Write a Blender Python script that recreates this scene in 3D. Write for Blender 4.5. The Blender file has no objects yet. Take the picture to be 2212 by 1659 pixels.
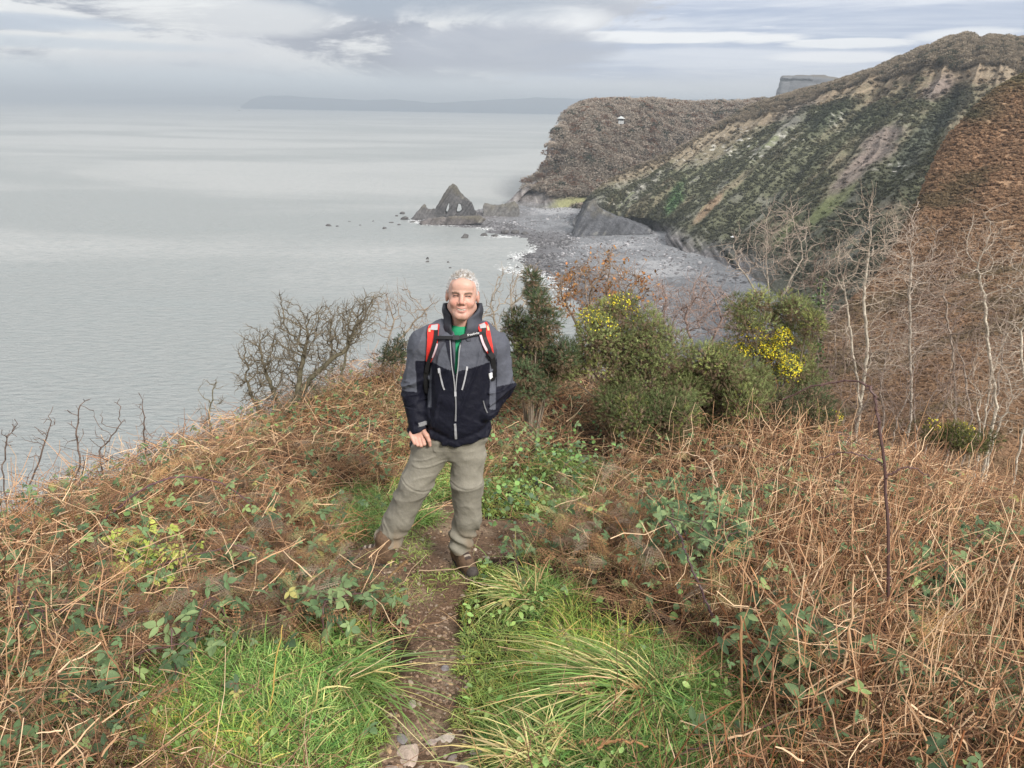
import bpy, math, numpy as np, os
from mathutils import Vector, Matrix, Euler
rng = np.random.default_rng(11)
SC = bpy.context.scene
SEA = -75.0
# ------------------------------------------------------------------ camera
FOC = 1640.0; PW = 2212.0; PH = 1659.0; CX = PW/2; CY = PH/2
PITCH = math.radians(20.08); ROLL = math.radians(1.05)
cam_d = bpy.data.cameras.new("camera"); cam = bpy.data.objects.new("camera", cam_d)
SC.collection.objects.link(cam); SC.camera = cam
RM = (Matrix.Rotation(math.pi/2-PITCH, 4, 'X') @ Matrix.Rotation(ROLL, 4, 'Z'))
cam.matrix_world = RM
cam_d.sensor_width = 36.0; cam_d.lens = 36.0*FOC/PW
cam_d.clip_start = 0.05; cam_d.clip_end = 120000
RN = np.array(RM.to_3x3())
# ------------------------------------------------------------------ world sky
EXPOSURE = 0.45
SC.view_settings.view_transform = 'Standard'
try: SC.view_settings.look = 'None'
except Exception: pass
SC.view_settings.exposure = EXPOSURE; SC.view_settings.gamma = 1.0
SC.cycles.max_bounces = 6; SC.cycles.diffuse_bounces = 3; SC.cycles.glossy_bounces = 2
SC.cycles.transmission_bounces = 2; SC.cycles.volume_bounces = 0; SC.cycles.transparent_max_bounces = 4
SUN_EL = math.radians(36); SUN_AZ = math.radians(146)      # azimuth clockwise from +Y (north)
w = bpy.data.worlds.new("World"); SC.world = w; w.use_nodes = True
class NT:
    def __init__(s, nt): s.nt = nt
    def n(s, t, **kw):
        nd = s.nt.nodes.new(t)
        for k, v in kw.items():
            if k == 'ins':
                for a, b in v.items():
                    if hasattr(b, 'is_output'): s.nt.links.new(b, nd.inputs[a])
                    else: nd.inputs[a].default_value = b
            else: setattr(nd, k, v)
        return nd
    def math(s, op, a, b=0.0, c=0.0, clamp=False):
        nd = s.n('ShaderNodeMath', operation=op, use_clamp=clamp, ins={0: a, 1: b, 2: c}); return nd.outputs[0]
    def mix(s, f, a, b, mode='MIX'):
        nd = s.n('ShaderNodeMix', data_type='RGBA', blend_type=mode)
        for k, v in ((0, f), (6, a), (7, b)):
            if hasattr(v, 'is_output'): s.nt.links.new(v, nd.inputs[k])
            else: nd.inputs[k].default_value = (tuple(v)+(1,))[:4] if not isinstance(v, (int, float)) else v
        return nd.outputs[2]
    def ramp(s, x, a, b, smooth=True):
        nd = s.n('ShaderNodeMapRange', interpolation_type='SMOOTHSTEP' if smooth else 'LINEAR', ins={0: x, 1: a, 2: b, 3: 0.0, 4: 1.0})
        return nd.outputs[0]
    def noise(s, vec, scale, detail=5, rough=0.55, dist=0.0):
        return s.n('ShaderNodeTexNoise', ins={'Vector': vec, 'Scale': scale, 'Detail': detail, 'Roughness': rough, 'Distortion': dist}).outputs[0]
def build_world():
    t = NT(w.node_tree); nt = w.node_tree
    bg = nt.nodes['Background']
    sky = t.n('ShaderNodeTexSky', sky_type='NISHITA', sun_disc=False, sun_elevation=SUN_EL, sun_rotation=SUN_AZ, air_density=1.0, dust_density=2.0)
    g = t.n('ShaderNodeTexCoord').outputs['Generated']
    sep = t.n('ShaderNodeSeparateXYZ', ins={0: g}); x, y, z = sep.outputs
    hyp = t.math('SQRT', t.math('ADD', t.math('MULTIPLY', x, x), t.math('MULTIPLY', y, y)))
    e = t.math('DIVIDE', z, t.math('MAXIMUM', hyp, 0.001))            # tan(elevation)
    az = t.math('ARCTAN2', x, y)                                      # 0 ahead, + to the right
    def v(a, b, c=0.0): return t.n('ShaderNodeCombineXYZ', ins={0: a, 1: b, 2: c}).outputs[0]
    def S(a, k): return t.math('MULTIPLY', a, k)
    P1 = v(S(az, 4.2), S(e, 19.0)); P2 = v(S(az, 1.6), S(e, 26.0), 3.0); P3 = v(S(az, 3.0), S(e, 30.0), 9.0); P4 = v(S(az, 16.0), S(e, 55.0), 2.0)
    n1 = t.noise(P1, 1.0, 12, 0.66, 0.7); n2 = t.noise(P2, 1.3, 10, 0.64, 0.6); n3 = t.noise(P3, 2.2, 10, 0.68, 0.4)
    n1 = t.math('ADD', n1, t.math('MULTIPLY', t.math('SUBTRACT', t.noise(P4, 1.0, 8, 0.7, 0.8), 0.5), 0.16))
    nb = t.noise(v(S(az, 2.2), S(e, 9.0), 5.0), 1.0, 3, 0.5)
    # left: heavy broken cloud;  right: thin blue-grey sheet with pale streaks
    left = t.mix(t.ramp(n1, 0.44, 0.57), (0.28, 0.295, 0.355), (0.70, 0.70, 0.70))
    left = t.mix(t.math('MULTIPLY', t.ramp(n1, 0.60, 0.70), 0.8), left, (0.88, 0.88, 0.85))
    left = t.mix(t.math('MULTIPLY', t.ramp(nb, 0.42, 0.66), 0.55), left, (0.47, 0.48, 0.54))
    left = t.mix(t.math('MULTIPLY', t.ramp(e, 0.085, 0.15), 0.50), left, (0.86, 0.86, 0.85))
    right = t.mix(t.ramp(n2, 0.40, 0.66), (0.36, 0.42, 0.55), (0.62, 0.65, 0.72))
    right = t.mix(t.ramp(n3, 0.62, 0.74), right, (0.80, 0.80, 0.82))
    right = t.mix(t.math('MULTIPLY', t.ramp(t.math('ADD', e, S(n2, 0.05)), 0.125, 0.165), 0.8), right, (0.76, 0.76, 0.80))
    edge = t.math('ADD', az, t.math('ADD', t.math('MULTIPLY', t.math('SUBTRACT', n1, 0.5), 0.55), t.math('MULTIPLY', t.math('SUBTRACT', 0.07, e), 1.6)))
    col = t.mix(t.ramp(edge, 0.03, 0.085), left, right)
    def streak(col, a0, e0, wa, we, c, k=1.0, sharp=0.35, nz=n3, amp=1.0, slope=0.0):
        da = t.math('DIVIDE', t.math('SUBTRACT', az, a0), wa)
        ee = t.math('SUBTRACT', t.math('SUBTRACT', e, e0), t.math('MULTIPLY', t.math('SUBTRACT', az, a0), slope))
        de = t.math('DIVIDE', ee, we)
        r = t.math('ADD', t.math('MULTIPLY', da, da), t.math('MULTIPLY', de, de))
        r = t.math('ADD', r, t.math('MULTIPLY', t.math('SUBTRACT', nz, 0.5), amp*4.0))
        m = t.math('SUBTRACT', 1.0, t.ramp(r, 1.0-sharp, 1.0+sharp))
        return t.mix(t.math('MULTIPLY', m, k), col, c)
    WH = (0.83, 0.83, 0.83)
    col = streak(col, 0.19, 0.080, 0.13, 0.0075, WH, 0.9, 0.5, amp=0.9)
    col = streak(col, 0.38, 0.072, 0.06, 0.0055, WH, 0.8, 0.5, amp=1.0)
    col = streak(col, 0.37, 0.059, 0.075, 0.006, (0.80, 0.80, 0.82), 0.8, 0.6, amp=0.5)
    col = streak(col, 0.49, 0.079, 0.05, 0.007, WH, 0.7, 0.6, amp=0.5, slope=0.03)
    col = streak(col, 0.03, 0.098, 0.075, 0.016, WH, 0.75, 0.7, n1, 0.9)
    col = streak(col, -0.02, 0.064, 0.13, 0.030, (0.37, 0.39, 0.455), 0.9, 0.5, n1, 0.8)
    col = streak(col, -0.12, 0.125, 0.20, 0.030, (0.31, 0.35, 0.42), 0.95, 0.8, n1, 0.8)
    col = streak(col, -0.33, 0.090, 0.11, 0.018, (0.74, 0.74, 0.73), 0.6, 0.7, n1, 0.8)
    col = streak(col, -0.56, 0.074, 0.13, 0.009, (0.44, 0.49, 0.57), 0.9, 0.6, n1, 0.6)
    col = streak(col, -0.54, 0.055, 0.20, 0.006, (0.50, 0.55, 0.61), 0.75, 0.7, n1, 0.5)
    col = streak(col, -0.45, 0.125, 0.09, 0.02, (0.90, 0.91, 0.88), 0.8, 0.8, n1, 1.0)
    # pale band over the horizon, whiter to the right
    hb = t.math('SUBTRACT', 1.0, t.ramp(t.math('ADD', e, t.math('MULTIPLY', t.math('SUBTRACT', n3, 0.5), 0.018)), 0.022, 0.050))
    hc = t.mix(t.ramp(az, -0.3, 0.3), (0.545, 0.60, 0.645), (0.66, 0.665, 0.68))
    col = t.mix(t.math('MULTIPLY', hb, 0.85), col, hc)
    up = t.ramp(e, 0.18, 0.9)
    nn = t.noise(g, 2.2, 5, 0.55, 0.3)
    over = t.mix(nn, (0.62, 0.65, 0.71), (1.2, 1.18, 1.14))
    col = t.mix(up, col, over)
    skys = t.n('ShaderNodeVectorMath', operation='SCALE', ins={0: sky.outputs[0], 3: 0.10}).outputs[0]
    col = t.mix(0.92, skys, col)
    nt.links.new(col, bg.inputs['Color']); bg.inputs['Strength'].default_value = 1.0
build_world()
sd = bpy.data.lights.new("sun", 'SUN'); sd.energy = 3.5; sd.angle = math.radians(12); sd.color = (1.0, 0.955, 0.89)
sun = bpy.data.objects.new("sun", sd); SC.collection.objects.link(sun)
sdir = Vector((math.sin(SUN_AZ)*math.cos(SUN_EL), math.cos(SUN_AZ)*math.cos(SUN_EL), math.sin(SUN_EL)))
sun.rotation_euler = (-sdir).to_track_quat('-Z', 'Y').to_euler()
# ------------------------------------------------------------------ helpers
def ray(px, py):
    px = np.asarray(px, float); py = np.asarray(py, float)
    d = np.stack([(px-CX)/FOC, -(py-CY)/FOC, -np.ones_like(px)], -1)
    return d @ RN.T
def at_y(px, py, Y):
    d = ray(px, py); return d*(np.asarray(Y, float)/d[..., 1])[..., None]
def on_z(px, py, z=SEA):
    d = ray(px, py); return d*(z/d[..., 2])[..., None]
def proj(P):
    q = np.asarray(P) @ RN
    return CX+FOC*q[..., 0]/-q[..., 2], CY-FOC*q[..., 1]/-q[..., 2], -q[..., 2]
def _h(ix, iy, iz):
    n = (ix.astype(np.uint32)*np.uint32(374761393)+iy.astype(np.uint32)*np.uint32(668265263)+iz.astype(np.uint32)*np.uint32(2147483647-7919))
    n = (n ^ (n >> np.uint32(13)))*np.uint32(1274126177); n = n ^ (n >> np.uint32(16))
    return (n & np.uint32(0xffff)).astype(np.float32)/65535.0
def vn(p):
    p = np.asarray(p, np.float32); i = np.floor(p).astype(np.int64); f = p-i; u = f*f*(3-2*f)
    r = 0
    for a in (0, 1):
        for b in (0, 1):
            for c in (0, 1):
                wgt = (u[..., 0] if a else 1-u[..., 0])*(u[..., 1] if b else 1-u[..., 1])*(u[..., 2] if c else 1-u[..., 2])
                r = r+wgt*_h(i[..., 0]+a, i[..., 1]+b, i[..., 2]+c)
    return r*2-1
def fbm(p, octv=4, gain=0.5, lac=2.03):
    p = np.asarray(p, np.float32); s = 0; a = 1.0; t_ = 0
    for k in range(octv):
        s = s+a*vn(p+17.3*k); t_ += a; a *= gain; p = p*lac
    return s/t_
def ridged(p, octv=4, gain=0.5):
    p = np.asarray(p, np.float32); s = 0; a = 1.0; t_ = 0
    for k in range(octv):
        s = s+a*(1-2*np.abs(vn(p+9.1*k))); t_ += a; a *= gain; p = p*2.03
    return s/t_
def sstep(x, a, b):
    t_ = np.clip((np.asarray(x, float)-a)/(b-a), 0, 1); return t_*t_*(3-2*t_)
def softplus(x, k): return np.where(x > 6*k, x, k*np.log1p(np.exp(np.clip(x/k, -40, 6))))
def V3(a): return np.asarray(a, float)
def norm(v): return v/np.maximum(np.linalg.norm(v, axis=-1, keepdims=True), 1e-9)
# materials -----------------------------------------------------------------
MATS = {}
def mat(name, col=(0.5, 0.5, 0.5), attr=False, rough=0.8, var=None, bump=None, transl=0.0, spec=0.3, coords='Object', metal=0.0, sheen=0.0, var2=None):
    if name in MATS: return MATS[name]
    m = bpy.data.materials.new(name); m.use_nodes = True; nt = m.node_tree; t = NT(nt)
    b = nt.nodes['Principled BSDF']; out = nt.nodes['Material Output']
    tc = t.n('ShaderNodeTexCoord').outputs[coords]
    c = t.n('ShaderNodeAttribute', attribute_name='Col').outputs['Color'] if attr else tuple(col)+(1,)
    if var:
        for vv in ([var] if not isinstance(var[0], (tuple, list)) else var):
            nz = t.noise(tc, vv[0], 5, 0.6)
            f = t.n('ShaderNodeMapRange', ins={0: nz, 1: 0.3, 2: 0.7, 3: 1-vv[1], 4: 1+vv[1]}).outputs[0]
            cc = t.n('ShaderNodeVectorMath', operation='SCALE', ins={0: c[:3] if isinstance(c, tuple) else c, 3: f}).outputs[0]
            c = cc
    if var2:
        nz = t.ramp(t.noise(tc, var2[0], 5, 0.62), var2[1], var2[2]); c = t.mix(t.math('MULTIPLY', nz, var2[4] if len(var2) > 4 else 1.0), c if hasattr(c, 'is_output') else c[:3], var2[3])
    if hasattr(c, 'is_output'): nt.links.new(c, b.inputs['Base Color'])
    else: b.inputs['Base Color'].default_value = c
    b.inputs['Roughness'].default_value = rough; b.inputs['Metallic'].default_value = metal
    b.inputs['Specular IOR Level'].default_value = spec
    if sheen: b.inputs['Sheen Weight'].default_value = sheen
    if bump:
        h = None
        for bb in ([bump] if not isinstance(bump[0], (tuple, list)) else bump):
            bn = t.n('ShaderNodeBump', ins={'Strength': bb[1], 'Distance': bb[2] if len(bb) > 2 else 0.1, 'Height': t.noise(tc, bb[0], 6, 0.62)})
            if h is not None: nt.links.new(h, bn.inputs['Normal'])
            h = bn.outputs[0]
        nt.links.new(h, b.inputs['Normal'])
    if transl > 0:
        tr = t.n('ShaderNodeBsdfTranslucent')
        if hasattr(c, 'is_output'): nt.links.new(c, tr.inputs[0])
        else: tr.inputs[0].default_value = c
        mx = t.n('ShaderNodeMixShader', ins={0: transl, 1: b.outputs[0], 2: tr.outputs[0]})
        nt.links.new(mx.outputs[0], out.inputs[0])
    MATS[name] = m; return m
# mesh building ------------------------------------------------------------
def wloc(o):
    v = Vector((0, 0, 0))
    while o is not None: v += o.location; o = o.parent
    return v
def meta(o, label=None, category=None, group=None, kind=None):
    for k, v in (('label', label), ('category', category), ('group', group), ('kind', kind)):
        if v: o[k] = v
    return o
def thing(name, label, category, loc, group=None):
    o = bpy.data.objects.new(name, None); o.empty_display_size = 0.1; SC.collection.objects.link(o)
    o.location = Vector(loc); return meta(o, label, category, group)
def build(name, V, F, mats, col=None, parent=None, loc=None, mi=None, smooth=False, label=None, category=None, group=None, kind=None):
    V = np.asarray(V, np.float32); Fs = F if isinstance(F, list) else [F]
    Fs = [np.asarray(f, np.int32) for f in Fs if len(f)]
    me = bpy.data.meshes.new(name)
    base = np.array(wloc(parent)) if parent is not None else (np.array(loc) if loc is not None else np.zeros(3))
    me.vertices.add(len(V)); me.vertices.foreach_set('co', (V-base.astype(np.float32)).ravel())
    nl = sum(f.size for f in Fs); npoly = sum(len(f) for f in Fs)
    me.loops.add(nl); me.loops.foreach_set('vertex_index', np.concatenate([f.ravel() for f in Fs]))
    me.polygons.add(npoly)
    tot = np.concatenate([np.full(len(f), f.shape[1], np.int32) for f in Fs])
    st = np.concatenate([[0], np.cumsum(tot)[:-1]]).astype(np.int32)
    me.polygons.foreach_set('loop_start', st)
    try: me.polygons.foreach_set('loop_total', tot)
    except Exception: pass
    if mi is not None: me.polygons.foreach_set('material_index', np.asarray(mi, np.int32))
    me.polygons.foreach_set('use_smooth', np.full(npoly, bool(smooth)))
    me.update(calc_edges=True)
    if col is not None:
        a = me.color_attributes.new('Col', 'FLOAT_COLOR', 'POINT')
        c = np.ones((len(V), 4), np.float32); c[:, :3] = col; a.data.foreach_set('color', c.ravel())
    for m in (mats if isinstance(mats, (list, tuple)) else [mats]): me.materials.append(m)
    o = bpy.data.objects.new(name, me); SC.collection.objects.link(o)
    if parent is not None: o.parent = parent
    elif loc is not None: o.location = Vector(loc)
    return meta(o, label, category, group, kind)
class Acc:
    """collects vertices, faces (quads / tris) and colours for one mesh"""
    def __init__(s): s.V = []; s.Q = []; s.T = []; s.C = []; s.n = 0
    def add(s, V, Q=None, T=None, C=None):
        V = np.asarray(V, float).reshape(-1, 3)
        if Q is not None and len(Q): s.Q.append(np.asarray(Q, np.int64)+s.n)
        if T is not None and len(T): s.T.append(np.asarray(T, np.int64)+s.n)
        c = np.zeros((len(V), 3)); c[:] = (0.5, 0.5, 0.5) if C is None else C
        s.V.append(V); s.C.append(c); s.n += len(V); return s
    def build(s, name, mats, **kw):
        if not s.V: return None
        F = []
        if s.Q: F.append(np.concatenate(s.Q))
        if s.T: F.append(np.concatenate(s.T))
        return build(name, np.concatenate(s.V), F, mats, col=np.concatenate(s.C), **kw)
def tubes(acc, P, R, n=3, C=None):
    """P (K,S,3) centre lines, R (K,S) or (K,) radii, C (K,3) colours"""
    P = np.asarray(P, float); K, S, _ = P.shape
    if K == 0: return
    R = np.asarray(R, float); R = R if R.ndim == 2 else np.repeat(R[:, None], S, 1)
    T = norm(np.gradient(P, axis=1)); ref = np.where(np.abs(T[..., 2:3]) > 0.9, V3([1., 0, 0]), V3([0, 0, 1.]))
    A = norm(np.cross(T, ref)); B = np.cross(T, A)
    th = np.arange(n)*2*math.pi/n+0.3
    ring = P[:, :, None]+R[:, :, None, None]*(np.cos(th)[:, None]*A[:, :, None]+np.sin(th)[:, None]*B[:, :, None])
    idx = np.arange(K*S*n).reshape(K, S, n); nx = np.roll(idx, -1, 2)
    Q = np.stack([idx[:, :-1], nx[:, :-1], nx[:, 1:], idx[:, 1:]], -1).reshape(-1, 4)
    c = None
    if C is not None:
        C = np.asarray(C, float)
        c = np.broadcast_to(C[:, None, None, :] if C.ndim == 2 else C[:, :, None, :], (K, S, n, 3)).reshape(-1, 3) if C.ndim > 1 else C
    acc.add(ring.reshape(-1, 3), Q, None, c)
def ribbons(acc, P, W, side, C=None, fold=0.0):
    """flat blades: P (K,S,3), W (K,S), side (K,3) or (K,S,3)"""
    P = np.asarray(P, float); K, S, _ = P.shape
    side = np.asarray(side, float); side = side if side.ndim == 3 else np.repeat(side[:, None], S, 1)
    V = np.stack([P-side*W[..., None], P+side*W[..., None]], 2)
    idx = np.arange(K*S*2).reshape(K, S, 2)
    Q = np.stack([idx[:, :-1, 0], idx[:, :-1, 1], idx[:, 1:, 1], idx[:, 1:, 0]], -1).reshape(-1, 4)
    c = None
    if C is not None:
        C = np.asarray(C, float); c = np.broadcast_to(C[:, None, None, :] if C.ndim == 2 else C[:, :, None, :], (K, S, 2, 3)).reshape(-1, 3)
    acc.add(V.reshape(-1, 3), Q, None, c)
def rand_dirs(n, r=None):
    r = r or rng; v = r.normal(size=(n, 3)); return norm(v)
def frames(D, up=None):
    """rotation matrices (K,3,3), columns = side, forward(D), up"""
    D = norm(D); up = V3([0, 0, 1.]) if up is None else up
    X = np.cross(D, up); bad = np.linalg.norm(X, axis=-1) < 1e-3
    X[bad] = V3([1, 0, 0]); X = norm(X); Z = np.cross(X, D)
    return np.stack([X, D, Z], -1)
def scatter(acc, tv, tq, tt, pos, M, scale, C=None, tc=None):
    """instances of a template (tv verts) at pos with rotation M (K,3,3)"""
    K = len(pos); n = len(tv)
    V = np.einsum('kij,nj->kni', M, tv)*np.asarray(scale).reshape(-1, 1, 1)+np.asarray(pos)[:, None]
    off = (np.arange(K)*n)[:, None, None]
    Q = (np.asarray(tq)[None]+off).reshape(-1, 4) if tq is not None and len(tq) else None
    T = (np.asarray(tt)[None]+off).reshape(-1, 3) if tt is not None and len(tt) else None
    c = None
    if C is not None:
        c = np.repeat(np.asarray(C)[:, None], n, 1)
        if tc is not None: c = c*np.asarray(tc)[None]
        c = c.reshape(-1, 3)
    acc.add(V.reshape(-1, 3), Q, T, c)
def grid_faces(nu, nv):
    i = np.arange(nu*nv).reshape(nu, nv)
    return np.stack([i[:-1, :-1], i[1:, :-1], i[1:, 1:], i[:-1, 1:]], -1).reshape(-1, 4)
def resample(A, n, axis=0):
    """smooth (catmull-rom) resample of control array along axis"""
    A = np.moveaxis(np.asarray(A, float), axis, 0); m = len(A); t_ = np.linspace(0, m-1, n)
    i = np.clip(np.floor(t_).astype(int), 0, m-2); f = (t_-i).reshape((-1,)+(1,)*(A.ndim-1))
    p0 = A[np.clip(i-1, 0, m-1)]; p1 = A[i]; p2 = A[i+1]; p3 = A[np.clip(i+2, 0, m-1)]
    r = p1+0.5*f*(p2-p0+f*(2*p0-5*p1+4*p2-p3+f*(3*(p1-p2)+p3-p0)))
    return np.moveaxis(r, 0, axis)
def polysdf(p, poly):
    """signed distance (neg inside) of points p (N,2) to polygon"""
    p = np.asarray(p, float); poly = np.asarray(poly, float); n = len(poly)
    d = np.full(len(p), 1e18); s = np.ones(len(p)); j = n-1
    for i in range(n):
        e = poly[j]-poly[i]; w_ = p-poly[i]
        b = w_-e*np.clip((w_@e)/max(e@e, 1e-12), 0, 1)[:, None]; d = np.minimum(d, (b*b).sum(1))
        c1 = p[:, 1] >= poly[i, 1]; c2 = p[:, 1] < poly[j, 1]; c3 = e[0]*w_[:, 1] > e[1]*w_[:, 0]
        s = np.where((c1 & c2 & c3) | (~c1 & ~c2 & ~c3), -s, s); j = i
    return s*np.sqrt(d)
def surfnet(sdf, lo, hi, h, k=5):
    """polygonise sdf<0 by naive surface nets on a narrow band"""
    lo = V3(lo); hi = V3(hi); nc = np.ceil((hi-lo)/(h*k)).astype(int)+1; nf = (nc-1)*k+1
    gx = [lo[a]+np.arange(nc[a])*h*k for a in range(3)]
    G = np.stack(np.meshgrid(*gx, indexing='ij'), -1).reshape(-1, 3)
    c = sdf(G).reshape(nc).astype(np.float32)
    big = h*k*2.3
    # a block is near the surface when any of its corners is
    near = np.zeros(nc-1, bool); mn = np.full(nc-1, 1e9, np.float32); sg = np.zeros(nc-1, np.float32)
    for a in (0, 1):
        for b in (0, 1):
            for d in (0, 1):
                q = c[a:nc[0]-1+a, b:nc[1]-1+b, d:nc[2]-1+d]; mn = np.minimum(mn, np.abs(q)); sg += np.sign(q)
    near = mn < big
    D = np.full(nf, np.float32(1.0)); bl = np.argwhere(~near & (sg < 0))
    for i, j, l in bl: D[i*k:i*k+k+1, j*k:j*k+k+1, l*k:l*k+k+1] = -1.0
    m = np.zeros(nf, bool)
    for i, j, l in np.argwhere(near): m[i*k:i*k+k+1, j*k:j*k+k+1, l*k:l*k+k+1] = True
    I = np.argwhere(m); vals = np.empty(len(I), np.float32)
    for s in range(0, len(I), 400000): vals[s:s+400000] = sdf(lo+I[s:s+400000]*h)
    D[m] = vals
    S = D < 0
    act = np.zeros(nf-1, np.int8)
    for a in (0, 1):
        for b in (0, 1):
            for d in (0, 1): act += S[a:nf[0]-1+a, b:nf[1]-1+b, d:nf[2]-1+d]
    cells = np.argwhere((act > 0) & (act < 8))
    cor = np.array([(a, b, d) for a in (0, 1) for b in (0, 1) for d in (0, 1)])
    vals = np.stack([D[cells[:, 0]+q[0], cells[:, 1]+q[1], cells[:, 2]+q[2]] for q in cor], 1)
    acc = np.zeros((len(cells), 3)); cnt = np.zeros(len(cells))
    for a in range(8):
        for b in range(a+1, 8):
            if np.abs(cor[a]-cor[b]).sum() != 1: continue
            va, vb = vals[:, a], vals[:, b]; x = (va < 0) != (vb < 0)
            t_ = np.where(x, va/np.where(x, va-vb, 1), 0)
            acc += np.where(x[:, None], cor[a]+t_[:, None]*(cor[b]-cor[a]), 0); cnt += x
    P = lo+(cells+acc/cnt[:, None])*h
    idx = -np.ones(nf-1, np.int64); idx[tuple(cells.T)] = np.arange(len(cells))
    Q = []
    for ax in range(3):
        o1, o2 = [(1, 2), (2, 0), (0, 1)][ax]
        sl0 = [slice(1, nf[a]-1) for a in range(3)]; sl0[ax] = slice(0, nf[ax]-1); sl1 = list(sl0); sl1[ax] = slice(1, nf[ax])
        e = np.argwhere(S[tuple(sl0)] != S[tuple(sl1)]); off = np.ones(3, int); off[ax] = 0; e = e+off
        inside0 = S[tuple(e.T)]
        def cell(da, db):
            q = e.copy(); q[:, o1] -= da; q[:, o2] -= db; return idx[tuple(q.T)]
        q = np.stack([cell(1, 1), cell(0, 1), cell(0, 0), cell(1, 0)], 1)
        q[~inside0] = q[~inside0][:, ::-1]; Q.append(q[(q >= 0).all(1)])
    return P, np.concatenate(Q)
# sdf primitives
def rcone(p, a, b, r1, r2=None):
    r2 = r1 if r2 is None else r2; a = V3(a); b = V3(b); ba = b-a; t_ = np.clip(((p-a)@ba)/max(ba@ba, 1e-12), 0, 1)
    return np.linalg.norm(p-a-t_[:, None]*ba, axis=1)-(r1+(r2-r1)*t_)
def ell(p, c, r, R=None):
    q = p-V3(c); q = q@R if R is not None else q
    r = V3(r); k0 = np.linalg.norm(q/r, axis=1); k1 = np.linalg.norm(q/(r*r), axis=1)
    return k0*(k0-1)/np.maximum(k1, 1e-9)
def smin(a, b, k):
    h_ = np.clip(0.5+0.5*(b-a)/k, 0, 1); return b*(1-h_)+a*h_-k*h_*(1-h_)
def smax(a, b, k): return -smin(-a, -b, k)
def rbox(p, c, hs, r, R=None):
    q = p-V3(c); q = q@R if R is not None else q
    d = np.abs(q)-(V3(hs)-r); return np.linalg.norm(np.maximum(d, 0), axis=1)+np.minimum(d.max(1), 0)-r
# ------------------------------------------------------------------ near ground
_py = np.array([-30, -10, 0, 2, 3.93, 5.5, 7, 9, 11, 13, 16, 22, 35, 60, 90, 130.])
_pz = np.array([6., 1.2, -1.6, -2.12, -2.59, -2.95, -3.22, -3.5, -3.78, -4.5, -7.0, -13, -27, -52, -76, -84.])
def g_base(X, Y):
    z = np.interp(Y, _py, _pz)
    d = 0.4; z = 0.5*z+0.25*(np.interp(Y-d, _py, _pz)+np.interp(Y+d, _py, _pz))
    xl = np.interp(Y, [0, 4.5, 8, 11, 14, 20], [-3.6, -3.1, -2.75, -2.1, -0.9, 1.5])
    z = z-1.25*softplus(xl-0.30-X, 0.20)+0.05*np.exp(-((X+2.6)/0.9)**2-((Y-5.2)/1.6)**2)*3
    d2 = 0.91*(X-1.8)+0.41*(Y-11.2)
    z = z-0.85*softplus(d2, 0.35)-0.035
    d3 = X-6.5; z = z-0.3*softplus(d3, 0.6)
    return np.maximum(z, -86)
PATH = np.array([(0.62, 1.2), (-0.28, 1.95), (-0.27, 2.4), (-0.19, 2.9), (-0.21, 3.3), (-0.30, 3.75), (-0.22, 4.1), (-0.1, 4.6), (0.05, 5.1), (0.30, 5.9)])
def path_d(X, Y):
    P = np.stack([X, Y], -1).reshape(-1, 2); d = np.full(len(P), 9.)
    for a, b in zip(PATH[:-1], PATH[1:]):
        ba = b-a; t_ = np.clip((P-a)@ba/(ba@ba), 0, 1); d = np.minimum(d, np.linalg.norm(P-a-t_[:, None]*ba, axis=1))
    return d.reshape(np.shape(X))
def lump(X, Y, x0, y0, r, h): return h*np.exp(-((X-x0)**2+(Y-y0)**2)/(r*r))
def g(X, Y):
    X = np.asarray(X, float); Y = np.asarray(Y, float)
    z = g_base(X, Y); P = np.stack([X, Y, 0*X], -1)
    near = np.exp(-((X)/9)**2)
    z = z+near*(0.07*fbm(P*0.9, 3)+0.025*fbm(P*3.1+5, 3))
    pd = path_d(X, Y); z = z-0.075*np.exp(-(pd/0.26)**2)+0.0*pd
    z = z+lump(X, Y, 0.62, 2.5, 0.42, 0.07)+lump(X, Y, -1.0, 2.7, 0.5, 0.06)+lump(X, Y, 0.35, 3.3, 0.2, 0.05)
    # trodden flat where he stands
    f = np.exp(-(((X+0.28)/0.55)**2+((Y-3.95)/0.35)**2)**2); z = z*(1-0.8*f)+0.8*f*np.interp(Y, _py, _pz)
    z = z+0.022*np.exp(-(pd/0.35)**2)*fbm(P*11, 4)
    return z
def ghit(px, py, h=0.0):
    """point where pixel ray meets the ground raised by h"""
    d = ray(px, py); Y = np.full(np.shape(d[..., 0]), 0.8)
    lo = Y.copy(); hi = Y.copy(); done = np.zeros(Y.shape, bool)
    for k in range(260):
        s = Y/d[..., 1]; below = d[..., 2]*s < g_base(d[..., 0]*s, Y)+h
        hi = np.where(~done, Y, hi); done = done | below
        lo = np.where(done, lo, Y); Y = np.where(done, Y, Y*1.02+0.005)
    for k in range(18):
        m = (lo+hi)/2; s = m/d[..., 1]; b = d[..., 2]*s < g_base(d[..., 0]*s, m)+h
        hi = np.where(b, m, hi); lo = np.where(b, lo, m)
    s = hi/d[..., 1]; return d*s[..., None]
def axis(lo, a, b, hi, step, k=1.22):
    x = list(np.arange(a, b, step)); s = step
    up = [b]; 
    while up[-1] < hi: s *= k; up.append(up[-1]+s)
    s = step; dn = [a-step]
    while dn[-1] > lo: s *= k; dn.append(dn[-1]-s)
    return np.array(dn[::-1]+x+up)
gx = axis(-90, -4.0, 4.6, 90, 0.035); gy = axis(-25, 1.5, 7.5, 125, 0.035)
GX, GY = np.meshgrid(gx, gy, indexing='ij'); GZ = g(GX, GY)
GV = np.stack([GX, GY, GZ], -1).reshape(-1, 3)
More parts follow.
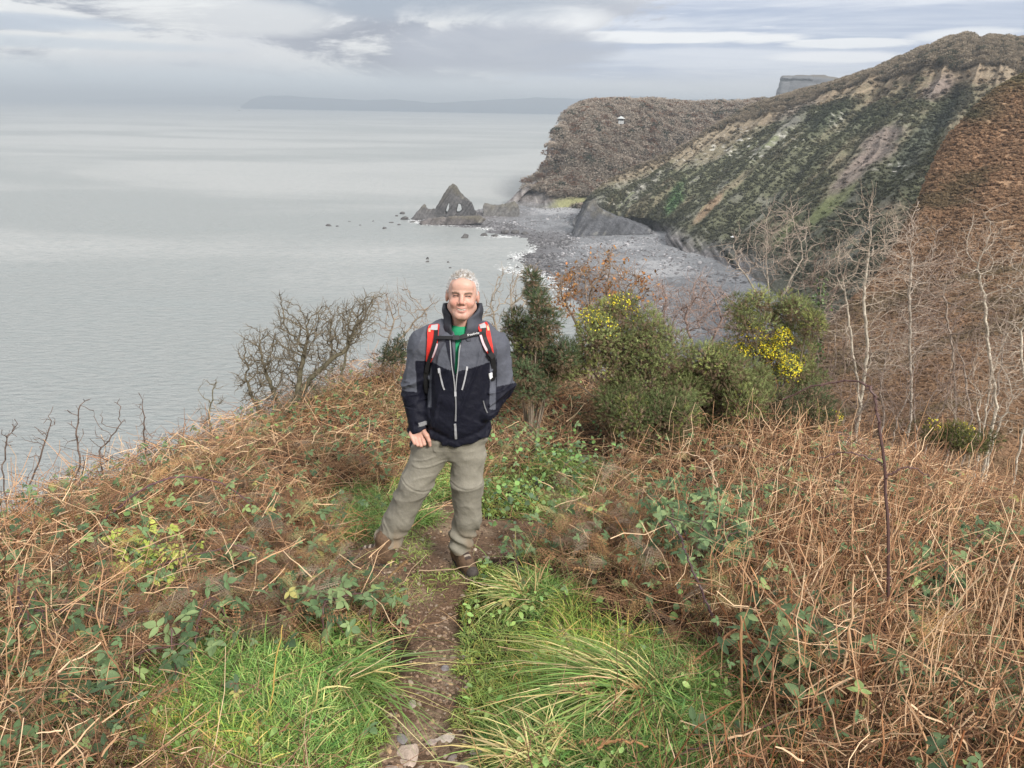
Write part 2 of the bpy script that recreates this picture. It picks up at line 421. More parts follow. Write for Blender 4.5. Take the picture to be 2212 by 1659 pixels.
# ground colours: mud on the path, mossy earth, brown litter elsewhere
gp = path_d(GV[:, 0], GV[:, 1]); n1 = fbm(GV*7, 4); n2 = fbm(GV*2.3+3, 3)
qx, qy, _ = proj(GV)
def blob(px, py, x0, y0, rx, ry, p=2.0, ang=0.0):
    dx = px-x0; dy = py-y0; c, s = math.cos(math.radians(ang)), math.sin(math.radians(ang))
    return np.exp(-(np.abs((dx*c+dy*s)/rx)**2+np.abs((-dx*s+dy*c)/ry)**2)**(p/2))
def pathmask(px, py, n=0):
    m = np.zeros(np.shape(px))
    pl = [(915, 1700, 135), (905, 1620, 115), (905, 1560, 85), (935, 1490, 62), (945, 1420, 58), (930, 1350, 58), (925, 1300, 52), (950, 1255, 60), (930, 1215, 90)]
    pts = np.array(pl, float)
    P = np.stack([px, py], -1)
    best = np.full(np.shape(px), 9.)
    for a, b in zip(pts[:-1], pts[1:]):
        ba = (b-a)[:2]; t_ = np.clip(((P-a[:2])@ba)/(ba@ba), 0, 1)
        d = np.linalg.norm(P-a[:2]-t_[..., None]*ba, axis=-1); best = np.minimum(best, d/(a[2]+t_*(b[2]-a[2])))
    m = 1-sstep(best+0.65*n, 0.75, 1.1)
    for x0, y0, rx, ry in [(1020, 1165, 150, 42), (960, 1125, 70, 40), (830, 1240, 110, 26), (1080, 1150, 110, 30)]:
        m = np.maximum(m, 1-sstep(((px-x0)/rx)**2+((py-y0)/ry)**2+0.5*n, 0.7, 1.15))
    return m
pm = pathmask(qx, qy, n1)
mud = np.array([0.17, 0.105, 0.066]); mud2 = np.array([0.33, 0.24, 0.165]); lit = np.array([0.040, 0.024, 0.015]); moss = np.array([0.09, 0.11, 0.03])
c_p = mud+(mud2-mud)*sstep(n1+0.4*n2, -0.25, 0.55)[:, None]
c_l = lit*(1+0.5*n1[:, None])+0.25*moss*sstep(n2, 0, 0.5)[:, None]  # litter kept very dark so gaps between the stems read as shade
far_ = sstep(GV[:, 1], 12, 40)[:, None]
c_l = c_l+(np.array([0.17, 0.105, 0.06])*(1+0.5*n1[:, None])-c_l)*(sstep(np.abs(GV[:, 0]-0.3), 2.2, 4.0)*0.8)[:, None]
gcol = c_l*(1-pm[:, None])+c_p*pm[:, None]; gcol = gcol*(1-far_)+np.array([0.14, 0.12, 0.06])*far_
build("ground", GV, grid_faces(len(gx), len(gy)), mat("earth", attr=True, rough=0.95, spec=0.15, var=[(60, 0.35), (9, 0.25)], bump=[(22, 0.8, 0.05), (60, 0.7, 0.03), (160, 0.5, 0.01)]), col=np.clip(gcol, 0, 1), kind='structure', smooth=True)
# ------------------------------------------------------------------ sea
def build_sea():
    m = bpy.data.materials.new("sea_water"); m.use_nodes = True; t = NT(m.node_tree); nt = m.node_tree
    b = nt.nodes['Principled BSDF']; pos = t.n('ShaderNodeTexCoord').outputs['Object']
    def mp(sx, sy, rz=0.0): return t.n('ShaderNodeMapping', ins={0: pos, 2: (0, 0, rz), 3: (sx, sy, 1)}).outputs[0]
    a = t.noise(mp(0.0015, 0.0034, 0.10), 1.0, 6, 0.6, 0.6); c = t.noise(mp(0.012, 0.06, 0.06), 1.0, 5, 0.6, 0.3); d = t.noise(mp(0.16, 0.55, 0.12), 1.0, 4, 0.6)
    col = t.mix(t.ramp(a, 0.40, 0.60), (0.285, 0.30, 0.295), (0.395, 0.40, 0.39))  # pale base colour carries the sky reflection
    col = t.mix(t.math('MULTIPLY', t.ramp(c, 0.50, 0.75), 0.40), col, (0.28, 0.31, 0.31))
    col = t.mix(t.math('MULTIPLY', t.ramp(d, 0.45, 0.62), 0.45), col, (0.22, 0.25, 0.25))  # dark sides of the wavelets painted into the colour, on top of the bump
    nt.links.new(col, b.inputs['Base Color']); b.inputs['Roughness'].default_value = 0.4; b.inputs['Specular IOR Level'].default_value = 0.22
    w1 = t.n('ShaderNodeBump', ins={'Strength': 1.0, 'Distance': 1.6, 'Height': t.noise(mp(0.22, 0.5, 0.1), 1.0, 5, 0.6)})
    w2 = t.n('ShaderNodeBump', ins={'Strength': 0.35, 'Distance': 0.6, 'Height': t.noise(mp(1.0, 2.2, -0.2), 1.0, 4, 0.6), 'Normal': w1.outputs[0]})
    nt.links.new(w2.outputs[0], b.inputs['Normal'])
    x = np.array([-59000., -20000, -6000, -2000, -600, 0, 600, 2000, 6000, 20000, 59000]); y = np.array([-900., 0, 300, 1000, 3000, 9000, 25000, 59000])
    X, Y = np.meshgrid(x, y, indexing='ij')
    build("sea", np.stack([X, Y, np.full_like(X, SEA)], -1).reshape(-1, 3), grid_faces(len(x), len(y)), m, kind='structure')
build_sea()
# ------------------------------------------------------------------ hill sheets from control columns
def sheet(cols, nu, nv):
    """cols[u][v] = (px, py, Y or None -> on the beach/sea)"""
    A = []
    for c in cols:
        r = []
        for q in c:
            if q[2] is None: r.append(on_z(q[0], q[1], SEA+0.2))
            else: r.append(at_y(q[0], q[1], q[2]))
        A.append(r)
    A = np.array(A); A = resample(A, nu, 0); return resample(A, nv, 1)
def snorm(P):
    du = np.gradient(P, axis=0); dv = np.gradient(P, axis=1); n = norm(np.cross(du, dv)); n[n[..., 2] < 0] *= -1; return n
def crown_tpl(seed, n=150, flat=0.8):
    r = np.random.default_rng(seed); d = rand_dirs(n, r); d[:, 2] = np.abs(d[:, 2])*1.0-0.15
    c = d*(0.62+0.38*r.random((n, 1)))*np.array([1, 1, flat])
    s = 0.085+0.06*r.random(n); M = frames(rand_dirs(n, r))
    tri = np.array([(-1, -0.5, 0), (1, -0.6, 0.1), (0.1, 1, 0)])
    V = np.einsum('kij,nj->kni', M, tri)*s[:, None, None]+c[:, None]
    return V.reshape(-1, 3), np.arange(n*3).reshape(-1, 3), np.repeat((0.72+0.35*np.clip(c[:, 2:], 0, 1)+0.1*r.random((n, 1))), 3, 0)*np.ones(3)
CR = [crown_tpl(k) for k in range(5)]
# -- wooded headland
HL = sheet([
    [(1120, 459, 700), (1135, 440, 720), (1165, 402, 740), (1190, 372, 760), (1205, 315, 780), (1228, 265, 810), (1250, 243, 830), (1262, 262, 900)],
    [(1062, 464, None), (1104, 440, 606), (1142, 402, 622), (1176, 369, 638), (1189, 312, 654), (1213, 266, 684), (1243, 241, 720), (1252, 246, 800)],
    [(1095, 467, None), (1118, 443, 602), (1160, 410, 618), (1200, 375, 632), (1212, 318, 648), (1236, 268, 680), (1262, 234, 722), (1275, 240, 800)],
    [(1150, 470, None), (1160, 440, 590), (1190, 415, 600), (1225, 380, 622), (1245, 322, 642), (1262, 272, 676), (1290, 230, 724), (1300, 236, 800)],
    [(1195, 470, None), (1198, 445, 580), (1215, 425, 590), (1255, 385, 618), (1280, 325, 642), (1305, 272, 680), (1340, 229, 730), (1350, 236, 800)],
    [(1240, 466, None), (1245, 455, 585), (1260, 430, 598), (1300, 385, 625), (1330, 325, 655), (1365, 272, 690), (1410, 230, 740), (1420, 238, 820)],
    [(1300, 468, None), (1310, 452, 585), (1330, 420, 605), (1370, 375, 640), (1405, 325, 670), (1440, 275, 705), (1480, 234, 760), (1490, 240, 840)],
    [(1380, 470, None), (1400, 440, 600), (1430, 400, 630), (1460, 360, 665), (1490, 318, 690), (1520, 272, 720), (1560, 230, 770), (1570, 238, 850)],
    [(1500, 470, None), (1530, 430, 620), (1560, 390, 650), (1590, 350, 680), (1610, 310, 710), (1630, 268, 740), (1650, 224, 790), (1660, 232, 860)],
], 320, 260)
N = snorm(HL); uu, vv = np.meshgrid(np.linspace(0, 1, 320), np.linspace(0, 1, 260), indexing='ij')
edge_f = np.clip(np.minimum(vv/0.04, 1), 0, 1)
HL = HL+N*((3.2*fbm(HL*0.02, 4)+1.6*ridged(HL*0.055+4, 4))*edge_f)[..., None]
hx, hy, _ = proj(HL); HV = HL.reshape(-1, 3); pxh = hx.ravel(); pyh = hy.ravel(); nz = N[..., 2].ravel()
n1 = fbm(HV*0.05, 4); n2 = fbm(HV*0.012+7, 3)
c = np.array([0.17, 0.125, 0.10])*(1+0.35*n1[:, None])+np.array([0.03, 0.015, 0.0])*n2[:, None]
strat = vn(np.stack([HV[:, 0]*0.42+HV[:, 2]*0.04, HV[:, 1]*0.12, HV[:, 2]*0.02], -1))+0.6*vn(np.stack([HV[:, 0]*1.3, HV[:, 1]*0.3, HV[:, 2]*0.05], -1))
rockc = np.array([0.135, 0.13, 0.13])*(1+0.75*strat[:, None])+np.array([0.10, 0.09, 0.06])*sstep(strat, 0.7, 1.1)[:, None]
cl = (1-sstep(pyh+10*n1, 415, 440))  # above cliffs
rk = np.clip((1-cl)*(1-sstep(pxh, 1228, 1245)), 0, 1); rk = np.maximum(rk, 0.75*(1-sstep(pxh+0*pyh, 1180, 1200))*sstep(pyh+14*n1, 375, 415))
rk = np.maximum(rk, 0.8*np.clip(1-sstep((hx-np.interp(hy, [240, 265, 310, 370, 400, 440], [1245, 1215, 1192, 1178, 1146, 1106])).ravel(), 4, 16), 0, 1))
c = c*(1-rk[:, None])+rockc*rk[:, None]
gr = np.clip(blob(pxh, pyh, 1240, 437, 52, 12)+blob(pxh, pyh, 1225, 448, 30, 8)+blob(pxh, pyh, 1270, 436, 40, 9), 0, 1)*sstep(n1, -0.5, 0.1)
c = c*(1-gr[:, None])+np.array([0.21, 0.21, 0.11])*gr[:, None]
HLC = np.clip(c*1.35, 0.01, 0.8); RK = rk; GRN = gr
MR = mat("cliff_ground", attr=True, rough=0.95, spec=0.1, var=[(0.5, 0.25), (2.0, 0.2)], bump=[(0.5, 0.8, 1.5), (2.0, 0.6, 0.4)])
headland = build("headland", HV, grid_faces(320, 260), MR, col=HLC, kind='structure')
headland['label'] = 'wooded headland ending in a cliff above the shingle cove'
# woodland canopy: one mass of far-off leafless crowns
acc = Acc(); sel = rng.choice(len(HV), 4200, p=(lambda q: q/q.sum())((1-rk)*(1-gr)*(vv.ravel() > 0.12+0.13*(pxh < 1245))*(vv.ravel() < 0.93)*np.clip(nz, 0.15, 1)))
hutx, huty = 1340, 262
keep = ~((np.abs(pxh[sel]-hutx) < 12) & (pyh[sel] > huty-6) & (pyh[sel] < huty+22)); sel = sel[keep]
base_c = np.array([0.44, 0.375, 0.31])
for k in range(5):
    s = sel[k::5]; n_ = len(s); sz = 3.4+3.4*rng.random(n_)
    cc = base_c*(0.82+0.36*rng.random((n_, 1)))*(1+0.2*n2[s, None])
    og = rng.random(n_) < 0.07; cc[og] = np.array([0.06, 0.075, 0.05])*(0.8+0.5*rng.random((og.sum(), 1)))
    rd = rng.random(n_) < 0.15; cc[rd] = np.array([0.25, 0.15, 0.10])*(0.8+0.3*rng.random((rd.sum(), 1)))
    th = rng.random(n_)*6.28; M = np.zeros((n_, 3, 3)); M[:, 0, 0] = np.cos(th); M[:, 0, 1] = -np.sin(th); M[:, 1, 0] = np.sin(th); M[:, 1, 1] = np.cos(th); M[:, 2, 2] = 1
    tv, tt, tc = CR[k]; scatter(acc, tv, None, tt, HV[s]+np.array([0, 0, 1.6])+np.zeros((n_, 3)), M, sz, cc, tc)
acc.build("woodland", mat("far_twigs", attr=True, rough=1.0, spec=0.0, transl=0.45), kind='stuff', label='leafless grey-brown woodland covering the headland beyond the cove', category='woodland')
# -- big hillside above the beach
MID = sheet([
    [(1262, 470, 560), (1285, 455, 575), (1310, 440, 590), (1335, 425, 605), (1360, 410, 620), (1385, 402, 640), (1400, 405, 700)],
    [(1238, 508, None), (1262, 470, 497), (1276, 448, 505), (1290, 428, 515), (1330, 405, 530), (1372, 388, 560), (1385, 392, 640)],
    [(1285, 500, None), (1310, 462, 498), (1350, 425, 508), (1400, 390, 522), (1460, 350, 550), (1520, 308, 585), (1530, 312, 660)],
    [(1340, 497, None), (1372, 462, 488), (1425, 410, 502), (1480, 360, 522), (1550, 300, 555), (1620, 240, 600), (1630, 243, 680)],
    [(1425, 512, None), (1462, 470, 465), (1530, 405, 480), (1600, 340, 500), (1680, 265, 530), (1765, 196, 575), (1775, 198, 660)],
    [(1446, 548, None), (1515, 480, 425), (1610, 395, 445), (1700, 315, 465), (1790, 240, 500), (1880, 164, 550), (1890, 166, 640)],
    [(1530, 580, None), (1610, 500, 385), (1710, 405, 405), (1810, 310, 432), (1900, 220, 470), (1980, 128, 520), (1990, 130, 610)],
    [(1610, 612, None), (1710, 520, 345), (1820, 415, 365), (1915, 310, 395), (1990, 215, 440), (2060, 100, 500), (2070, 102, 590)],
    [(1670, 680, None), (1830, 580, 280), (1950, 465, 310), (2030, 345, 350), (2090, 225, 410), (2130, 97, 480), (2140, 99, 570)],
    [(1760, 800, None), (1960, 660, 225), (2100, 520, 265), (2170, 385, 310), (2200, 240, 390), (2225, 101, 460), (2235, 103, 550)],
    [(1900, 950, None), (2130, 760, 170), (2280, 590, 220), (2340, 430, 280), (2380, 260, 350), (2400, 92, 440), (2410, 94, 530)],
], 520, 340)
N = snorm(MID); uu, vv = np.meshgrid(np.linspace(0, 1, 520), np.linspace(0, 1, 340), indexing='ij')
ef = np.clip(vv/0.05, 0.15, 1)
gul = ridged(np.stack([uu*17+0.6*fbm(MID*0.01), vv*1.6, 0*uu], -1), 4)
MID = MID+N*((5.5*gul+4.0*fbm(MID*0.018+2, 4)+1.5*ridged(MID*0.07, 4))*ef*(1-0.6*sstep(vv, 0.72, 0.86)))[..., None]
mx, my, _ = proj(MID); MV = MID.reshape(-1, 3); px, py = mx.ravel(), my.ravel(); U = uu.ravel(); Vv = vv.ravel()
n1 = fbm(MV*0.06, 5, 0.6); n2 = fbm(np.stack([U*30, Vv*3.5, 0*U], -1)+3, 4, 0.6); n3 = fbm(MV*0.3, 3, 0.6)
DG = np.array([0.092, 0.096, 0.064]); BR = np.array([0.15, 0.125, 0.092]); RC = np.array([0.15, 0.145, 0.145]); LG = np.array([0.14, 0.16, 0.075]); PK = np.array([0.165, 0.135, 0.125]); WT = np.array([0.50, 0.49, 0.46]); TW = np.array([0.205, 0.170, 0.128])
def mixc(c, d, m): m = np.clip(m, 0, 1)[:, None]; return c*(1-m)+d*m
c = np.tile(DG, (len(MV), 1))
c = mixc(c, BR, sstep(n2+0.5*n1, 0.0, 0.7)*0.75)
c = mixc(c, RC, sstep(-n2+0.9*n1, 0.15, 0.65)*0.6)
c = mixc(c, LG, sstep(n1-0.8*n2, 0.42, 0.7)*0.55)
c = mixc(c, np.array([0.165, 0.13, 0.095]), sstep(Vv+0.10*n1, 0.63, 0.72))
c = mixc(c, TW, sstep(Vv+0.06*n1, 0.70, 0.80))
c = mixc(c, BR*1.1, (1-sstep(U, 0.30, 0.42))*sstep(Vv+0.1*n1, 0.45, 0.62))
for (x0, y0, rx, ry, an, cc, k) in [
    (2025, 190, 46, 22, -38, PK, 1.0), (1905, 310, 62, 34, -42, PK, 1.0), (1835, 385, 70, 22, -47, PK*0.95, 0.95), (1770, 460, 60, 16, -48, LG, 0.9),
    (1700, 500, 55, 13, -48, LG, 0.8), (1815, 430, 60, 12, -45, LG*0.9, 0.8), (1530, 450, 58, 9, -47, np.array([0.20, 0.14, 0.095]), 0.9), (1600, 385, 50, 10, -42, BR*1.25, 0.7),
    (1458, 430, 52, 17, -62, np.array([0.055, 0.115, 0.05]), 0.95), (1575, 565, 60, 18, 25, LG, 0.8), (1500, 545, 55, 16, 20, LG*0.9, 0.6), (1660, 520, 45, 14, -45, BR*1.2, 0.6),
    (1790, 250, 70, 30, -35, np.array([0.045, 0.055, 0.038]), 0.9), (1880, 260, 60, 25, -35, np.array([0.05, 0.06, 0.04]), 0.8), (1990, 300, 110, 24, -52, np.array([0.06, 0.068, 0.055]), 0.95), (2060, 225, 60, 24, -45, np.array([0.06, 0.068, 0.055]), 0.9),
    (1720, 240, 60, 28, -35, RC*0.9, 0.5), (1940, 470, 50, 40, 0, BR*0.9, 0.8), (2170, 160, 60, 25, 0, TW, 0.8), (1760, 190, 50, 14, -25, TW, 0.9)]:
    c = mixc(c, cc, k*0.85*sstep(blob(px, py, x0, y0, rx*1.1, ry*1.1, 2.0, an)+0.5*n1, 0.25, 0.85))
for (x0, y0, rx, ry, k) in [(1387, 372, 34, 22, 0.8), (1450, 345, 40, 18, 0.7), (1553, 327, 42, 22, 1.0), (1608, 300, 30, 22, 1.1), (1635, 322, 24, 26, 0.9), (1350, 410, 50, 22, 0.6), (1935, 372, 26, 20, 1.2), (1880, 385, 30, 20, 0.5), (1810, 250, 40, 30, 0.5), (1700, 300, 60, 30, 0.5), (1320, 440, 40, 22, 0.5), (1530, 520, 60, 30, 0.5), (1960, 240, 30, 30, 0.4)]:
    sp = vn(np.stack([MV[:, 0]*0.55+MV[:, 2]*0.5, MV[:, 1]*0.4, MV[:, 2]*0.28], -1))
    c = mixc(c, WT*0.8, k*blob(px, py, x0, y0, rx, ry)*sstep(sp+0.5*n3, 0.35, 0.75))
st = vn(np.stack([(px-0.62*py)*0.16, (px+1.2*py)*0.02, 0*px], -1)+2)   # tilted rock beds at the foot
st2 = st+0.5*vn(np.stack([(px-0.62*py)*0.5, 0*px, 0*px], -1))
foot = 1-sstep(Vv+0.03*n1, 0.05, 0.13); c = mixc(c, np.array([0.13, 0.125, 0.13])*(1+0.85*st2[:, None]), foot*(1-0.8*sstep(U, 0.68, 0.78)))
slab = blob(px, py, 1268, 470, 32, 40, 4.0, 30)*(U < 0.25); c = mixc(c, np.array([0.095, 0.097, 0.105])*(1+0.25*st2[:, None]), slab*1.2)
pl = np.interp(px, [1770, 1850, 1932, 2000, 2050], [226, 202, 172, 150, 118]); pathl = np.exp(-((py-pl)/2.2)**2)*(px > 1765)*(px < 2060); c = mixc(c, np.array([0.27, 0.22, 0.16]), pathl*0.8)
c = np.clip(c*(1+0.28*n3[:, None]), 0.008, 0.8); MC = np.clip(c*np.array([1.45, 1.42, 1.36]), 0, .8)
hill = build("hillside", MV, grid_faces(520, 340), MR, col=MC, kind='structure'); hill['label'] = 'steep scrub and rock hillside above the beach'
# scrub clumps give the slope relief
def blobtpl(seed):
    r = np.random.default_rng(seed); n = 26; d = rand_dirs(n, r); d[:, 2] = np.abs(d[:, 2]); s = 0.34+0.2*r.random(n)
    M = frames(norm(np.cross(d, rand_dirs(n, r)))); tri = np.array([(-1, -0.5, 0), (1, -0.6, 0.1), (0.1, 1, 0)])
    V = np.einsum('kij,nj->kni', M, tri)*s[:, None, None]+(d*0.62)[:, None]
    return V.reshape(-1, 3), np.arange(n*3).reshape(-1, 3), np.repeat(0.75+0.5*r.random((n, 1)), 3, 0)*np.ones(3)
BT = [blobtpl(k) for k in range(6)]
acc = Acc(); lum = MC.mean(1); wgt = np.where(lum < 0.14, 1.0, 0.12)*(Vv > 0.05)*(Vv < 0.86)*(1-foot)*(1-np.clip(slab, 0, 1)); sel = rng.choice(len(MV), 20000, p=wgt/wgt.sum())
for k in range(6):
    s = sel[k::6]; n_ = len(s); dk = lum[s] < 0.085
    sz = (0.7+1.1*rng.random(n_)**2)*(0.8+0.5*(Vv[s] > 0.6)); cc = MC[s]*(0.9+0.4*rng.random((n_, 1)))
    th = rng.random(n_)*6.28; M = np.zeros((n_, 3, 3)); M[:, 0, 0] = np.cos(th); M[:, 0, 1] = -np.sin(th); M[:, 1, 0] = np.sin(th); M[:, 1, 1] = np.cos(th); M[:, 2, 2] = 1
    scatter(acc, BT[k][0], None, BT[k][1], MV[s], M, sz, cc, BT[k][2])
acc.build("scrub", mat("far_twigs"), kind='stuff', label='low gorse and heather scrub covering the hillside above the beach', category='scrub')
# pale leafless wood along the hill top
acc = Acc(); wgt = ((Vv > 0.74) & (Vv < 0.90) & (U > 0.1))*1.0; sel = rng.choice(len(MV), 5200, p=wgt/wgt.sum())
for k in range(5):
    s = sel[k::5]; n_ = len(s); sz = (1.5+1.9*rng.random(n_))*(0.85+0.5*sstep(px[s], 1850, 2000)*(1-sstep(px[s], 2095, 2110))); cc = TW*1.6*(0.8+0.5*rng.random((n_, 1)))
    og = rng.random(n_) < 0.12; cc[og] = np.array([0.10, 0.10, 0.07])
    M = np.tile(np.eye(3), (n_, 1, 1)); M[:, 2, 2] = 1.25
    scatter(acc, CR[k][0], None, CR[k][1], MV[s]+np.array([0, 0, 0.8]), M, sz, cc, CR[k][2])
acc.build("ridge_woodland", mat("far_twigs"), kind='stuff', label='pale leafless thicket along the top of the long hillside', category='woodland')
# -- near rust-brown bracken slope on the right
BS = sheet([
    [(2420, 110, 330), (2250, 215, 320), (2150, 290, 305), (2065, 390, 285), (2006, 490, 255), (1935, 590, 225), (1840, 720, 190), (1730, 860, 150)],
    [(2400, 40, 270), (2212, 160, 250), (2112, 238, 235), (2030, 340, 215), (1975, 450, 190), (1900, 575, 165), (1800, 705, 135), (1690, 850, 105)],
    [(2500, 150, 235), (2290, 250, 215), (2180, 320, 200), (2085, 420, 180), (2030, 530, 155), (1960, 650, 130), (1850, 770, 105), (1740, 900, 80)],
    [(2620, 320, 190), (2400, 400, 165), (2270, 470, 150), (2170, 560, 130), (2100, 650, 110), (2020, 750, 90), (1940, 850, 72), (1880, 950, 55)],
    [(2760, 520, 140), (2520, 580, 115), (2370, 640, 100), (2260, 700, 85), (2180, 780, 72), (2090, 860, 58), (2000, 940, 46), (1930, 1020, 36)],
    [(2900, 720, 90), (2640, 750, 75), (2470, 790, 65), (2360, 840, 55), (2260, 900, 46), (2160, 960, 38), (2060, 1020, 30), (1980, 1080, 24)],
    [(3100, 900, 62), (2850, 940, 50), (2680, 990, 42), (2540, 1040, 35), (2420, 1090, 29), (2300, 1140, 25), (2200, 1190, 21), (2100, 1240, 18)],
], 260, 300)
N = snorm(BS); dist = np.linalg.norm(BS, axis=-1)
BS = BS+N*((2.2*fbm(BS*0.03, 4)+0.9*fbm(BS*0.12+3, 4))*np.clip(dist/200, 0.15, 1))[..., None]
BV = BS.reshape(-1, 3); n1 = fbm(BV*0.09, 5, 0.6); n2 = fbm(BV*0.025+9, 4); bx, by, _ = proj(BV)
OR = np.array([0.35, 0.225, 0.14]); OB = np.array([0.19, 0.145, 0.085]); GB = np.array([0.17, 0.16, 0.085])
c = np.tile(OR, (len(BV), 1)); c = mixc(c, OB, sstep(n1+0.6*n2, -0.05, 0.35)*0.85); c = mixc(c, GB, sstep(n2-0.3*n1, 0.05, 0.45)*0.7)
c = mixc(c, np.array([0.15, 0.135, 0.085]), 0.7*blob(bx, by, 2130, 235, 40, 30)+0.8*blob(bx, by, 2100, 250, 22, 14))
BC = np.clip(c, 0.01, 0.8)
bs = build("bracken_slope", BV, grid_faces(260, 300), mat("bracken_ground", attr=True, rough=1.0, spec=0.0, var=[(0.8, 0.35), (4, 0.3)], bump=[(1.2, 0.9, 0.8)]), col=BC, kind='structure'); bs['label'] = 'rust-brown bracken slope at the right'
acc = Acc(); sel = rng.choice(len(BV), 42000); d_ = np.linalg.norm(BV[sel], axis=1)
for k in range(6):
    s = sel[k::6]; n_ = len(s); sz = (0.20+0.35*rng.random(n_))*np.clip(np.linalg.norm(BV[s], axis=1)/110, 0.5, 2.3); cc = BC[s]*(0.8+0.5*rng.random((n_, 1)))
    th = rng.random(n_)*6.28; M = np.zeros((n_, 3, 3)); M[:, 0, 0] = np.cos(th); M[:, 0, 1] = -np.sin(th); M[:, 1, 0] = np.sin(th); M[:, 1, 1] = np.cos(th); M[:, 2, 2] = 0.8
    scatter(acc, BT[k][0], None, BT[k][1], BV[s], M, sz, cc, BT[k][2])
acc.build("dead_bracken_cover", mat("far_twigs"), kind='stuff', label='rust-brown dead bracken covering the near slope at the right', category='bracken')
# ------------------------------------------------------------------ beach
shore = np.array([on_z(a, b)[:2] for a, b in [(884, 474), (900, 481), (935, 487), (985, 489), (1040, 492), (1065, 500), (1085, 508), (1120, 512), (1150, 514), (1158, 522), (1140, 536), (1128, 548), (1110, 560), (1120, 572), (1150, 582), (1180, 592), (1215, 612), (1255, 650), (1300, 720), (1350, 850)]])
land = np.array([on_z(a, b)[:2] for a, b in [(2400, 1300), (2400, 600), (1700, 430), (1300, 440), (1060, 455), (1035, 462), (1000, 466), (950, 466), (905, 466)]])
poly = np.concatenate([shore, land])
bxs = np.linspace(-110, 330, 420); bys = np.linspace(120, 640, 520)
BX, BY = np.meshgrid(bxs, bys, indexing='ij'); Pb = np.stack([BX, BY], -1).reshape(-1, 2)
# distance to the shoreline only
ds = np.full(len(Pb), 1e9)
for a, b in zip(shore[:-1], shore[1:]):
    ba = b-a; t_ = np.clip((Pb-a)@ba/(ba@ba), 0, 1); ds = np.minimum(ds, np.linalg.norm(Pb-a-t_[:, None]*ba, axis=1))
ins = polysdf(Pb, poly) < 0; sdn = np.where(ins, ds, -ds); P3 = np.concatenate([Pb, np.zeros((len(Pb), 1))], 1)
zb = SEA+np.clip(0.050*sdn, -4, 4.2)+0.45*fbm(P3*0.06, 3)+0.28*fbm(P3*0.45, 4)
# inclined ledges below the stack
led = np.exp(-((Pb[:, 0]+30)/30)**2-((Pb[:, 1]-548)/22)**2); zb = zb+led*(0.9*np.abs(np.sin((Pb[:, 0]*0.9+Pb[:, 1]*0.35)*1.0))-0.2)
bV = np.stack([Pb[:, 0], Pb[:, 1], zb], -1); n1 = fbm(P3*0.3, 4); n2 = fbm(P3*0.03+4, 3)
wet = 1-sstep(sdn+8*n2, 4, 34)
c = np.tile(np.array([0.20, 0.205, 0.215]), (len(bV), 1)); c = mixc(c, np.array([0.12, 0.122, 0.13]), sstep(n1, -0.1, 0.4)*0.7)
c = mixc(c, np.array([0.33, 0.33, 0.34]), sstep(n2+0.4*n1, 0.1, 0.4)*0.8*(1-wet)); c = mixc(c, np.array([0.105, 0.098, 0.102]), wet*0.85); c = mixc(c, np.array([0.13, 0.11, 0.105]), np.clip(led, 0, 1)*0.8)
build("beach", bV, grid_faces(420, 520), mat("shingle", attr=True, rough=0.85, spec=0.25, var=[(0.9, 0.35), (3.0, 0.3)], bump=[(0.8, 0.8, 0.5), (3, 0.6, 0.2)]), col=np.clip(c, 0.02, 0.7), kind='structure')
def rock_mesh(seed, sub=2, rough=0.35):
    import bmesh
    bm = bmesh.new(); bmesh.ops.create_icosphere(bm, subdivisions=sub, radius=1.0)
    V = np.array([v.co[:] for v in bm.verts]); F = np.array([[v.index for v in f.verts] for f in bm.faces]); bm.free()
    r = np.random.default_rng(seed); d = rand_dirs(7, r)          # cut by a few planes for facets
    for k in range(7):
        h_ = 0.55+0.3*r.random(); t_ = V@d[k]; V = V-np.maximum(t_-h_, 0)[:, None]*d[k]
    V = V*(1+rough*0.35*fbm(V*1.7+seed, 3)[:, None]); return V, F
# boulder scatter, uncountable
acc = Acc(); cand = np.where((sdn > -3) & (sdn < 140) & (Pb[:, 1] > 230))[0]; wgt = np.where(sdn[cand] < 25, 3.0, 1.0)*sstep(fbm(P3[cand]*0.05+8, 3), -0.5, 0.5); sel = rng.choice(cand, 11000, p=wgt/wgt.sum())
for k in range(4):
    tv, tt = rock_mesh(50+k, 1); s = sel[k::4]; n_ = len(s); sz = 0.28+0.45*rng.random(n_)**2+1.1*(rng.random(n_)**14)
    cc = np.where((rng.random(n_) < 0.3)[:, None], np.array([0.36, 0.35, 0.36]), np.array([0.15, 0.145, 0.15]))*(0.7+0.5*rng.random((n_, 1))); cc = np.where((sdn[s] < 22)[:, None], cc*0.6, cc)
    M = frames(rand_dirs(n_)); scatter(acc, tv*np.array([1.2, 1, 0.7]), None, tt, bV[s]+rng.normal(size=(n_, 3))*np.array([0.6, 0.6, 0.05]), M, sz, cc)
acc.build("boulders", mat("boulder_stone", attr=True, rough=0.8, spec=0.3), kind='stuff', label='grey boulders strewn over the shingle beach', category='boulders')
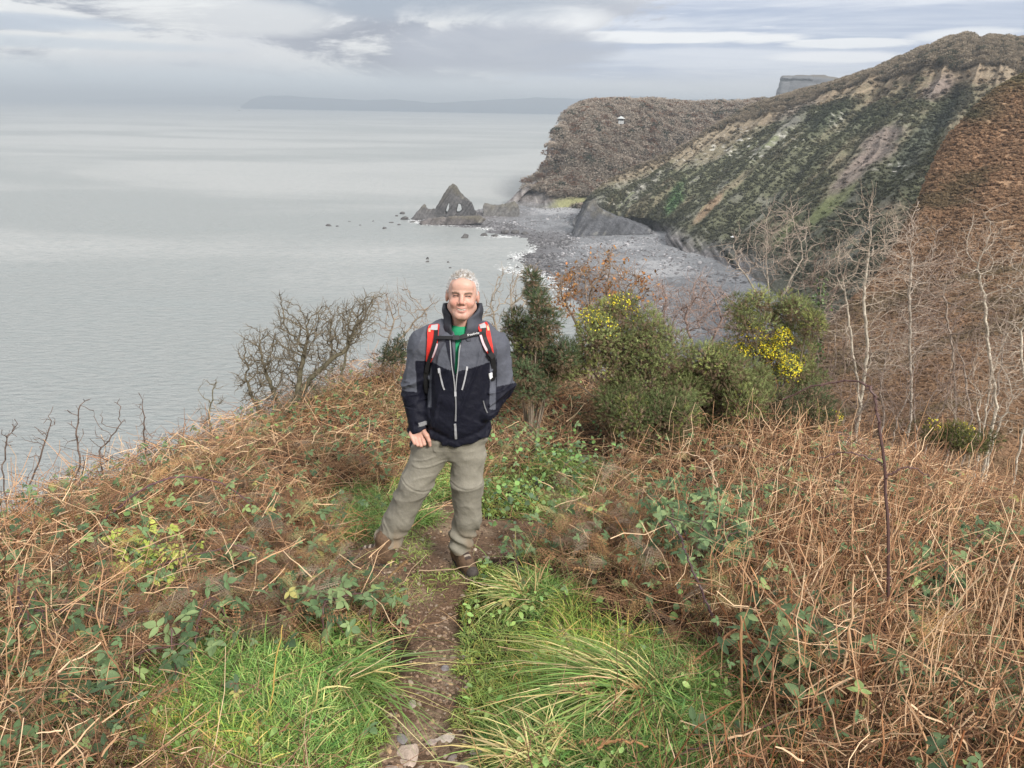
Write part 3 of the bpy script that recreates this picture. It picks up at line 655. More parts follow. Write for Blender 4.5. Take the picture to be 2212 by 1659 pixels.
# surf: thin broken foam lying on the water along the shore
acc = Acc(); foamw = [(930, 484, 20, 3, 1.), (985, 487, 40, 3, 1.), (1050, 494, 20, 4, .7), (1085, 512, 25, 3, .7), (1075, 600, 45, 10, .8), (1120, 555, 16, 10, 1.), (1095, 585, 26, 12, 1.), (1135, 590, 30, 10, 1.), (1180, 600, 30, 10, 1.), (900, 480, 16, 4, .9), (1060, 452, 20, 8, 1.), (925, 466, 20, 2, 1), (1215, 620, 30, 14, .8), (1150, 545, 10, 14, 1.)]
P_ = []
for x0, y0, rx, ry, k in foamw:
    n_ = int(260*k); P_.append(on_z(x0+rng.normal(size=n_)*rx*0.6, y0+rng.normal(size=n_)*ry*0.5))
P_ = np.concatenate(P_)
d_ = np.full(len(P_), 1e9)
for a, b in zip(shore[:-1], shore[1:]):
    ba = b-a; t_ = np.clip((P_[:, :2]-a)@ba/(ba@ba), 0, 1); d_ = np.minimum(d_, np.linalg.norm(P_[:, :2]-a-t_[:, None]*ba, axis=1))
P_ = P_[d_ < 16]; n_ = len(P_); ang = np.arange(7)*2*math.pi/7; tv = np.stack([np.cos(ang)*1.0, np.sin(ang)*0.45, 0*ang], -1); tv = np.concatenate([tv, [[0, 0, 0.12]]]); tt = np.array([(i, (i+1) % 7, 7) for i in range(7)])
th = rng.normal(size=n_)*0.5; M = np.zeros((n_, 3, 3)); M[:, 0, 0] = np.cos(th); M[:, 0, 1] = -np.sin(th); M[:, 1, 0] = np.sin(th); M[:, 1, 1] = np.cos(th); M[:, 2, 2] = 1
scatter(acc, tv, None, tt, P_+np.array([0, 0, 0.06])+rng.random((n_, 1))*np.array([0, 0, 0.25]), M, 0.25+0.6*rng.random(n_)**2, np.tile([0.82, 0.83, 0.83], (n_, 1)))
acc.build("surf", mat("foam", attr=True, rough=0.9), kind='stuff', label='white foam where small waves break on the rocks', category='foam')
# ------------------------------------------------------------------ far land and far headland
def ridge_land(name, pts, Y, depth, label, col, foot_py=None):
    pts = np.array(pts, float); xs = np.linspace(pts[0, 0], pts[-1, 0], 200); ys = np.interp(xs, pts[:, 0], pts[:, 1]); nn = fbm(np.stack([xs*0.05, 0*xs, 0*xs], -1), 4)
    T = at_y(xs, ys+nn*1.2, Y+depth*0.45); n_ = len(xs); prof = np.linspace(0, 1, 14); rows = []
    for q in prof:
        if q <= 0.45: f = (q/0.45)**0.8
        else: f = 1-(q-0.45)/0.55*0.5
        y = Y+depth*q; x = T[:, 0]*(y/(Y+depth*0.45)); z = (SEA-0.5)+(T[:, 2]-SEA)*f
        P = np.stack([x, np.full(n_, y), z], -1); P[:, 2] += (0.10*(T[:, 2]-SEA)*fbm(P*0.003, 4))*(0 < q < 1); rows.append(P)
    A = np.array(rows).transpose(1, 0, 2); V = A.reshape(-1, 3)
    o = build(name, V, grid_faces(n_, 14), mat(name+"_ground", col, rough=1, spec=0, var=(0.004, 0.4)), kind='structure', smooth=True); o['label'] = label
ridge_land("distant_coast", [(520, 229), (545, 213), (575, 207), (620, 207), (700, 212), (790, 217), (850, 214), (925, 221), (1000, 219), (1090, 213), (1160, 211), (1250, 213), (1340, 211), (1385, 208), (1440, 213), (1560, 214), (1640, 212), (1700, 209), (1780, 208), (1900, 205), (2300, 200)], 9000, 2600, 'long low blue coast across the bay', (0.04, 0.07, 0.11))  # blue of the hazy air is put into the ground colour
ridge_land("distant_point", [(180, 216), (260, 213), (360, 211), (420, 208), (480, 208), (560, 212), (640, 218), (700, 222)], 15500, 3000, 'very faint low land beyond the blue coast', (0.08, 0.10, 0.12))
FH = sheet([
    [(1700, 240, 2250), (1705, 215, 2250), (1712, 195, 2260), (1716, 182, 2270), (1720, 172, 2280), (1730, 172, 2400)],
    [(1668, 240, 1950), (1676, 214, 1955), (1682, 192, 1960), (1686, 178, 1970), (1690, 167, 1980), (1700, 169, 2150)],
    [(1690, 240, 1900), (1700, 214, 1910), (1706, 192, 1925), (1710, 178, 1940), (1714, 166, 1960), (1722, 168, 2150)],
    [(1730, 240, 1870), (1735, 214, 1885), (1740, 192, 1905), (1742, 178, 1925), (1745, 164, 1950), (1750, 166, 2150)],
    [(1790, 240, 1850), (1790, 222, 1865), (1785, 202, 1890), (1780, 184, 1915), (1775, 165, 1950), (1780, 168, 2150)],
    [(1880, 240, 1850), (1870, 222, 1865), (1850, 202, 1890), (1830, 188, 1915), (1810, 172, 1950), (1815, 175, 2150)],
    [(1960, 240, 1850), (1950, 225, 1865), (1930, 212, 1890), (1900, 200, 1915), (1860, 185, 1950), (1865, 188, 2150)]], 120, 70)
FH = FH+snorm(FH)*(5*fbm(FH*0.02, 4)+2.5*ridged(FH*0.06, 3))[..., None]; FV = FH.reshape(-1, 3)
fs = vn(np.stack([FV[:, 0]*0.01, FV[:, 1]*0.01, FV[:, 2]*0.28], -1)); c = np.array([0.115, 0.115, 0.12])*(1+0.4*fs[:, None]); tp = np.tile(np.linspace(0, 1, 70), 120); c = mixc(c, np.array([0.13, 0.11, 0.085]), sstep(tp, 0.72, 0.8))
fh = build("far_headland", FV, grid_faces(120, 70), MR, col=c, kind='structure'); fh['label'] = 'small square-topped cliff far behind the hill shoulder'
# ------------------------------------------------------------------ haze
hzm = bpy.data.materials.new("haze_air"); hzm.use_nodes = True; nt = hzm.node_tree; nt.nodes.remove(nt.nodes['Principled BSDF'])
pv = nt.nodes.new('ShaderNodeVolumePrincipled'); pv.inputs['Density'].default_value = 0.00021; pv.inputs['Color'].default_value = (0.64, 0.71, 0.78, 1); pv.inputs['Anisotropy'].default_value = 0.1
nt.links.new(pv.outputs[0], nt.nodes['Material Output'].inputs['Volume'])
x0, x1, y0, y1, z0, z1 = -60000, 60000, -1000, 60000, -90., 150.
hv = np.array([(x, y, z) for x in (x0, x1) for y in (y0, y1) for z in (z0, z1)], float)
build("haze", hv, np.array([(0, 1, 3, 2), (4, 6, 7, 5), (0, 4, 5, 1), (2, 3, 7, 6), (0, 2, 6, 4), (1, 5, 7, 3)]), hzm, kind='stuff')
# ------------------------------------------------------------------ ground cover near the camera
def polar(n, r0=1.75, r1=17, half=52, k=0.5):
    n = int(n*1.1) if half > 50 else n
    u = rng.random(n); r = (r0**k+u*(r1**k-r0**k))**(1/k); a = np.radians(rng.uniform(-half, half, n))
    X = r*np.sin(a); Y = r*np.cos(a); Z = g(X, Y); P = np.stack([X, Y, Z], -1)
    px, py, _ = proj(P); ok = (Z > -8.5) & (Z-np.interp(Y, _py, _pz) > -2.2); return P[ok], px[ok], py[ok]
def vary(c, n, a=0.25, h=0.06):
    return np.clip(np.array(c)*(1+a*rng.normal(size=(n, 1)))+h*rng.normal(size=(n, 3))*np.array(c), 0.004, 0.95)
def pick(cols, n, p=None): return np.array(cols)[rng.choice(len(cols), n, p=p)]
GB_ = [(560, 1560, 260, 150, 1), (720, 1500, 130, 100, 1), (650, 1640, 300, 100, 1), (380, 1640, 150, 50, .4), (450, 1500, 120, 50, .35), (1130, 1330, 130, 90, 1), (1080, 1440, 90, 120, 1), (1250, 1500, 260, 140, 1),
       (1450, 1560, 180, 120, 1), (1350, 1640, 320, 100, 1), (1150, 1610, 130, 90, 1), (1300, 1390, 90, 60, .7), (1150, 1080, 120, 58, 1), (1220, 1020, 100, 42, .8), (770, 1115, 80, 55, 1), (905, 1085, 60, 60, 1), (850, 1290, 90, 34, .8), (960, 1060, 50, 60, .9),
       (1040, 1245, 60, 30, .9), (1100, 1190, 60, 30, .6), (1650, 1630, 130, 60, .6), (1850, 1640, 160, 40, .4), (680, 1350, 60, 40, .35), (1500, 1440, 70, 50, .6), (760, 1400, 80, 60, .6), (300, 1590, 80, 40, .4), (1060, 1010, 40, 40, .5), (830, 1200, 60, 30, .8), (880, 1150, 40, 40, .7)]
def grassmask(px, py):
    m = np.zeros(np.shape(px))
    for x0, y0, rx, ry, k in GB_: m = np.maximum(m, k*blob(px, py, x0, y0, rx*1.15, ry*1.15, 3.0))
    return m
def blades(acc, P, L, W, cols, up=0.9, lean=0.5, droop=0.6, S=5, dirs=None):
    n = len(P); a = rng.random(n)*2*math.pi; d = np.stack([np.cos(a), np.sin(a), np.zeros(n)], -1)
    if dirs is not None: d = norm(d*0.75+dirs)
    ln = lean*(0.3+rng.random(n)); t_ = np.linspace(0, 1, S)[None, :, None]
    up_v = np.array([0, 0, 1.])
    L = np.asarray(L).reshape(-1, 1, 1)
    C = P[:, None]+L*(up_v*(t_*up-droop*ln[:, None, None]*t_**2.4)+d[:, None]*(ln[:, None, None]*(t_+0.7*t_**2)))
    s = np.cross(d, up_v)+0.5*rng.normal(size=(n, 3)); s = norm(s)
    w_ = np.asarray(W).reshape(-1, 1)*np.array([0.9, 1.0, 0.85, 0.55, 0.08]+[0.05]*(S-5))[None, :S]
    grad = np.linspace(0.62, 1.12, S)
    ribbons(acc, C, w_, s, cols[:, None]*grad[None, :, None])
# --- grass
P, px, py = polar(330000, r1=11, k=0.3); n1 = fbm(P*2.5, 3); gm = grassmask(px, py)+0.28*n1; pmk = pathmask(px, py, fbm(P*7, 3))
ok = (gm > 0.36+0.25*rng.random(len(P))) & (pmk < 0.12*rng.random(len(P))+0.02) & (px > -200) & (px < 2400); P, n1, px, py = P[ok], n1[ok], px[ok], py[ok]
n = len(P); gc = np.where((rng.random(n) < 0.16)[:, None], vary((0.60, 0.54, 0.22), n), np.where((rng.random(n) < 0.6)[:, None], vary((0.29, 0.45, 0.12), n, 0.22), vary((0.12, 0.25, 0.06), n, 0.25)))
mossy = blob(px, py, 855, 1285, 110, 38)+blob(px, py, 1100, 1300, 120, 80)*0.5+blob(px, py, 1060, 1420, 60, 140)*0.6
gn = fbm(P*1.3+70, 3)[:, None]; gc = gc*(1+0.45*gn)*np.where(fbm(P*2.1+90, 3)[:, None] > .18, np.array([1.25, 1.05, .8]), 1.0)
L = (0.060+0.075*rng.random(n)**1.3+0.13*(rng.random(n) < 0.06)*rng.random(n))*(1+0.5*n1)*(1-0.60*np.clip(mossy, 0, 1))*(0.35+0.65*sstep(path_d(P[:, 0], P[:, 1]), 0.18, 0.5))
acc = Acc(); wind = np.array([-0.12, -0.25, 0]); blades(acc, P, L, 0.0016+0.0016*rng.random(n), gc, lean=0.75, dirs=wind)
# short turf between the taller blades and creeping over the path edge
P, px, py = polar(120000, r1=6.5, k=0.3); nn = fbm(P*6, 3); pmk = pathmask(px, py, fbm(P*7, 3)); gm = grassmask(px, py)
ok = ((gm+0.5*nn > 0.45) & (pmk < 0.75)) | ((blob(px, py, 860, 1285, 120, 34)+blob(px, py, 905, 1180, 34, 50)+blob(px, py, 1010, 1232, 40, 16)+blob(px, py, 960, 1250, 50, 14)) > 0.4+0.3*rng.random(len(P))); P = P[ok]; n = len(P)
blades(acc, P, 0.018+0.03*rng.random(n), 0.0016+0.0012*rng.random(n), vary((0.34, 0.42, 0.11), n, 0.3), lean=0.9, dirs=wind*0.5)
GRASS = mat("grass_blades", attr=True, rough=0.5, spec=0.35, transl=0.30)
acc.build("grass", GRASS, kind='stuff', label='fresh green grass growing along both sides of the path', category='grass')
# --- leafy herbs low in the grass (broad soft leaves)
def leaf_tpl(nseg=5, w=0.29, fold=0.18, bend=0.25, point=1.0):
    y = np.linspace(0, 1, nseg+1); wd = w*np.sin(np.pi*np.clip(y, 0, 1)**0.75)**0.8; wd[0] = 0.02; wd[-1] = 0.0
    z = -bend*y**2; V = []
    for k in range(nseg+1): V += [(-wd[k], y[k], z[k]+fold*wd[k]), (0, y[k], z[k]), (wd[k], y[k], z[k]+fold*wd[k])]
    F = []
    for k in range(nseg):
        for j in (0, 1): F.append((3*k+j, 3*k+j+1, 3*k+j+4, 3*k+j+3))
    return np.array(V), np.array(F)
LV, LF = leaf_tpl()
def compound(n=3):
    """bramble leaf: three leaflets on a short stalk, terminal one largest; rotations about the stalk end"""
    V = []; F = []; k = 0
    for ang, sc, off in [(0, 1.0, 0.42), (78, 0.8, 0.24), (-78, 0.8, 0.24)]:
        a = math.radians(ang); R = np.array([[math.cos(a), math.sin(a), 0], [-math.sin(a), math.cos(a), 0], [0, 0, 1]])
        v = (LV*sc)@R.T; v[:, 1] += off; v[:, 2] += 0.03*(ang != 0); V.append(v); F.append(LF+k); k += len(v)
    V = np.concatenate(V); F = np.concatenate(F)
    st = np.array([(-0.018, 0, 0), (0.018, 0, 0), (0.012, 0.36, 0.0), (-0.012, 0.36, 0.0)]); F = np.concatenate([F, [[k, k+1, k+2, k+3]]]); return np.concatenate([V, st]), F
BV_, BF_ = compound()
tcB = 0.9+0.2*np.random.default_rng(3).random((len(BV_), 1))*np.ones(3)
def leafM(n, tilt=0.45):
    """leaf frames: facing up mostly, random heading"""
    a = rng.random(n)*2*math.pi; d = np.stack([np.cos(a), np.sin(a), rng.normal(size=n)*0.35-0.1], -1); u = norm(np.stack([rng.normal(size=n)*tilt, rng.normal(size=n)*tilt-0.35, np.ones(n)], -1)); return frames(d, u)
acc = Acc(); P, px, py = polar(9000, r1=8); gm = grassmask(px, py); ok = (gm > 0.5) & (fbm(P*3+8, 3) > 0.05) & (pathmask(px, py) < 0.1); P = P[ok]; n = len(P)
scatter(acc, LV*np.array([0.95, 1, 1]), LF, None, P+np.array([0, 0, 0.05])+rng.random((n, 1))*np.array([0, 0, 0.05]), leafM(n), 0.016+0.028*rng.random(n), vary((0.27, 0.40, 0.12), n, 0.2))
P, px, py = polar(26000, r0=3.0, r1=12); m = np.maximum(blob(px, py, 1190, 1000, 110, 45), np.maximum(blob(px, py, 1110, 1110, 60, 40), blob(px, py, 1060, 930, 40, 50)))*1.0+0.22*(fbm(P*1.6+4, 3) > 0.15)*(1-pathmask(px, py)); ok = rng.random(len(P)) < m; P = P[ok]; n = len(P)
scatter(acc, LV*np.array([1.6, 1, 1]), LF, None, P+rng.random((n, 1))*np.array([0, 0, 0.22])+np.array([0, 0, 0.04]), leafM(n, 0.7), 0.022+0.026*rng.random(n), np.where((rng.random(n) < 0.5)[:, None], vary((0.20, 0.33, 0.10), n), vary((0.10, 0.17, 0.08), n)))
acc.build("herbs", mat("soft_leaves", attr=True, rough=0.5, spec=0.4, transl=0.25), kind='stuff', label='small broad-leaved weeds and ivy growing low among the grass', category='weeds')
# --- dead bracken: litter, stems, curled fronds
TAN = [(0.52, 0.345, 0.205), (0.42, 0.245, 0.135), (0.27, 0.14, 0.075), (0.66, 0.47, 0.30), (0.15, 0.078, 0.045), (0.08, 0.045, 0.03)]
def brk_mask(P, px, py):
    gm = grassmask(px, py); pmk = pathmask(px, py, fbm(P*7, 3)); return (1-blob(px, py, 825, 1222, 85, 34, 4.0))*(1-pmk)*(1-0.93*sstep(gm, 0.3, 0.6))*(0.15+0.85*sstep(path_d(P[:, 0], P[:, 1]), 0.16, 0.5))
def sticks(acc, P, L, R, lean, cols, S=5, bend=0.2, n=3, sag=0.0, dirs=None):
    K = len(P); a = rng.random(K)*2*math.pi; h = np.stack([np.cos(a), np.sin(a), np.zeros(K)], -1)
    if dirs is not None: h = norm(h+dirs)
    lean = np.asarray(lean).reshape(-1, 1); D = norm(h*np.sin(lean)+np.array([0, 0, 1.])*np.cos(lean)); B = norm(rng.normal(size=(K, 3)))
    t_ = np.linspace(0, 1, S)[None, :, None]; L = np.asarray(L).reshape(-1, 1, 1)
    C = P[:, None]+L*(D[:, None]*t_+B[:, None]*bend*(t_**2)*(0.3+rng.random((K, 1, 1)))-np.array([0, 0, 1.])*sag*t_**3)
    C[:, 1:-1] += rng.normal(size=(K, S-2, 3))*0.025*L
    r = np.asarray(R).reshape(-1, 1)*np.linspace(1, 0.55, S)[None]
    tubes(acc, C, r, n, cols)
acc = Acc()
P, px, py = polar(60000, r1=15, k=0.42); m = brk_mask(P, px, py); ok = rng.random(len(P)) < m*(0.75+0.5*(px > 1300)); P, px, py = P[ok], px[ok], py[ok]; n = len(P)
hgt = (0.03+0.34*rng.random(n)**1.3)*(0.55+0.45*sstep(np.abs(P[:, 0]), 0.8, 2.0)); dark = rng.random(n)
cols = pick(TAN, n, [.10, .17, .25, .05, .25, .18])*(0.75+0.5*rng.random((n, 1)))*(0.45+0.75*np.clip(hgt/0.30, 0, 1))[:, None]  # sticks low in the tangle coloured darker, as painted shade
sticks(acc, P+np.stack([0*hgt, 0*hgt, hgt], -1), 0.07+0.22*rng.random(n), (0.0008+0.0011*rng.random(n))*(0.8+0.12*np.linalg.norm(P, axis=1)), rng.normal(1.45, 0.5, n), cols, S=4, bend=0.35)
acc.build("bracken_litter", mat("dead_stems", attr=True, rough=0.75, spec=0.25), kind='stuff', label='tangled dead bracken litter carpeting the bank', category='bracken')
acc = Acc()
P, px, py = polar(15000, r1=15, k=0.5); m = brk_mask(P, px, py); hill_ = blob(px, py, 760, 900, 160, 120)
ok = rng.random(len(P)) < m*(0.30+0.55*sstep(px, 1250, 1600)+0.35*(1-sstep(px, 150, 420))+0.2*hill_); P, px, py = P[ok], px[ok], py[ok]; n = len(P)
pr = sstep(px, 1350, 1700)
cols = pick(TAN, n, [.22, .26, .22, .12, .12, .06])*(0.8+0.4*rng.random((n, 1)))
rz = sstep(fbm(P*0.9+12, 3), -0.15, 0.35)[:, None]; cols = cols*(1-rz*np.array([0.18, 0.38, 0.52])); ln = np.abs(rng.normal(0.42, 0.38, n)); tall = rng.random(n)
sticks(acc, P, (0.16+0.40*tall**1.3)*(1-0.35*(px < 1300)*(px > 330)), (0.0013+0.0030*rng.random(n)**2.5)*(0.85+0.45*pr), ln, cols, S=6, bend=0.30, sag=0.12, dirs=np.array([0.35, -0.2, 0]))
# snapped stems lying across at many heights
P, px, py = polar(6500, r1=9, k=0.5); m = brk_mask(P, px, py); ok = rng.random(len(P)) < m*(0.25+0.7*sstep(px, 1400, 1800)+0.4*(1-sstep(px, 100, 400)))*(m > .6); P, px = P[ok], px[ok]; n = len(P)
P_s = P; n_s = n
Pt, pxt, pyt = polar(2300, r0=2.2, r1=8, k=0.6); mt = brk_mask(Pt, pxt, pyt); okt = rng.random(len(Pt)) < mt*(0.9*sstep(pxt, 1400, 1700)+0.35*(1-sstep(pxt, 60, 300))); Pt = Pt[okt]; nt_ = len(Pt)
sticks(acc, Pt, 0.42+0.38*rng.random(nt_), 0.0022+0.0022*rng.random(nt_), np.abs(rng.normal(0.2, 0.3, nt_)), pick(TAN, nt_, [.22, .30, .24, .10, .10, .04]), S=7, bend=0.12, dirs=np.array([.3, 0, 0]))
sticks(acc, P+np.array([0, 0, 1.])*(0.05+0.33*rng.random((n, 1))), (0.16+0.34*rng.random(n)**1.5)*(1-0.3*(px < 1300))*(0.5+0.5*sstep(np.linalg.norm(P, axis=1), 2.9, 4.0)), 0.0014+0.0026*rng.random(n)**2, rng.normal(1.35, 0.35, n), pick(TAN, n, [.3, .25, .15, .2, .06, .04])*(0.9+0.3*rng.random((n, 1))), S=5, bend=0.2)
acc.build("bracken_stems", MATS["dead_stems"], kind='stuff', label='tan dead bracken stems standing and leaning criss-cross over the bank', category='bracken')
# straw-coloured fine stems over the hill behind the man
acc = Acc()
P, px, py = polar(42000, r0=4.2, r1=15, k=0.9); m = brk_mask(P, px, py); ok = rng.random(len(P)) < m*(0.9*(px < 1250)+0.35); P = P[ok]; n = len(P)
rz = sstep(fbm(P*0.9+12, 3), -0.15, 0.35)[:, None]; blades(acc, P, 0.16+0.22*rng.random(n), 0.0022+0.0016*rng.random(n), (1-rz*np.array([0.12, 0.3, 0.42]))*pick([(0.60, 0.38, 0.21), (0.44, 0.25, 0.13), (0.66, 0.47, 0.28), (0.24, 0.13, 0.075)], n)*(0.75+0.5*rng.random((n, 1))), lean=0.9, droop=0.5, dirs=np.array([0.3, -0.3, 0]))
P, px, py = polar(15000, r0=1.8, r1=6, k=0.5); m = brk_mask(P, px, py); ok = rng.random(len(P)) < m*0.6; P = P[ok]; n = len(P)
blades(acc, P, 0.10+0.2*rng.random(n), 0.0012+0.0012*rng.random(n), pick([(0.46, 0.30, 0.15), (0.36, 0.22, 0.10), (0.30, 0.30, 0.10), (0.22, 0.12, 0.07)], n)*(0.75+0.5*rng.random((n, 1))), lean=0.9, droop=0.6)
acc.build("dead_grass", mat("straw", attr=True, rough=0.7, spec=0.2, transl=0.2), kind='stuff', label='straw-coloured dead grass covering the rise', category='dead grass')
def frond_tpl(seed, npair=13, sub=5, curl=0.5):
    r = np.random.default_rng(seed); V = []; T = []; k = 0
    ys = np.linspace(0.12, 0.98, npair)
    def rach(t_): return np.array([0.05*math.sin(3*t_+seed), t_, 0.22*t_-0.55*curl*t_*t_])
    for i in range(8):   # rachis as thin quads
        a, b = rach(i/8), rach((i+1)/8); w_ = 0.007*(1-i/10); V += [a+(-w_, 0, 0), a+(w_, 0, 0), b+(0, 0, w_)]; T.append((k, k+1, k+2)); k += 3
        V += [a+(-w_, 0, 0.003), b+(-w_*.8, 0, 0.003), b+(w_*.8, 0, 0.003)]; T.append((k, k+1, k+2)); k += 3
    for y in ys:
        l = 0.36*math.sin(math.pi*min(1, (1.08-y))**0.9)*(0.8+0.35*r.random())
        for s in (-1, 1):
            a0 = rach(y); dn = -0.9*curl*(0.3+r.random()); fw = 0.35+0.2*r.random(); cu = r.normal()*0.35
            def pt(q): return a0+np.array([s*l*q*(1-0.12*q*abs(cu)), l*q*fw+0.10*cu*q*q, dn*l*q*q*1.6+0.04*math.sin(9*q+seed)])
            tip = pt(1.0); nn_ = np.array([0, 0.006, 0]); V += [a0-nn_, a0+nn_, tip]; T.append((k, k+1, k+2)); k += 3
            for j in range(sub):
                q0 = (j+0.3)/sub; A_ = pt(q0); B_ = pt(q0+0.30/sub); wl = 0.062*(1-0.8*q0)*(0.6+0.7*r.random()); fx = (B_-A_)*1.2
                for sg in (-1, 1):
                    V += [A_, B_, A_+fx+np.array([0.01*r.normal(), sg*wl, -0.5*wl*r.random()])]; T.append((k, k+1, k+2)); k += 3
    V = np.array(V); return V, np.array(T), np.repeat(0.8+0.4*r.random((len(V)//3, 1)), 3, 0)*np.ones(3)
FT = [frond_tpl(k, npair=15, sub=7, curl=0.3+0.25*(k % 3)) for k in range(6)]
FS = [frond_tpl(k+20, npair=8, sub=2, curl=0.6) for k in range(4)]
acc = Acc()
FBL = [(480, 1420, 200, 90, 1), (620, 1300, 140, 80, 1), (330, 1420, 120, 70, .7), (660, 1230, 90, 60, .9), (240, 1330, 120, 80, .6), (1300, 1170, 120, 60, .9), (1260, 1240, 100, 50, .9), (1430, 1280, 120, 60, .8), (1350, 1330, 90, 50, .7), (560, 1180, 120, 60, .6), (1900, 1500, 200, 80, .35), (800, 1050, 60, 60, .5), (1280, 950, 90, 50, .5), (300, 1550, 100, 40, .5), (540, 1060, 100, 60, .5)]
P, px, py = polar(9500, r0=2.35, r1=6.5, k=0.4); m = np.zeros(len(P))
for x0, y0, rx, ry, k in FBL: m = np.maximum(m, k*blob(px, py, x0, y0, rx, ry))
m = np.maximum(m, 0.10)*brk_mask(P, px, py); ok = rng.random(len(P)) < 0.6*m; P = P[ok]; n = len(P)
fc = pick([(0.20, 0.135, 0.095), (0.30, 0.175, 0.10), (0.42, 0.26, 0.12), (0.27, 0.21, 0.155), (0.34, 0.29, 0.14)], n, [.28, .25, .17, .2, .1])*(0.8+0.45*rng.random((n, 1)))
for k in range(6):
    s = slice(k, None, 6); q = P[s]; kk = len(q); a = rng.random(kk)*6.28; D = np.stack([np.cos(a), np.sin(a), rng.normal(0.25, 0.35, kk)], -1); u = norm(np.stack([rng.normal(size=kk)*0.5, rng.normal(size=kk)*0.5-0.2, np.ones(kk)], -1))
    scatter(acc, FT[k][0], None, FT[k][1], q+np.array([0, 0, 1.])*(0.06+0.22*rng.random((kk, 1))), frames(D, u), 0.11+0.13*rng.random(kk), fc[s], FT[k][2])
P, px, py = polar(22000, r0=2.0, r1=15, k=0.55); m = brk_mask(P, px, py); ok = rng.random(len(P)) < m*0.34; P = P[ok]; n = len(P)
fc = pick([(0.20, 0.115, 0.065), (0.30, 0.165, 0.085), (0.38, 0.22, 0.11), (0.15, 0.09, 0.06), (0.24, 0.21, 0.10)], n)*(0.75+0.5*rng.random((n, 1)))
for k in range(4):
    s = slice(k, None, 4); q = P[s]; kk = len(q); a = rng.random(kk)*6.28; D = np.stack([np.cos(a), np.sin(a), rng.normal(0.2, 0.5, kk)], -1); u = norm(np.stack([rng.normal(size=kk)*0.6, rng.normal(size=kk)*0.6, np.ones(kk)], -1))
    scatter(acc, FS[k][0], None, FS[k][1], q+np.array([0, 0, 1.])*(0.04+0.24*rng.random((kk, 1))), frames(D, u), 0.07+0.09*rng.random(kk), fc[s], FS[k][2])
acc.build("bracken_fronds", mat("dead_fronds", attr=True, rough=0.9, spec=0.1, transl=0.15), kind='stuff', label='curled brown bracken fronds drooping over the bank', category='bracken')
# extra leaves and green shoots threading through the dead stems
acc = Acc(); P, px, py = polar(11000, r0=2.1, r1=11, k=0.5); m = brk_mask(P, px, py)*(0.35+0.65*(fbm(P*1.4+30, 3) > 0.0)); ok = rng.random(len(P)) < m*(0.55+0.25*(px < 1250)); P = P[ok]; n = len(P)
scatter(acc, BV_*np.array([1.2, 1, 1]), BF_, None, P+np.array([0, 0, 1.])*(0.10+0.24*rng.random((n, 1))), leafM(n, 0.5), 0.020+0.028*rng.random(n), pick([(0.11, 0.175, 0.075), (0.16, 0.23, 0.105), (0.07, 0.115, 0.055), (0.25, 0.33, 0.12), (0.33, 0.30, 0.10)], n, [.3, .3, .2, .13, .07])*(0.8+0.4*rng.random((n, 1))), tcB)
acc.build("bramble_undergrowth", mat("under_leaves", attr=True, rough=0.55, spec=0.25, transl=0.2), kind='stuff', label='small bramble leaves scattered through the dead bracken', category='bramble leaves')
acc = Acc(); P, px, py = polar(60000, r0=2.0, r1=10, k=0.45); m = brk_mask(P, px, py)*(fbm(P*1.1+50, 3) > 0.12)*(0.35+0.5*(px < 1500)); ok = rng.random(len(P)) < m*0.8; P = P[ok]; n = len(P)
blades(acc, P, 0.10+0.16*rng.random(n), 0.0015+0.0015*rng.random(n), np.where((rng.random(n) < .4)[:, None], vary((0.50, 0.44, 0.18), n), vary((0.20, 0.30, 0.08), n)), lean=0.8)
acc.build("grass_among_bracken", GRASS, kind='stuff', label='thin green and yellowing grass growing up through the dead bracken', category='grass')
# --- path grit, fallen leaves and stones
acc = Acc(); P, px, py = polar(80000, r0=1.7, r1=5.6, half=26, k=0.3); pmk = pathmask(px, py, fbm(P*7, 3)); ok = (pmk > 0.4) & (rng.random(len(P)) < 0.28+0.5*sstep(fbm(P*5, 3), 0, 0.5)); P = P[ok]; n = len(P)
for k in range(4):
    tv, tt = rock_mesh(80+k, 1, 0.5); s = slice(k, None, 4); q = P[s]; kk = len(q)
    cc = pick([(0.24, 0.165, 0.115), (0.14, 0.09, 0.06), (0.32, 0.25, 0.19), (0.08, 0.05, 0.035), (0.38, 0.26, 0.15)], kk, [.3, .32, .12, .18, .08])*(0.7+0.5*rng.random((kk, 1)))
    M = frames(norm(np.concatenate([rng.normal(size=(kk, 2)), 0.15*rng.normal(size=(kk, 1))], 1)))
    scatter(acc, tv*np.array([1.0, 1.5, 0.35]), None, tt, q+np.array([0, 0, 0.001]), M, 0.003+0.011*rng.random(kk)**2.2, cc)
acc.build("path_grit", mat("grit", attr=True, rough=0.85, spec=0.2), kind='stuff', label='small slaty chips and trodden leaf bits on the path', category='grit')
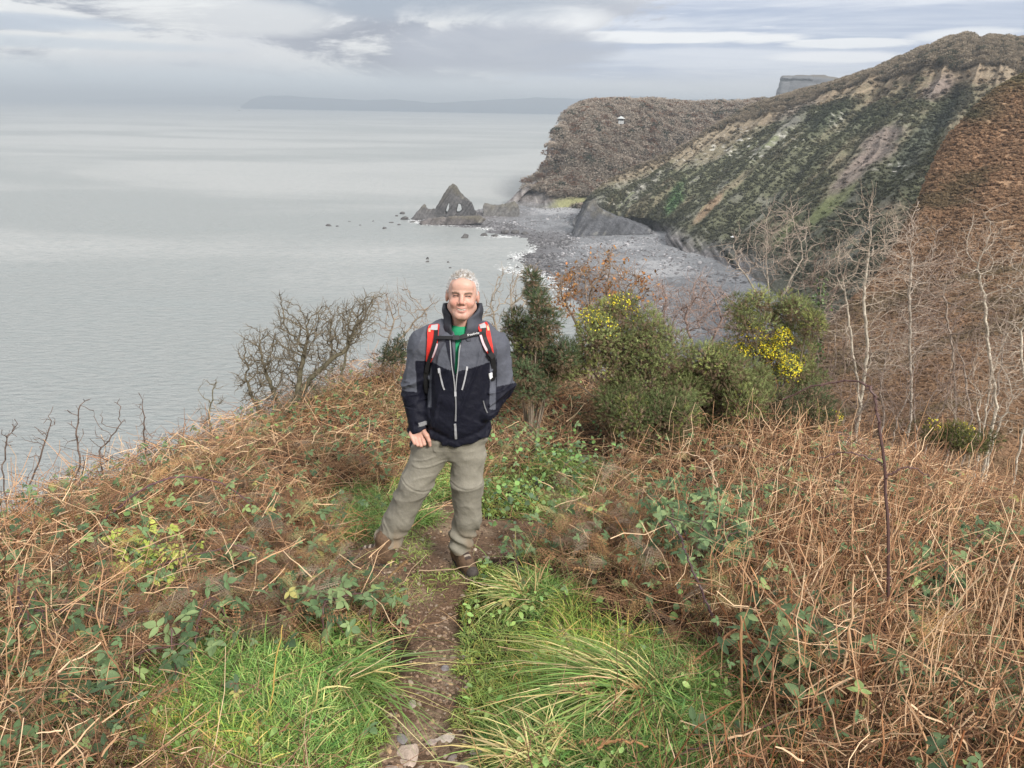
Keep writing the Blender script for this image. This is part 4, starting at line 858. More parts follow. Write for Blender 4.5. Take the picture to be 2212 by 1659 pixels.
STN = [(880, 1600, .055, (0.42, 0.33, 0.27), 'largest pinkish flat stone at the bottom edge of the path'), (962, 1562, .036, (0.52, 0.44, 0.37), 'pale cream flat stone lying on its own in the middle of the path'), (850, 1642, .045, (0.30, 0.24, 0.20), 'brown slab at the bottom left corner of the path'),
       (930, 1570, .022, (0.38, 0.30, 0.26), 'small upright grey-pink chip just left of the cream flat stone'), (868, 1572, .026, (0.20, 0.18, 0.18), 'dark grey slate chip on the left edge of the path'), (905, 1635, .036, (0.36, 0.29, 0.25), 'rounded pinkish stone at the foot of the path picture edge'),
       (1000, 1635, .030, (0.38, 0.32, 0.28), 'pale grey-brown stone low on the right edge of the path'), (975, 1605, .022, (0.26, 0.21, 0.19), 'little brown stone below the cream flat stone'), (1052, 1206, .02, (0.30, 0.26, 0.22), 'small grey stone beside the toe of the right boot'), (1026, 1175, .016, (0.5, 0.42, 0.34), 'small pale stone behind the right boot'),
       (912, 1168, .016, (0.52, 0.46, 0.38), 'small pale stone on the bare earth between the boots'), (960, 1418, .026, (0.20, 0.18, 0.18), 'dark flat slate half way down the path'), (1000, 1395, .02, (0.18, 0.16, 0.15), 'dark slate at the right edge of the path'), (890, 1500, .022, (0.30, 0.25, 0.21), 'brown chip beside the drooping grass on the left of the path'), (1030, 1600, .024, (0.33, 0.28, 0.24), 'greyish chip partly under the grass at the right of the path')]
for i, (x, y, s, c, lb) in enumerate(STN):
    P0 = ghit(np.array([x]), np.array([y]))[0]; P0[2] = float(g(P0[0], P0[1])); tv, tt = rock_mesh(200+i, 3, 0.3)
    M = frames(np.array([[math.cos(i*1.7), math.sin(i*1.7), 0.1*math.sin(i)]]))[0]; V = (tv*np.array([1.15, 0.85, 0.36]))@M.T*s+P0+np.array([0, 0, s*0.1])
    build("stone", V, tt, mat("path_stone", attr=True, rough=0.8, spec=0.25, var=[(50, 0.25)], bump=[(90, 0.5, 0.01)]), col=np.tile(c, (len(V), 1)), loc=P0, smooth=False, label=lb, category='stone', group='stones on the path')
# ------------------------------------------------------------------ bare trees by space colonisation
def envelope(lobes, Y, dy, n):
    """attractor points inside ellipsoids given as picture-size lobes standing at distance Y"""
    A = []; tot = sum(l[2]*l[3] for l in lobes)
    for l in lobes:
        k = max(8, int(n*l[2]*l[3]/tot)); q = rand_dirs(k)*rng.random((k, 1))**(1/2.4)
        y_ = Y+(l[4] if len(l) > 4 else 0); c = at_y(l[0], l[1], y_); e1 = at_y(l[0]+l[2], l[1], y_)-c; e2 = at_y(l[0], l[1]-l[3], y_)-c
        A.append(c+q[:, :1]*e1+q[:, 1:2]*np.array([0, 1., 0])*dy+q[:, 2:]*np.array([0, 0, 1])*np.linalg.norm(e2))
    return np.concatenate(A)
def grow(starts, A, step, infl, kill, bias=(0, 0, 0.1), jit=0.25, maxn=6500, iters=140):
    """starts: list of polylines (world) forming the first nodes; returns nodes, parents"""
    N = [np.asarray(starts[0][0], float)]; par = [-1]
    for pl in starts:
        pr = 0; pl = np.asarray(pl, float)
        for a, b in zip(pl[:-1], pl[1:]):
            m = max(1, int(np.linalg.norm(b-a)/step))
            for j in range(1, m+1):
                N.append(a+(b-a)*j/m+rng.normal(size=3)*step*0.10); par.append(pr); pr = len(N)-1
    bias = np.array(bias, float); alive = np.ones(len(A), bool); D = np.full(len(A), 1e9); I = np.zeros(len(A), int); new = list(range(len(N)))
    for it in range(iters):
        Q = np.array([N[k] for k in new]); d = np.linalg.norm(A[:, None]-Q[None], axis=2); j = d.argmin(1); dm = d[np.arange(len(A)), j]
        up = dm < D; D[up] = dm[up]; I[up] = np.array(new)[j[up]]; alive &= D > kill
        s = alive & (D < infl)
        if not s.any() or len(N) > maxn: break
        ids = np.unique(I[s]); NN = np.array(N); new = []
        for k in ids:
            v = norm((A[s & (I == k)]-NN[k])).sum(0); v = v/max(np.linalg.norm(v), 1e-6)+bias+rng.normal(size=3)*jit; v /= np.linalg.norm(v)
            N.append(NN[k]+v*step); par.append(int(k)); new.append(len(N)-1)
    return np.array(N), np.array(par)
def radii(N, par, r0, p=2.3, rmax=1e9):
    w_ = np.zeros(len(N)); ch = np.zeros(len(N), int)
    for k in range(len(N)-1, 0, -1):
        if ch[k] == 0: w_[k] = r0**p
        w_[par[k]] += w_[k]; ch[par[k]] += 1
    return np.minimum(w_**(1/p), rmax), ch
def bare_tree(name, label, Y, starts_px, lobes, base=None, dy=None, n=500, step=0.09, infl=0.6, kill=0.13, r0=0.0035, rmax=0.05, bias=(0, 0, .12), jit=0.25, col=((0.30, 0.25, 0.20), (0.20, 0.15, 0.12)), twig=1.0, twl=0.12, group=None, category='tree', leaves=None, p=2.3, deep=0.25, ivy=False, parts=True):
    b = at_y(starts_px[0][0][0], starts_px[0][0][1], Y); b[2] = float(g(b[0], b[1]))-0.04
    if base is not None: b = np.array(base, float)
    starts = []
    for pl in starts_px:
        W_ = [b]+[at_y(q[0], q[1], Y+(q[2] if len(q) > 2 else 0)) for q in pl[1:]]; starts.append(W_)
    if name == 'bare_tree': n = int(n*1.5); kill *= 0.85; rmax *= 0.58; twig *= 1.3
    if name == 'thicket': n = int(n*1.1); r0 *= 0.8
    A = envelope(lobes, Y, dy if dy is not None else 0.45, n)
    N, par = grow(starts, A, step, infl, kill, bias, jit); R, ch = radii(N, par, r0, p, rmax)
    t = thing(name, label, category, b, group); e = np.arange(1, len(N)); Pp = N[par[e]]; Pc = N[e]
    ra = np.minimum(R[par[e]], R[e]*1.25); rb = R[e]; thick = rb > max(0.30*R.max(), r0*3.0)
    ca, cb = np.array(col[0]), np.array(col[1]); BK = mat("bark_"+name, attr=True, rough=0.85, spec=0.2, var=[(25, 0.35), (90, 0.2)], bump=[(60, 0.4, 0.01)])
    def seg(idx, nm, n_s):
        if not idx.any(): return
        a = Acc(); d_ = norm(Pc[idx]-Pp[idx])*rb[idx][:, None]*0.4
        sh = np.clip(rb[idx]/(0.6*R.max()), 0, 1)[:, None]; cc = (cb*(1-sh)+ca*sh)*(0.8+0.4*rng.random((idx.sum(), 1)))
        tubes(a, np.stack([Pp[idx]-d_, Pc[idx]+d_], 1), np.stack([ra[idx], rb[idx]], 1), n_s, cc); return a
    a1 = seg(thick, 'trunk', 7); a2 = seg(~thick, 'branches', 4)
    if a1: a1.build('trunk', BK, parent=t, smooth=True)
    if a2 is None: a2 = Acc()
    # fine twigs
    tips = np.where(R < r0*2.6)[0]; tips = tips[tips > 3]; k = int(len(tips)*twig)
    if k > 3:
        s = rng.choice(tips, k); dr = norm(norm(N[s]-N[par[s]])+0.75*rng.normal(size=(k, 3))*np.array([1, 1, .8])+np.array(bias)*2.0)
        S = 5; L = twl*(0.4+0.9*rng.random(k)); C = N[s][:, None]+dr[:, None]*np.linspace(0, 1, S)[None, :, None]*L[:, None, None]; C[:, 1:] += np.cumsum(rng.normal(size=(k, S-1, 3))*0.07, 1)*L[:, None, None]
        a2.n and None; tubes(a2, C, (r0*0.8*np.linspace(1, 0.5, S))[None]*np.ones((k, 1)), 3, cb*(0.8+0.4*rng.random((k, 1))))
        tipP = C[:, -1]
        if leaves:
            m = rng.random(k) < leaves[1]; nl = int(m.sum()*leaves[3]); q = C[np.repeat(np.where(m)[0], leaves[3]), rng.integers(1, S, nl)]+rng.normal(size=(nl, 3))*0.02
            al = Acc(); scatter(al, LV, LF, None, q, frames(rand_dirs(nl), norm(rng.normal(size=(nl, 3))+np.array([0, 0, .6]))), leaves[2]*(0.6+0.8*rng.random(nl)), vary(leaves[0], nl, 0.3)); al.build('leaves', mat("tree_leaves", attr=True, rough=0.6, transl=0.3), parent=t)
    a2.build('branches', BK, parent=t)
    if ivy:
        th = np.where(R > 0.4*R.max())[0]; q = N[rng.choice(th, 900)]+rng.normal(size=(900, 3))*0.07; al = Acc(); scatter(al, LV*np.array([1.5, 1, 1]), LF, None, q, frames(rand_dirs(900), norm(rng.normal(size=(900, 3))+np.array([0, -.6, .5]))), 0.05*(0.6+0.7*rng.random(900)), vary((0.09, 0.14, 0.04), 900, 0.3)); al.build('ivy', mat("ivy_leaves", attr=True, rough=0.45, spec=0.5), parent=t)
    return t, N, R
HB = ((0.16, 0.145, 0.095), (0.145, 0.12, 0.085))
bare_tree('hawthorn', 'dark leafless wind-swept hawthorn, its thick crooked trunk leaning right, left of the man', 7.9,
    [[(604, 925), (612, 890), (640, 862), (672, 815), (715, 778), (748, 755)], [(604, 925), (606, 880), (588, 840), (570, 790)], [(604, 925), (640, 862), (650, 800), (660, 745)], [(604, 925), (570, 905), (545, 860), (530, 810)]],
    [(565, 830, 52, 70), (590, 775, 60, 75), (655, 740, 70, 70), (715, 715, 65, 65), (770, 690, 42, 48), (540, 770, 28, 60), (605, 680, 14, 42), (800, 650, 26, 22), (690, 790, 60, 35), (640, 850, 60, 40)],
    n=2300, step=0.045, infl=0.5, kill=0.062, r0=0.0034, rmax=0.055, dy=0.42, bias=(.06, 0, .16), jit=0.32, col=HB, twig=1.6, twl=0.10)
bare_tree('slender_tree', 'thin dark bare tree just right of the wind-swept hawthorn, standing against the sea', 9.2, [[(732, 862), (738, 820), (748, 760), (765, 715)], [(732, 862), (716, 800), (712, 760)]], [(765, 705, 42, 62), (735, 770, 34, 50), (800, 690, 22, 40)], n=360, step=0.07, kill=0.11, r0=0.0034, rmax=0.02, col=HB, twig=1.2)
bare_tree('slender_tree', 'pale bare multi-stemmed sapling between the hawthorn and the man, bending right towards his shoulder', 10.2, [[(815, 790), (838, 740), (852, 690)], [(815, 790), (860, 735), (900, 690), (935, 655)]], [(845, 680, 48, 62), (900, 695, 46, 40), (870, 640, 20, 30), (930, 660, 24, 16)], n=420, step=0.075, kill=0.12, r0=0.0036, rmax=0.02, col=((0.30, 0.25, 0.19), (0.24, 0.19, 0.15)), twig=1.3, twl=0.15)
bare_tree('sapling', 'slim upright leafless sapling left of the hawthorn with fine twigs against the sea', 6.9, [[(456, 1000), (455, 940), (452, 880)]], [(450, 880, 26, 75), (470, 850, 18, 50), (436, 900, 14, 40)], n=150, step=0.05, infl=.4, kill=0.08, r0=0.0026, rmax=0.009, dy=0.15, col=HB, twig=1.4, twl=0.09)
DS = [((70, 1130), [(66, 1060), (84, 1010), (112, 925)], [(80, 1000, 22, 50), (108, 930, 8, 40)], 5.0, 'dark forked leafless shoot near the left edge, left of the taller forked one'),
      ((140, 1140), [(160, 1060), (175, 1010), (163, 940)], [(165, 960, 20, 60), (190, 900, 16, 24)], 4.8, 'tall dark leafless shoot forking twice above the brown stems at the left'),
      ((235, 1120), [(222, 1040), (215, 990), (262, 930)], [(215, 970, 26, 50), (260, 920, 14, 40)], 5.2, 'dark widely forked leafless shoot right of the twice-forked one'),
      ((318, 1110), [(318, 1030), (312, 950), (308, 890)], [(308, 930, 14, 60), (322, 980, 24, 40)], 5.4, 'straight single leafless shoot with a bent side twig, below and left of the slim sapling'),
      ((0, 1100), [(6, 1030), (14, 960)], [(14, 960, 10, 40), (34, 960, 16, 20)], 4.7, 'short knobbly leafless shoot cut by the left picture edge'),
      ((300, 1090), [(380, 1000), (405, 980)], [(400, 975, 30, 30), (360, 1010, 30, 30)], 6.0, 'low reddish leafless shoots in front of the slim sapling')]
for i, (b_, pl, lb, Y, label) in enumerate(DS):
    pl = [(q[0], q[1]-14) for q in pl]; lb = [(q[0], q[1]-26, q[2], q[3]*1.25) for q in lb]
    bare_tree('leafless_shoot', label, Y, [[b_]+pl], lb, n=90, step=0.04, infl=0.4, kill=0.07, r0=0.0022, rmax=0.006, dy=0.12, jit=0.3, col=((0.15, 0.11, 0.09), (0.12, 0.09, 0.075)), twig=0.5, twl=0.05, group='dark leafless shoots at the left edge of the bank', category='shrub')
bare_tree('slender_tree', "tangled pale leafless tree behind the man's left shoulder, left of the dark gorse column", 9.0, [[(1120, 800), (1112, 720), (1105, 660)], [(1120, 800), (1075, 720), (1060, 660)]], [(1105, 640, 50, 62), (1065, 680, 36, 50), (1140, 610, 30, 44), (1170, 640, 30, 40)], n=560, step=0.075, kill=0.115, r0=0.004, rmax=0.022, col=((0.36, 0.31, 0.24), (0.28, 0.23, 0.18)), twig=1.2, twl=0.12)
bare_tree('shrub', 'twiggy brown shrub still holding rusty orange leaves, in front of the shingle beach', 10.5, [[(1290, 760), (1285, 700), (1275, 640)], [(1290, 760), (1320, 690), (1350, 640)], [(1290, 760), (1240, 690), (1215, 640)]], [(1255, 635, 66, 62), (1330, 640, 70, 62), (1380, 625, 30, 40), (1300, 580, 44, 40), (1205, 640, 26, 50)], n=900, step=0.085, kill=0.125, r0=0.0042, rmax=0.03, dy=0.7, col=((0.24, 0.19, 0.14), (0.22, 0.155, 0.11)), twig=1.5, twl=0.2, category='shrub', leaves=((0.36, 0.17, 0.06), 0.55, 0.042, 3))
bare_tree('shrub', 'tall sparse leafless stems rising out of the rusty-leaved shrub against the beach', 10.0, [[(1280, 760), (1310, 640), (1318, 560)], [(1280, 760), (1270, 660), (1262, 600)]], [(1318, 560, 34, 40), (1265, 600, 40, 40), (1350, 590, 30, 30)], n=150, step=0.09, kill=0.16, r0=0.0042, rmax=0.016, col=((0.28, 0.22, 0.17), (0.24, 0.18, 0.14)), twig=1.0, twl=0.2, category='shrub')
bare_tree('shrub', 'misty pinkish-brown leafless thicket between the rusty-leaved shrub and the tall gorse', 12.0, [[(1500, 800), (1495, 740), (1480, 690)], [(1500, 800), (1540, 730), (1560, 690)], [(1500, 800), (1450, 730), (1430, 690)]], [(1470, 680, 70, 55), (1550, 680, 55, 55), (1430, 640, 30, 40), (1520, 630, 40, 30)], n=1000, step=0.09, kill=0.12, r0=0.0045, rmax=0.02, dy=0.8, col=((0.27, 0.20, 0.17), (0.26, 0.19, 0.16)), twig=1.5, twl=0.25, category='shrub')
PT = ((0.47, 0.42, 0.34), (0.35, 0.28, 0.22)); PD = ((0.27, 0.22, 0.18), (0.21, 0.15, 0.12))
kw = dict(step=0.10, infl=0.85, r0=0.0040, jit=0.22, twl=0.32, group='leafless trees standing in the combe at the right')
bare_tree('bare_tree', 'pale grey leafless tree with the thickest trunk, near the middle of the right-hand thicket', 11.5, [[(1850, 960), (1858, 880), (1875, 760), (1868, 680), (1868, 600), (1880, 540)], [(1850, 960), (1858, 880), (1835, 700), (1820, 600)]], [(1880, 560, 70, 120), (1820, 600, 50, 90), (1930, 640, 50, 70), (1870, 470, 30, 50), (1800, 700, 40, 60), (1900, 760, 80, 60)], n=640, kill=0.20, rmax=0.06, dy=0.8, col=PT, twig=1.2, **kw)
bare_tree('bare_tree', 'straight pale trunk with high thin branches, right of the thick pale tree', 12.0, [[(1976, 980), (1970, 880), (1966, 760), (1964, 650), (1968, 560)]], [(1968, 520, 55, 100), (2010, 600, 50, 70), (1930, 560, 36, 60), (1990, 720, 60, 60)], n=420, kill=0.2, rmax=0.038, dy=0.7, col=((0.42, 0.37, 0.31), (0.33, 0.26, 0.21)), twig=1.1, **kw)
bare_tree('bare_tree', 'pale leafless tree rightmost of the tall ones, its white upper branches zigzagging', 12.0, [[(2156, 1000), (2152, 880), (2135, 740), (2124, 640), (2112, 580)], [(2156, 1000), (2145, 800), (2185, 700)]], [(2125, 560, 55, 90), (2180, 600, 45, 70), (2090, 620, 36, 60), (2140, 480, 26, 40), (2170, 760, 50, 60)], n=440, kill=0.2, rmax=0.05, dy=0.8, col=PT, twig=1.1, **kw)
bare_tree('bare_tree', 'pale spreading leafless tree rising behind the yellow-flowered gorse, against the green hillside', 13.5, [[(1668, 760), (1664, 680), (1660, 630), (1655, 570)], [(1668, 760), (1690, 640), (1730, 560)], [(1668, 760), (1640, 640), (1600, 580)]], [(1650, 540, 70, 80), (1730, 560, 50, 90), (1590, 560, 40, 50), (1700, 480, 40, 50)], n=460, kill=0.22, rmax=0.045, dy=0.8, col=((0.44, 0.39, 0.32), (0.34, 0.27, 0.22)), twig=1.1, **kw)
bare_tree('bare_tree', 'dark thin leafless tree leaning between the straight pale trunk and the rightmost tall tree', 11.0, [[(2062, 990), (2066, 880), (2058, 760), (2040, 640)]], [(2050, 620, 40, 100), (2080, 700, 50, 70), (2020, 680, 30, 60)], n=260, kill=0.2, rmax=0.026, dy=0.6, col=PD, twig=1.1, **kw)
bare_tree('bare_tree', 'dark leafless tree wrapped in green ivy, left of the thick pale tree', 12.5, [[(1775, 900), (1768, 800), (1764, 700), (1770, 650)]], [(1780, 600, 45, 80), (1745, 640, 36, 60), (1810, 660, 36, 60)], n=260, kill=0.22, rmax=0.04, dy=0.6, col=PD, twig=1.1, ivy=True, **kw)
bare_tree('bare_tree', 'thin pale leafless tree cut off by the right picture edge', 10.5, [[(2225, 1000), (2222, 880), (2205, 760), (2215, 640)]], [(2205, 700, 40, 110), (2180, 800, 40, 70), (2215, 560, 26, 50)], n=240, kill=0.2, rmax=0.03, dy=0.6, col=PT, twig=1.0, **kw)
for i, (x, y0, lb, Y, c_, label) in enumerate([
    (1835, 960, [(1835, 840, 70, 90), (1780, 850, 50, 60), (1890, 860, 50, 70)], 10.5, PD, 'low dense leafless thicket around the foot of the thick pale tree'),
    (1990, 990, [(1990, 860, 80, 90), (2050, 850, 50, 70), (1930, 850, 40, 60)], 10.0, PD, 'low dense leafless thicket around the straight pale trunk'),
    (2130, 1000, [(2120, 860, 80, 100), (2190, 850, 40, 80)], 10.2, PT, 'low pale leafless thicket around the rightmost tall tree'),
    (1760, 900, [(1770, 760, 60, 80), (1820, 720, 50, 60)], 13.0, PD, 'brown leafless thicket behind the gorse, below the ivy-wrapped tree'),
    (1920, 960, [(1930, 720, 70, 90), (1990, 700, 50, 80)], 14.5, PD, 'grey-brown leafless thicket deep behind the straight pale trunk'),
    (2110, 960, [(2110, 720, 80, 90), (2190, 700, 50, 80), (2050, 740, 40, 60)], 15.0, PD, 'grey-brown leafless thicket deep behind the rightmost tall tree')]):
    bare_tree('thicket', label, Y, [[(x, y0), (x-10, y0-60), (x-20, y0-110)], [(x, y0), (x+20, y0-60), (x+45, y0-110)], [(x, y0), (x-30, y0-50), (x-60, y0-90)]], lb, n=520, step=0.11, infl=0.8, kill=0.16, r0=0.0046, rmax=0.022, dy=0.7, col=c_, twig=1.2, twl=0.28, group='leafless thickets in the combe at the right', category='thicket')
# ------------------------------------------------------------------ gorse
def sprig_tpl(seed, ns=11):
    r = np.random.default_rng(seed); V = []; T = []; k = 0
    for i in range(ns):
        y = 0.08+0.9*i/ns; a = i*2.4; l = 0.42*(1.15-0.7*y)*(0.8+0.4*r.random()); d = np.array([math.cos(a)*0.8, 0.62, math.sin(a)*0.8]); s = np.array([-math.sin(a), 0, math.cos(a)])*0.055
        o = np.array([0, y, 0]); V += [o-s, o+s, o+d*l]; T.append((k, k+1, k+2)); k += 3
    V += [(-0.03, 0, 0), (0.03, 0, 0), (0, 1.05, 0)]; T.append((k, k+1, k+2)); V = np.array(V, float)
    return V, np.array(T), np.repeat(0.8+0.4*r.random((len(V)//3, 1)), 3, 0)*np.ones(3)
SP = [sprig_tpl(k) for k in range(5)]
fa = np.arange(5)*2*math.pi/5; FLW = np.concatenate([np.stack([0.5*np.cos(fa), 0*fa, 0.5*np.sin(fa)], -1), [[0, 0.35, 0]]]); FLT = np.array([(i, (i+1) % 5, 5) for i in range(5)])
def gorse(label, Y, base_px, lobes, flowers=(), dens=620, size=0.052, green=(0.25, 0.285, 0.11), dy=0.3, brown=0.3):
    if 'narrow' not in label and 'bright mass' not in label: lobes = [(l[0], l[1], l[2]*1.14, l[3]*1.12)+tuple(l[4:]) for l in lobes]
    b = at_y(base_px[0], base_px[1], Y); b[2] = float(g(b[0], b[1])); t = thing('gorse_bush', label, 'gorse', b, 'gorse bushes on the rise')
    a = Acc(); st = Acc(); fl = Acc(); E = []
    for l in lobes:
        y_ = Y+(l[4] if len(l) > 4 else rng.normal()*0.12); c = at_y(l[0], l[1], y_); rx = np.linalg.norm(at_y(l[0]+l[2], l[1], y_)-c); rz = np.linalg.norm(at_y(l[0], l[1]+l[3], y_)-c)*0.95; E.append((c, np.array([rx, min(rx, dy)*1.0+0.05, rz])))
    # break each lobe into small domes so that the outline is lumpy
    D_ = []
    for c, r in E:
        m = max(5, int(16*(r[0]*r[2]/0.06)**0.8)); d = rand_dirs(m); d[:, 2] = d[:, 2]*0.9+0.1
        q = c+d*r*(0.50+0.42*rng.random((m, 1))); s = (0.075+0.075*rng.random(m))*min(1.0, 0.35+r[0]/0.12)
        D_.append(np.concatenate([q, s[:, None]], 1))
        w_ = b+np.array([(c[0]-b[0])*0.15, 0.1*rng.normal(), 0]); mid = (w_+c)/2+rng.normal(size=3)*0.06; tt = np.linspace(0, 1, 8)[:, None]; C = (1-tt)**2*w_+2*tt*(1-tt)*mid+tt*tt*c
        tubes(st, C[None], np.linspace(0.016, 0.006, 8)[None], 5, np.array([[0.20, 0.16, 0.12]]))
        for j in rng.choice(m, min(m, 7), replace=False):
            C = (1-tt)**2*c+2*tt*(1-tt)*((c+q[j])/2+rng.normal(size=3)*0.04)+tt*tt*q[j]; tubes(st, C[None], np.linspace(0.006, 0.003, 8)[None], 4, np.array([[0.22, 0.17, 0.12]]))
    D_ = np.concatenate(D_)
    for q in D_:
        n_ = int(dens*q[3]**2*12*1.1); d = rand_dirs(n_); f = 0.55+0.5*rng.random(n_)**0.6; P = q[:3]+d*q[3]*f[:, None]; o = norm(d+np.array([0, -0.1, 0.35])+0.35*rng.normal(size=(n_, 3)))
        tone = 0.50+0.85*rng.random(); yl = rng.random() < 0.12
        gcol = np.array(green)*0.85+(np.array([0.09, 0.08, 0.01]) if yl else 0); cc = gcol*tone*(0.7+0.6*rng.random((n_, 1)))
        br = (f < 0.72) | (d[:, 2] < -0.45) | (rng.random(n_) < brown*0.25); cc = np.where(br[:, None], np.array([0.25, 0.18, 0.115])*(0.6+0.7*rng.random((n_, 1))), cc)
        k = rng.integers(5); scatter(a, SP[k][0], None, SP[k][1], P, frames(o, norm(rng.normal(size=(n_, 3)))), size*(0.6+0.7*rng.random(n_)), cc, SP[k][2])
    dpx, dpy, _ = proj(D_[:, :3])
    for (x0, y0, rx, ry, k_) in flowers:
        m = np.where(blob(dpx, dpy, x0, y0, rx, ry, 4.0) > 0.35)[0]
        for j in m:
            fl = Acc(); q = D_[j]; n_ = int(120*k_); d = rand_dirs(n_); d = d[(d[:, 2] > -0.2) & (d[:, 1] < 0.6)]; P = q[:3]+d*q[3]*(1.0+0.22*rng.random((len(d), 1)))
            scatter(fl, FLW, None, FLT, P, frames(norm(d+0.5*rng.normal(size=d.shape)), norm(rng.normal(size=d.shape))), 0.013+0.010*rng.random(len(d)), vary((0.95, 0.78, 0.06), len(d), 0.12, 0.02))
            if len(d): fl.build('flower_cluster', mat("gorse_flowers", attr=True, rough=0.6, transl=0.25), parent=t)
    a.build('foliage', mat("gorse_spines", attr=True, rough=0.75, spec=0.2, transl=0.1), parent=t)
    st.build('stems', mat("gorse_wood", attr=True, rough=0.9, var=(30, 0.3)), parent=t)
gorse("dark gorse with a narrow upright column, just right of the man's shoulder", 7.3, (1150, 860), [(1148, 600, 6, 14), (1154, 625, 8, 18), (1163, 652, 12, 18), (1118, 712, 34, 30), (1175, 705, 42, 34), (1145, 755, 56, 42), (1195, 770, 34, 36), (1180, 810, 40, 32), (1120, 800, 34, 32), (1150, 845, 46, 26)], green=(0.105, 0.145, 0.07), dens=900, size=0.05, dy=0.22)
gorse('broadest green gorse, with a few yellow flowers along its upper left edge', 7.6, (1420, 960), [(1330, 680, 46, 34), (1290, 722, 48, 36), (1380, 722, 50, 40), (1250, 768, 38, 36), (1320, 770, 56, 42), (1430, 760, 60, 46), (1500, 790, 56, 46), (1390, 810, 60, 46), (1550, 832, 56, 50), (1470, 848, 66, 50), (1610, 876, 56, 44), (1545, 900, 50, 40), (1500, 860, 60, 46), (1620, 820, 40, 36), (1340, 830, 44, 36), (1545, 790, 40, 34), (1590, 820, 40, 30), (1215, 800, 30, 30)],
      flowers=[(1285, 700, 26, 14, .6), (1335, 660, 22, 9, 0.45), (1375, 690, 16, 9, 0.4), (1312, 722, 24, 8, .4)], dy=0.34)
gorse('low green gorse spreading in front of the biggest bush, down to the brown stems', 6.9, (1400, 1000), [(1350, 890, 46, 36), (1400, 900, 60, 44), (1460, 900, 50, 42), (1370, 945, 50, 36), (1440, 950, 60, 36), (1330, 870, 30, 24)], dy=0.26, green=(0.18, 0.22, 0.085))
gorse('tall gorse with a bright mass of yellow flowers, below the pale spreading tree', 8.6, (1690, 960), [(1600, 668, 24, 26), (1640, 655, 20, 22), (1672, 676, 26, 26), (1712, 660, 22, 24), (1745, 690, 22, 40), (1622, 708, 40, 24), (1690, 722, 46, 26), (1640, 752, 52, 26), (1588, 768, 36, 22), (1735, 770, 26, 40), (1690, 800, 40, 26), (1650, 830, 44, 24), (1745, 840, 30, 36)],
      flowers=[(1650, 738, 60, 26, 1.6), (1695, 772, 34, 32, 1.4), (1588, 755, 26, 16, 1.0), (1700, 805, 14, 22, .8)], dy=0.32)
gorse('dark gorse at the foot of the yellow-flowering bush, right of the big green one', 8.0, (1730, 980), [(1690, 870, 40, 40), (1740, 880, 44, 44), (1720, 920, 56, 36), (1650, 915, 44, 34), (1780, 910, 30, 30)], green=(0.12, 0.15, 0.07), brown=1.0, dy=0.25, flowers=[(1800, 905, 16, 10, .5)])
gorse('small low gorse with dull yellow flowers below the straight pale trunk', 9.0, (2030, 975), [(2020, 938, 32, 18), (2055, 950, 30, 18)], flowers=[(2025, 930, 26, 10, .6)], green=(0.11, 0.12, 0.04), dy=0.2)
gorse('small low gorse with dull yellow flowers, the one nearest the right picture edge', 8.6, (2100, 985), [(2085, 952, 34, 18), (2120, 962, 26, 16)], flowers=[(2090, 945, 28, 10, .6)], green=(0.11, 0.12, 0.04), dy=0.2)
gorse("small dark gorse tuft on the ridge behind the man's right elbow", 9.6, (860, 790), [(866, 752, 16, 22), (845, 770, 16, 14)], green=(0.06, 0.08, 0.04), dy=0.15)
# ------------------------------------------------------------------ brambles
THC = np.array([0.11, 0.055, 0.055])
def cane(acc, W_, r, col=THC, n=26, thorns=True):
    """smooth arching cane through world points with thorns"""
    C = resample(np.asarray(W_, float), n, 0); C[1:-1] += rng.normal(size=(n-2, 3))*0.003; R = np.linspace(r, r*0.5, n); tubes(acc, C[None], R[None], 6, np.array([col])); 
    if thorns:
        k = n*2; i = rng.integers(1, n-1, k); d = rand_dirs(k); ta = norm(C[i+1]-C[i-1]); d = norm(d-(d*ta).sum(1, keepdims=True)*ta-0.4*ta); P = np.stack([C[i], C[i]+d*(R[i]*2.6+0.002)[:, None]], 1); tubes(acc, P, np.stack([R[i]*0.7, R[i]*0.05], 1), 3, np.tile(col*1.3, (k, 1)))
    return C
def bleaves(acc, P, size, cols, near=True):
    n_ = len(P); scatter(acc, BV_*np.array([1.25, 1, 1]), BF_, None, P, leafM(n_, 0.5), size, cols, tcB)
GRN = [(0.11, 0.175, 0.075), (0.16, 0.23, 0.105), (0.065, 0.11, 0.05), (0.21, 0.28, 0.12)]
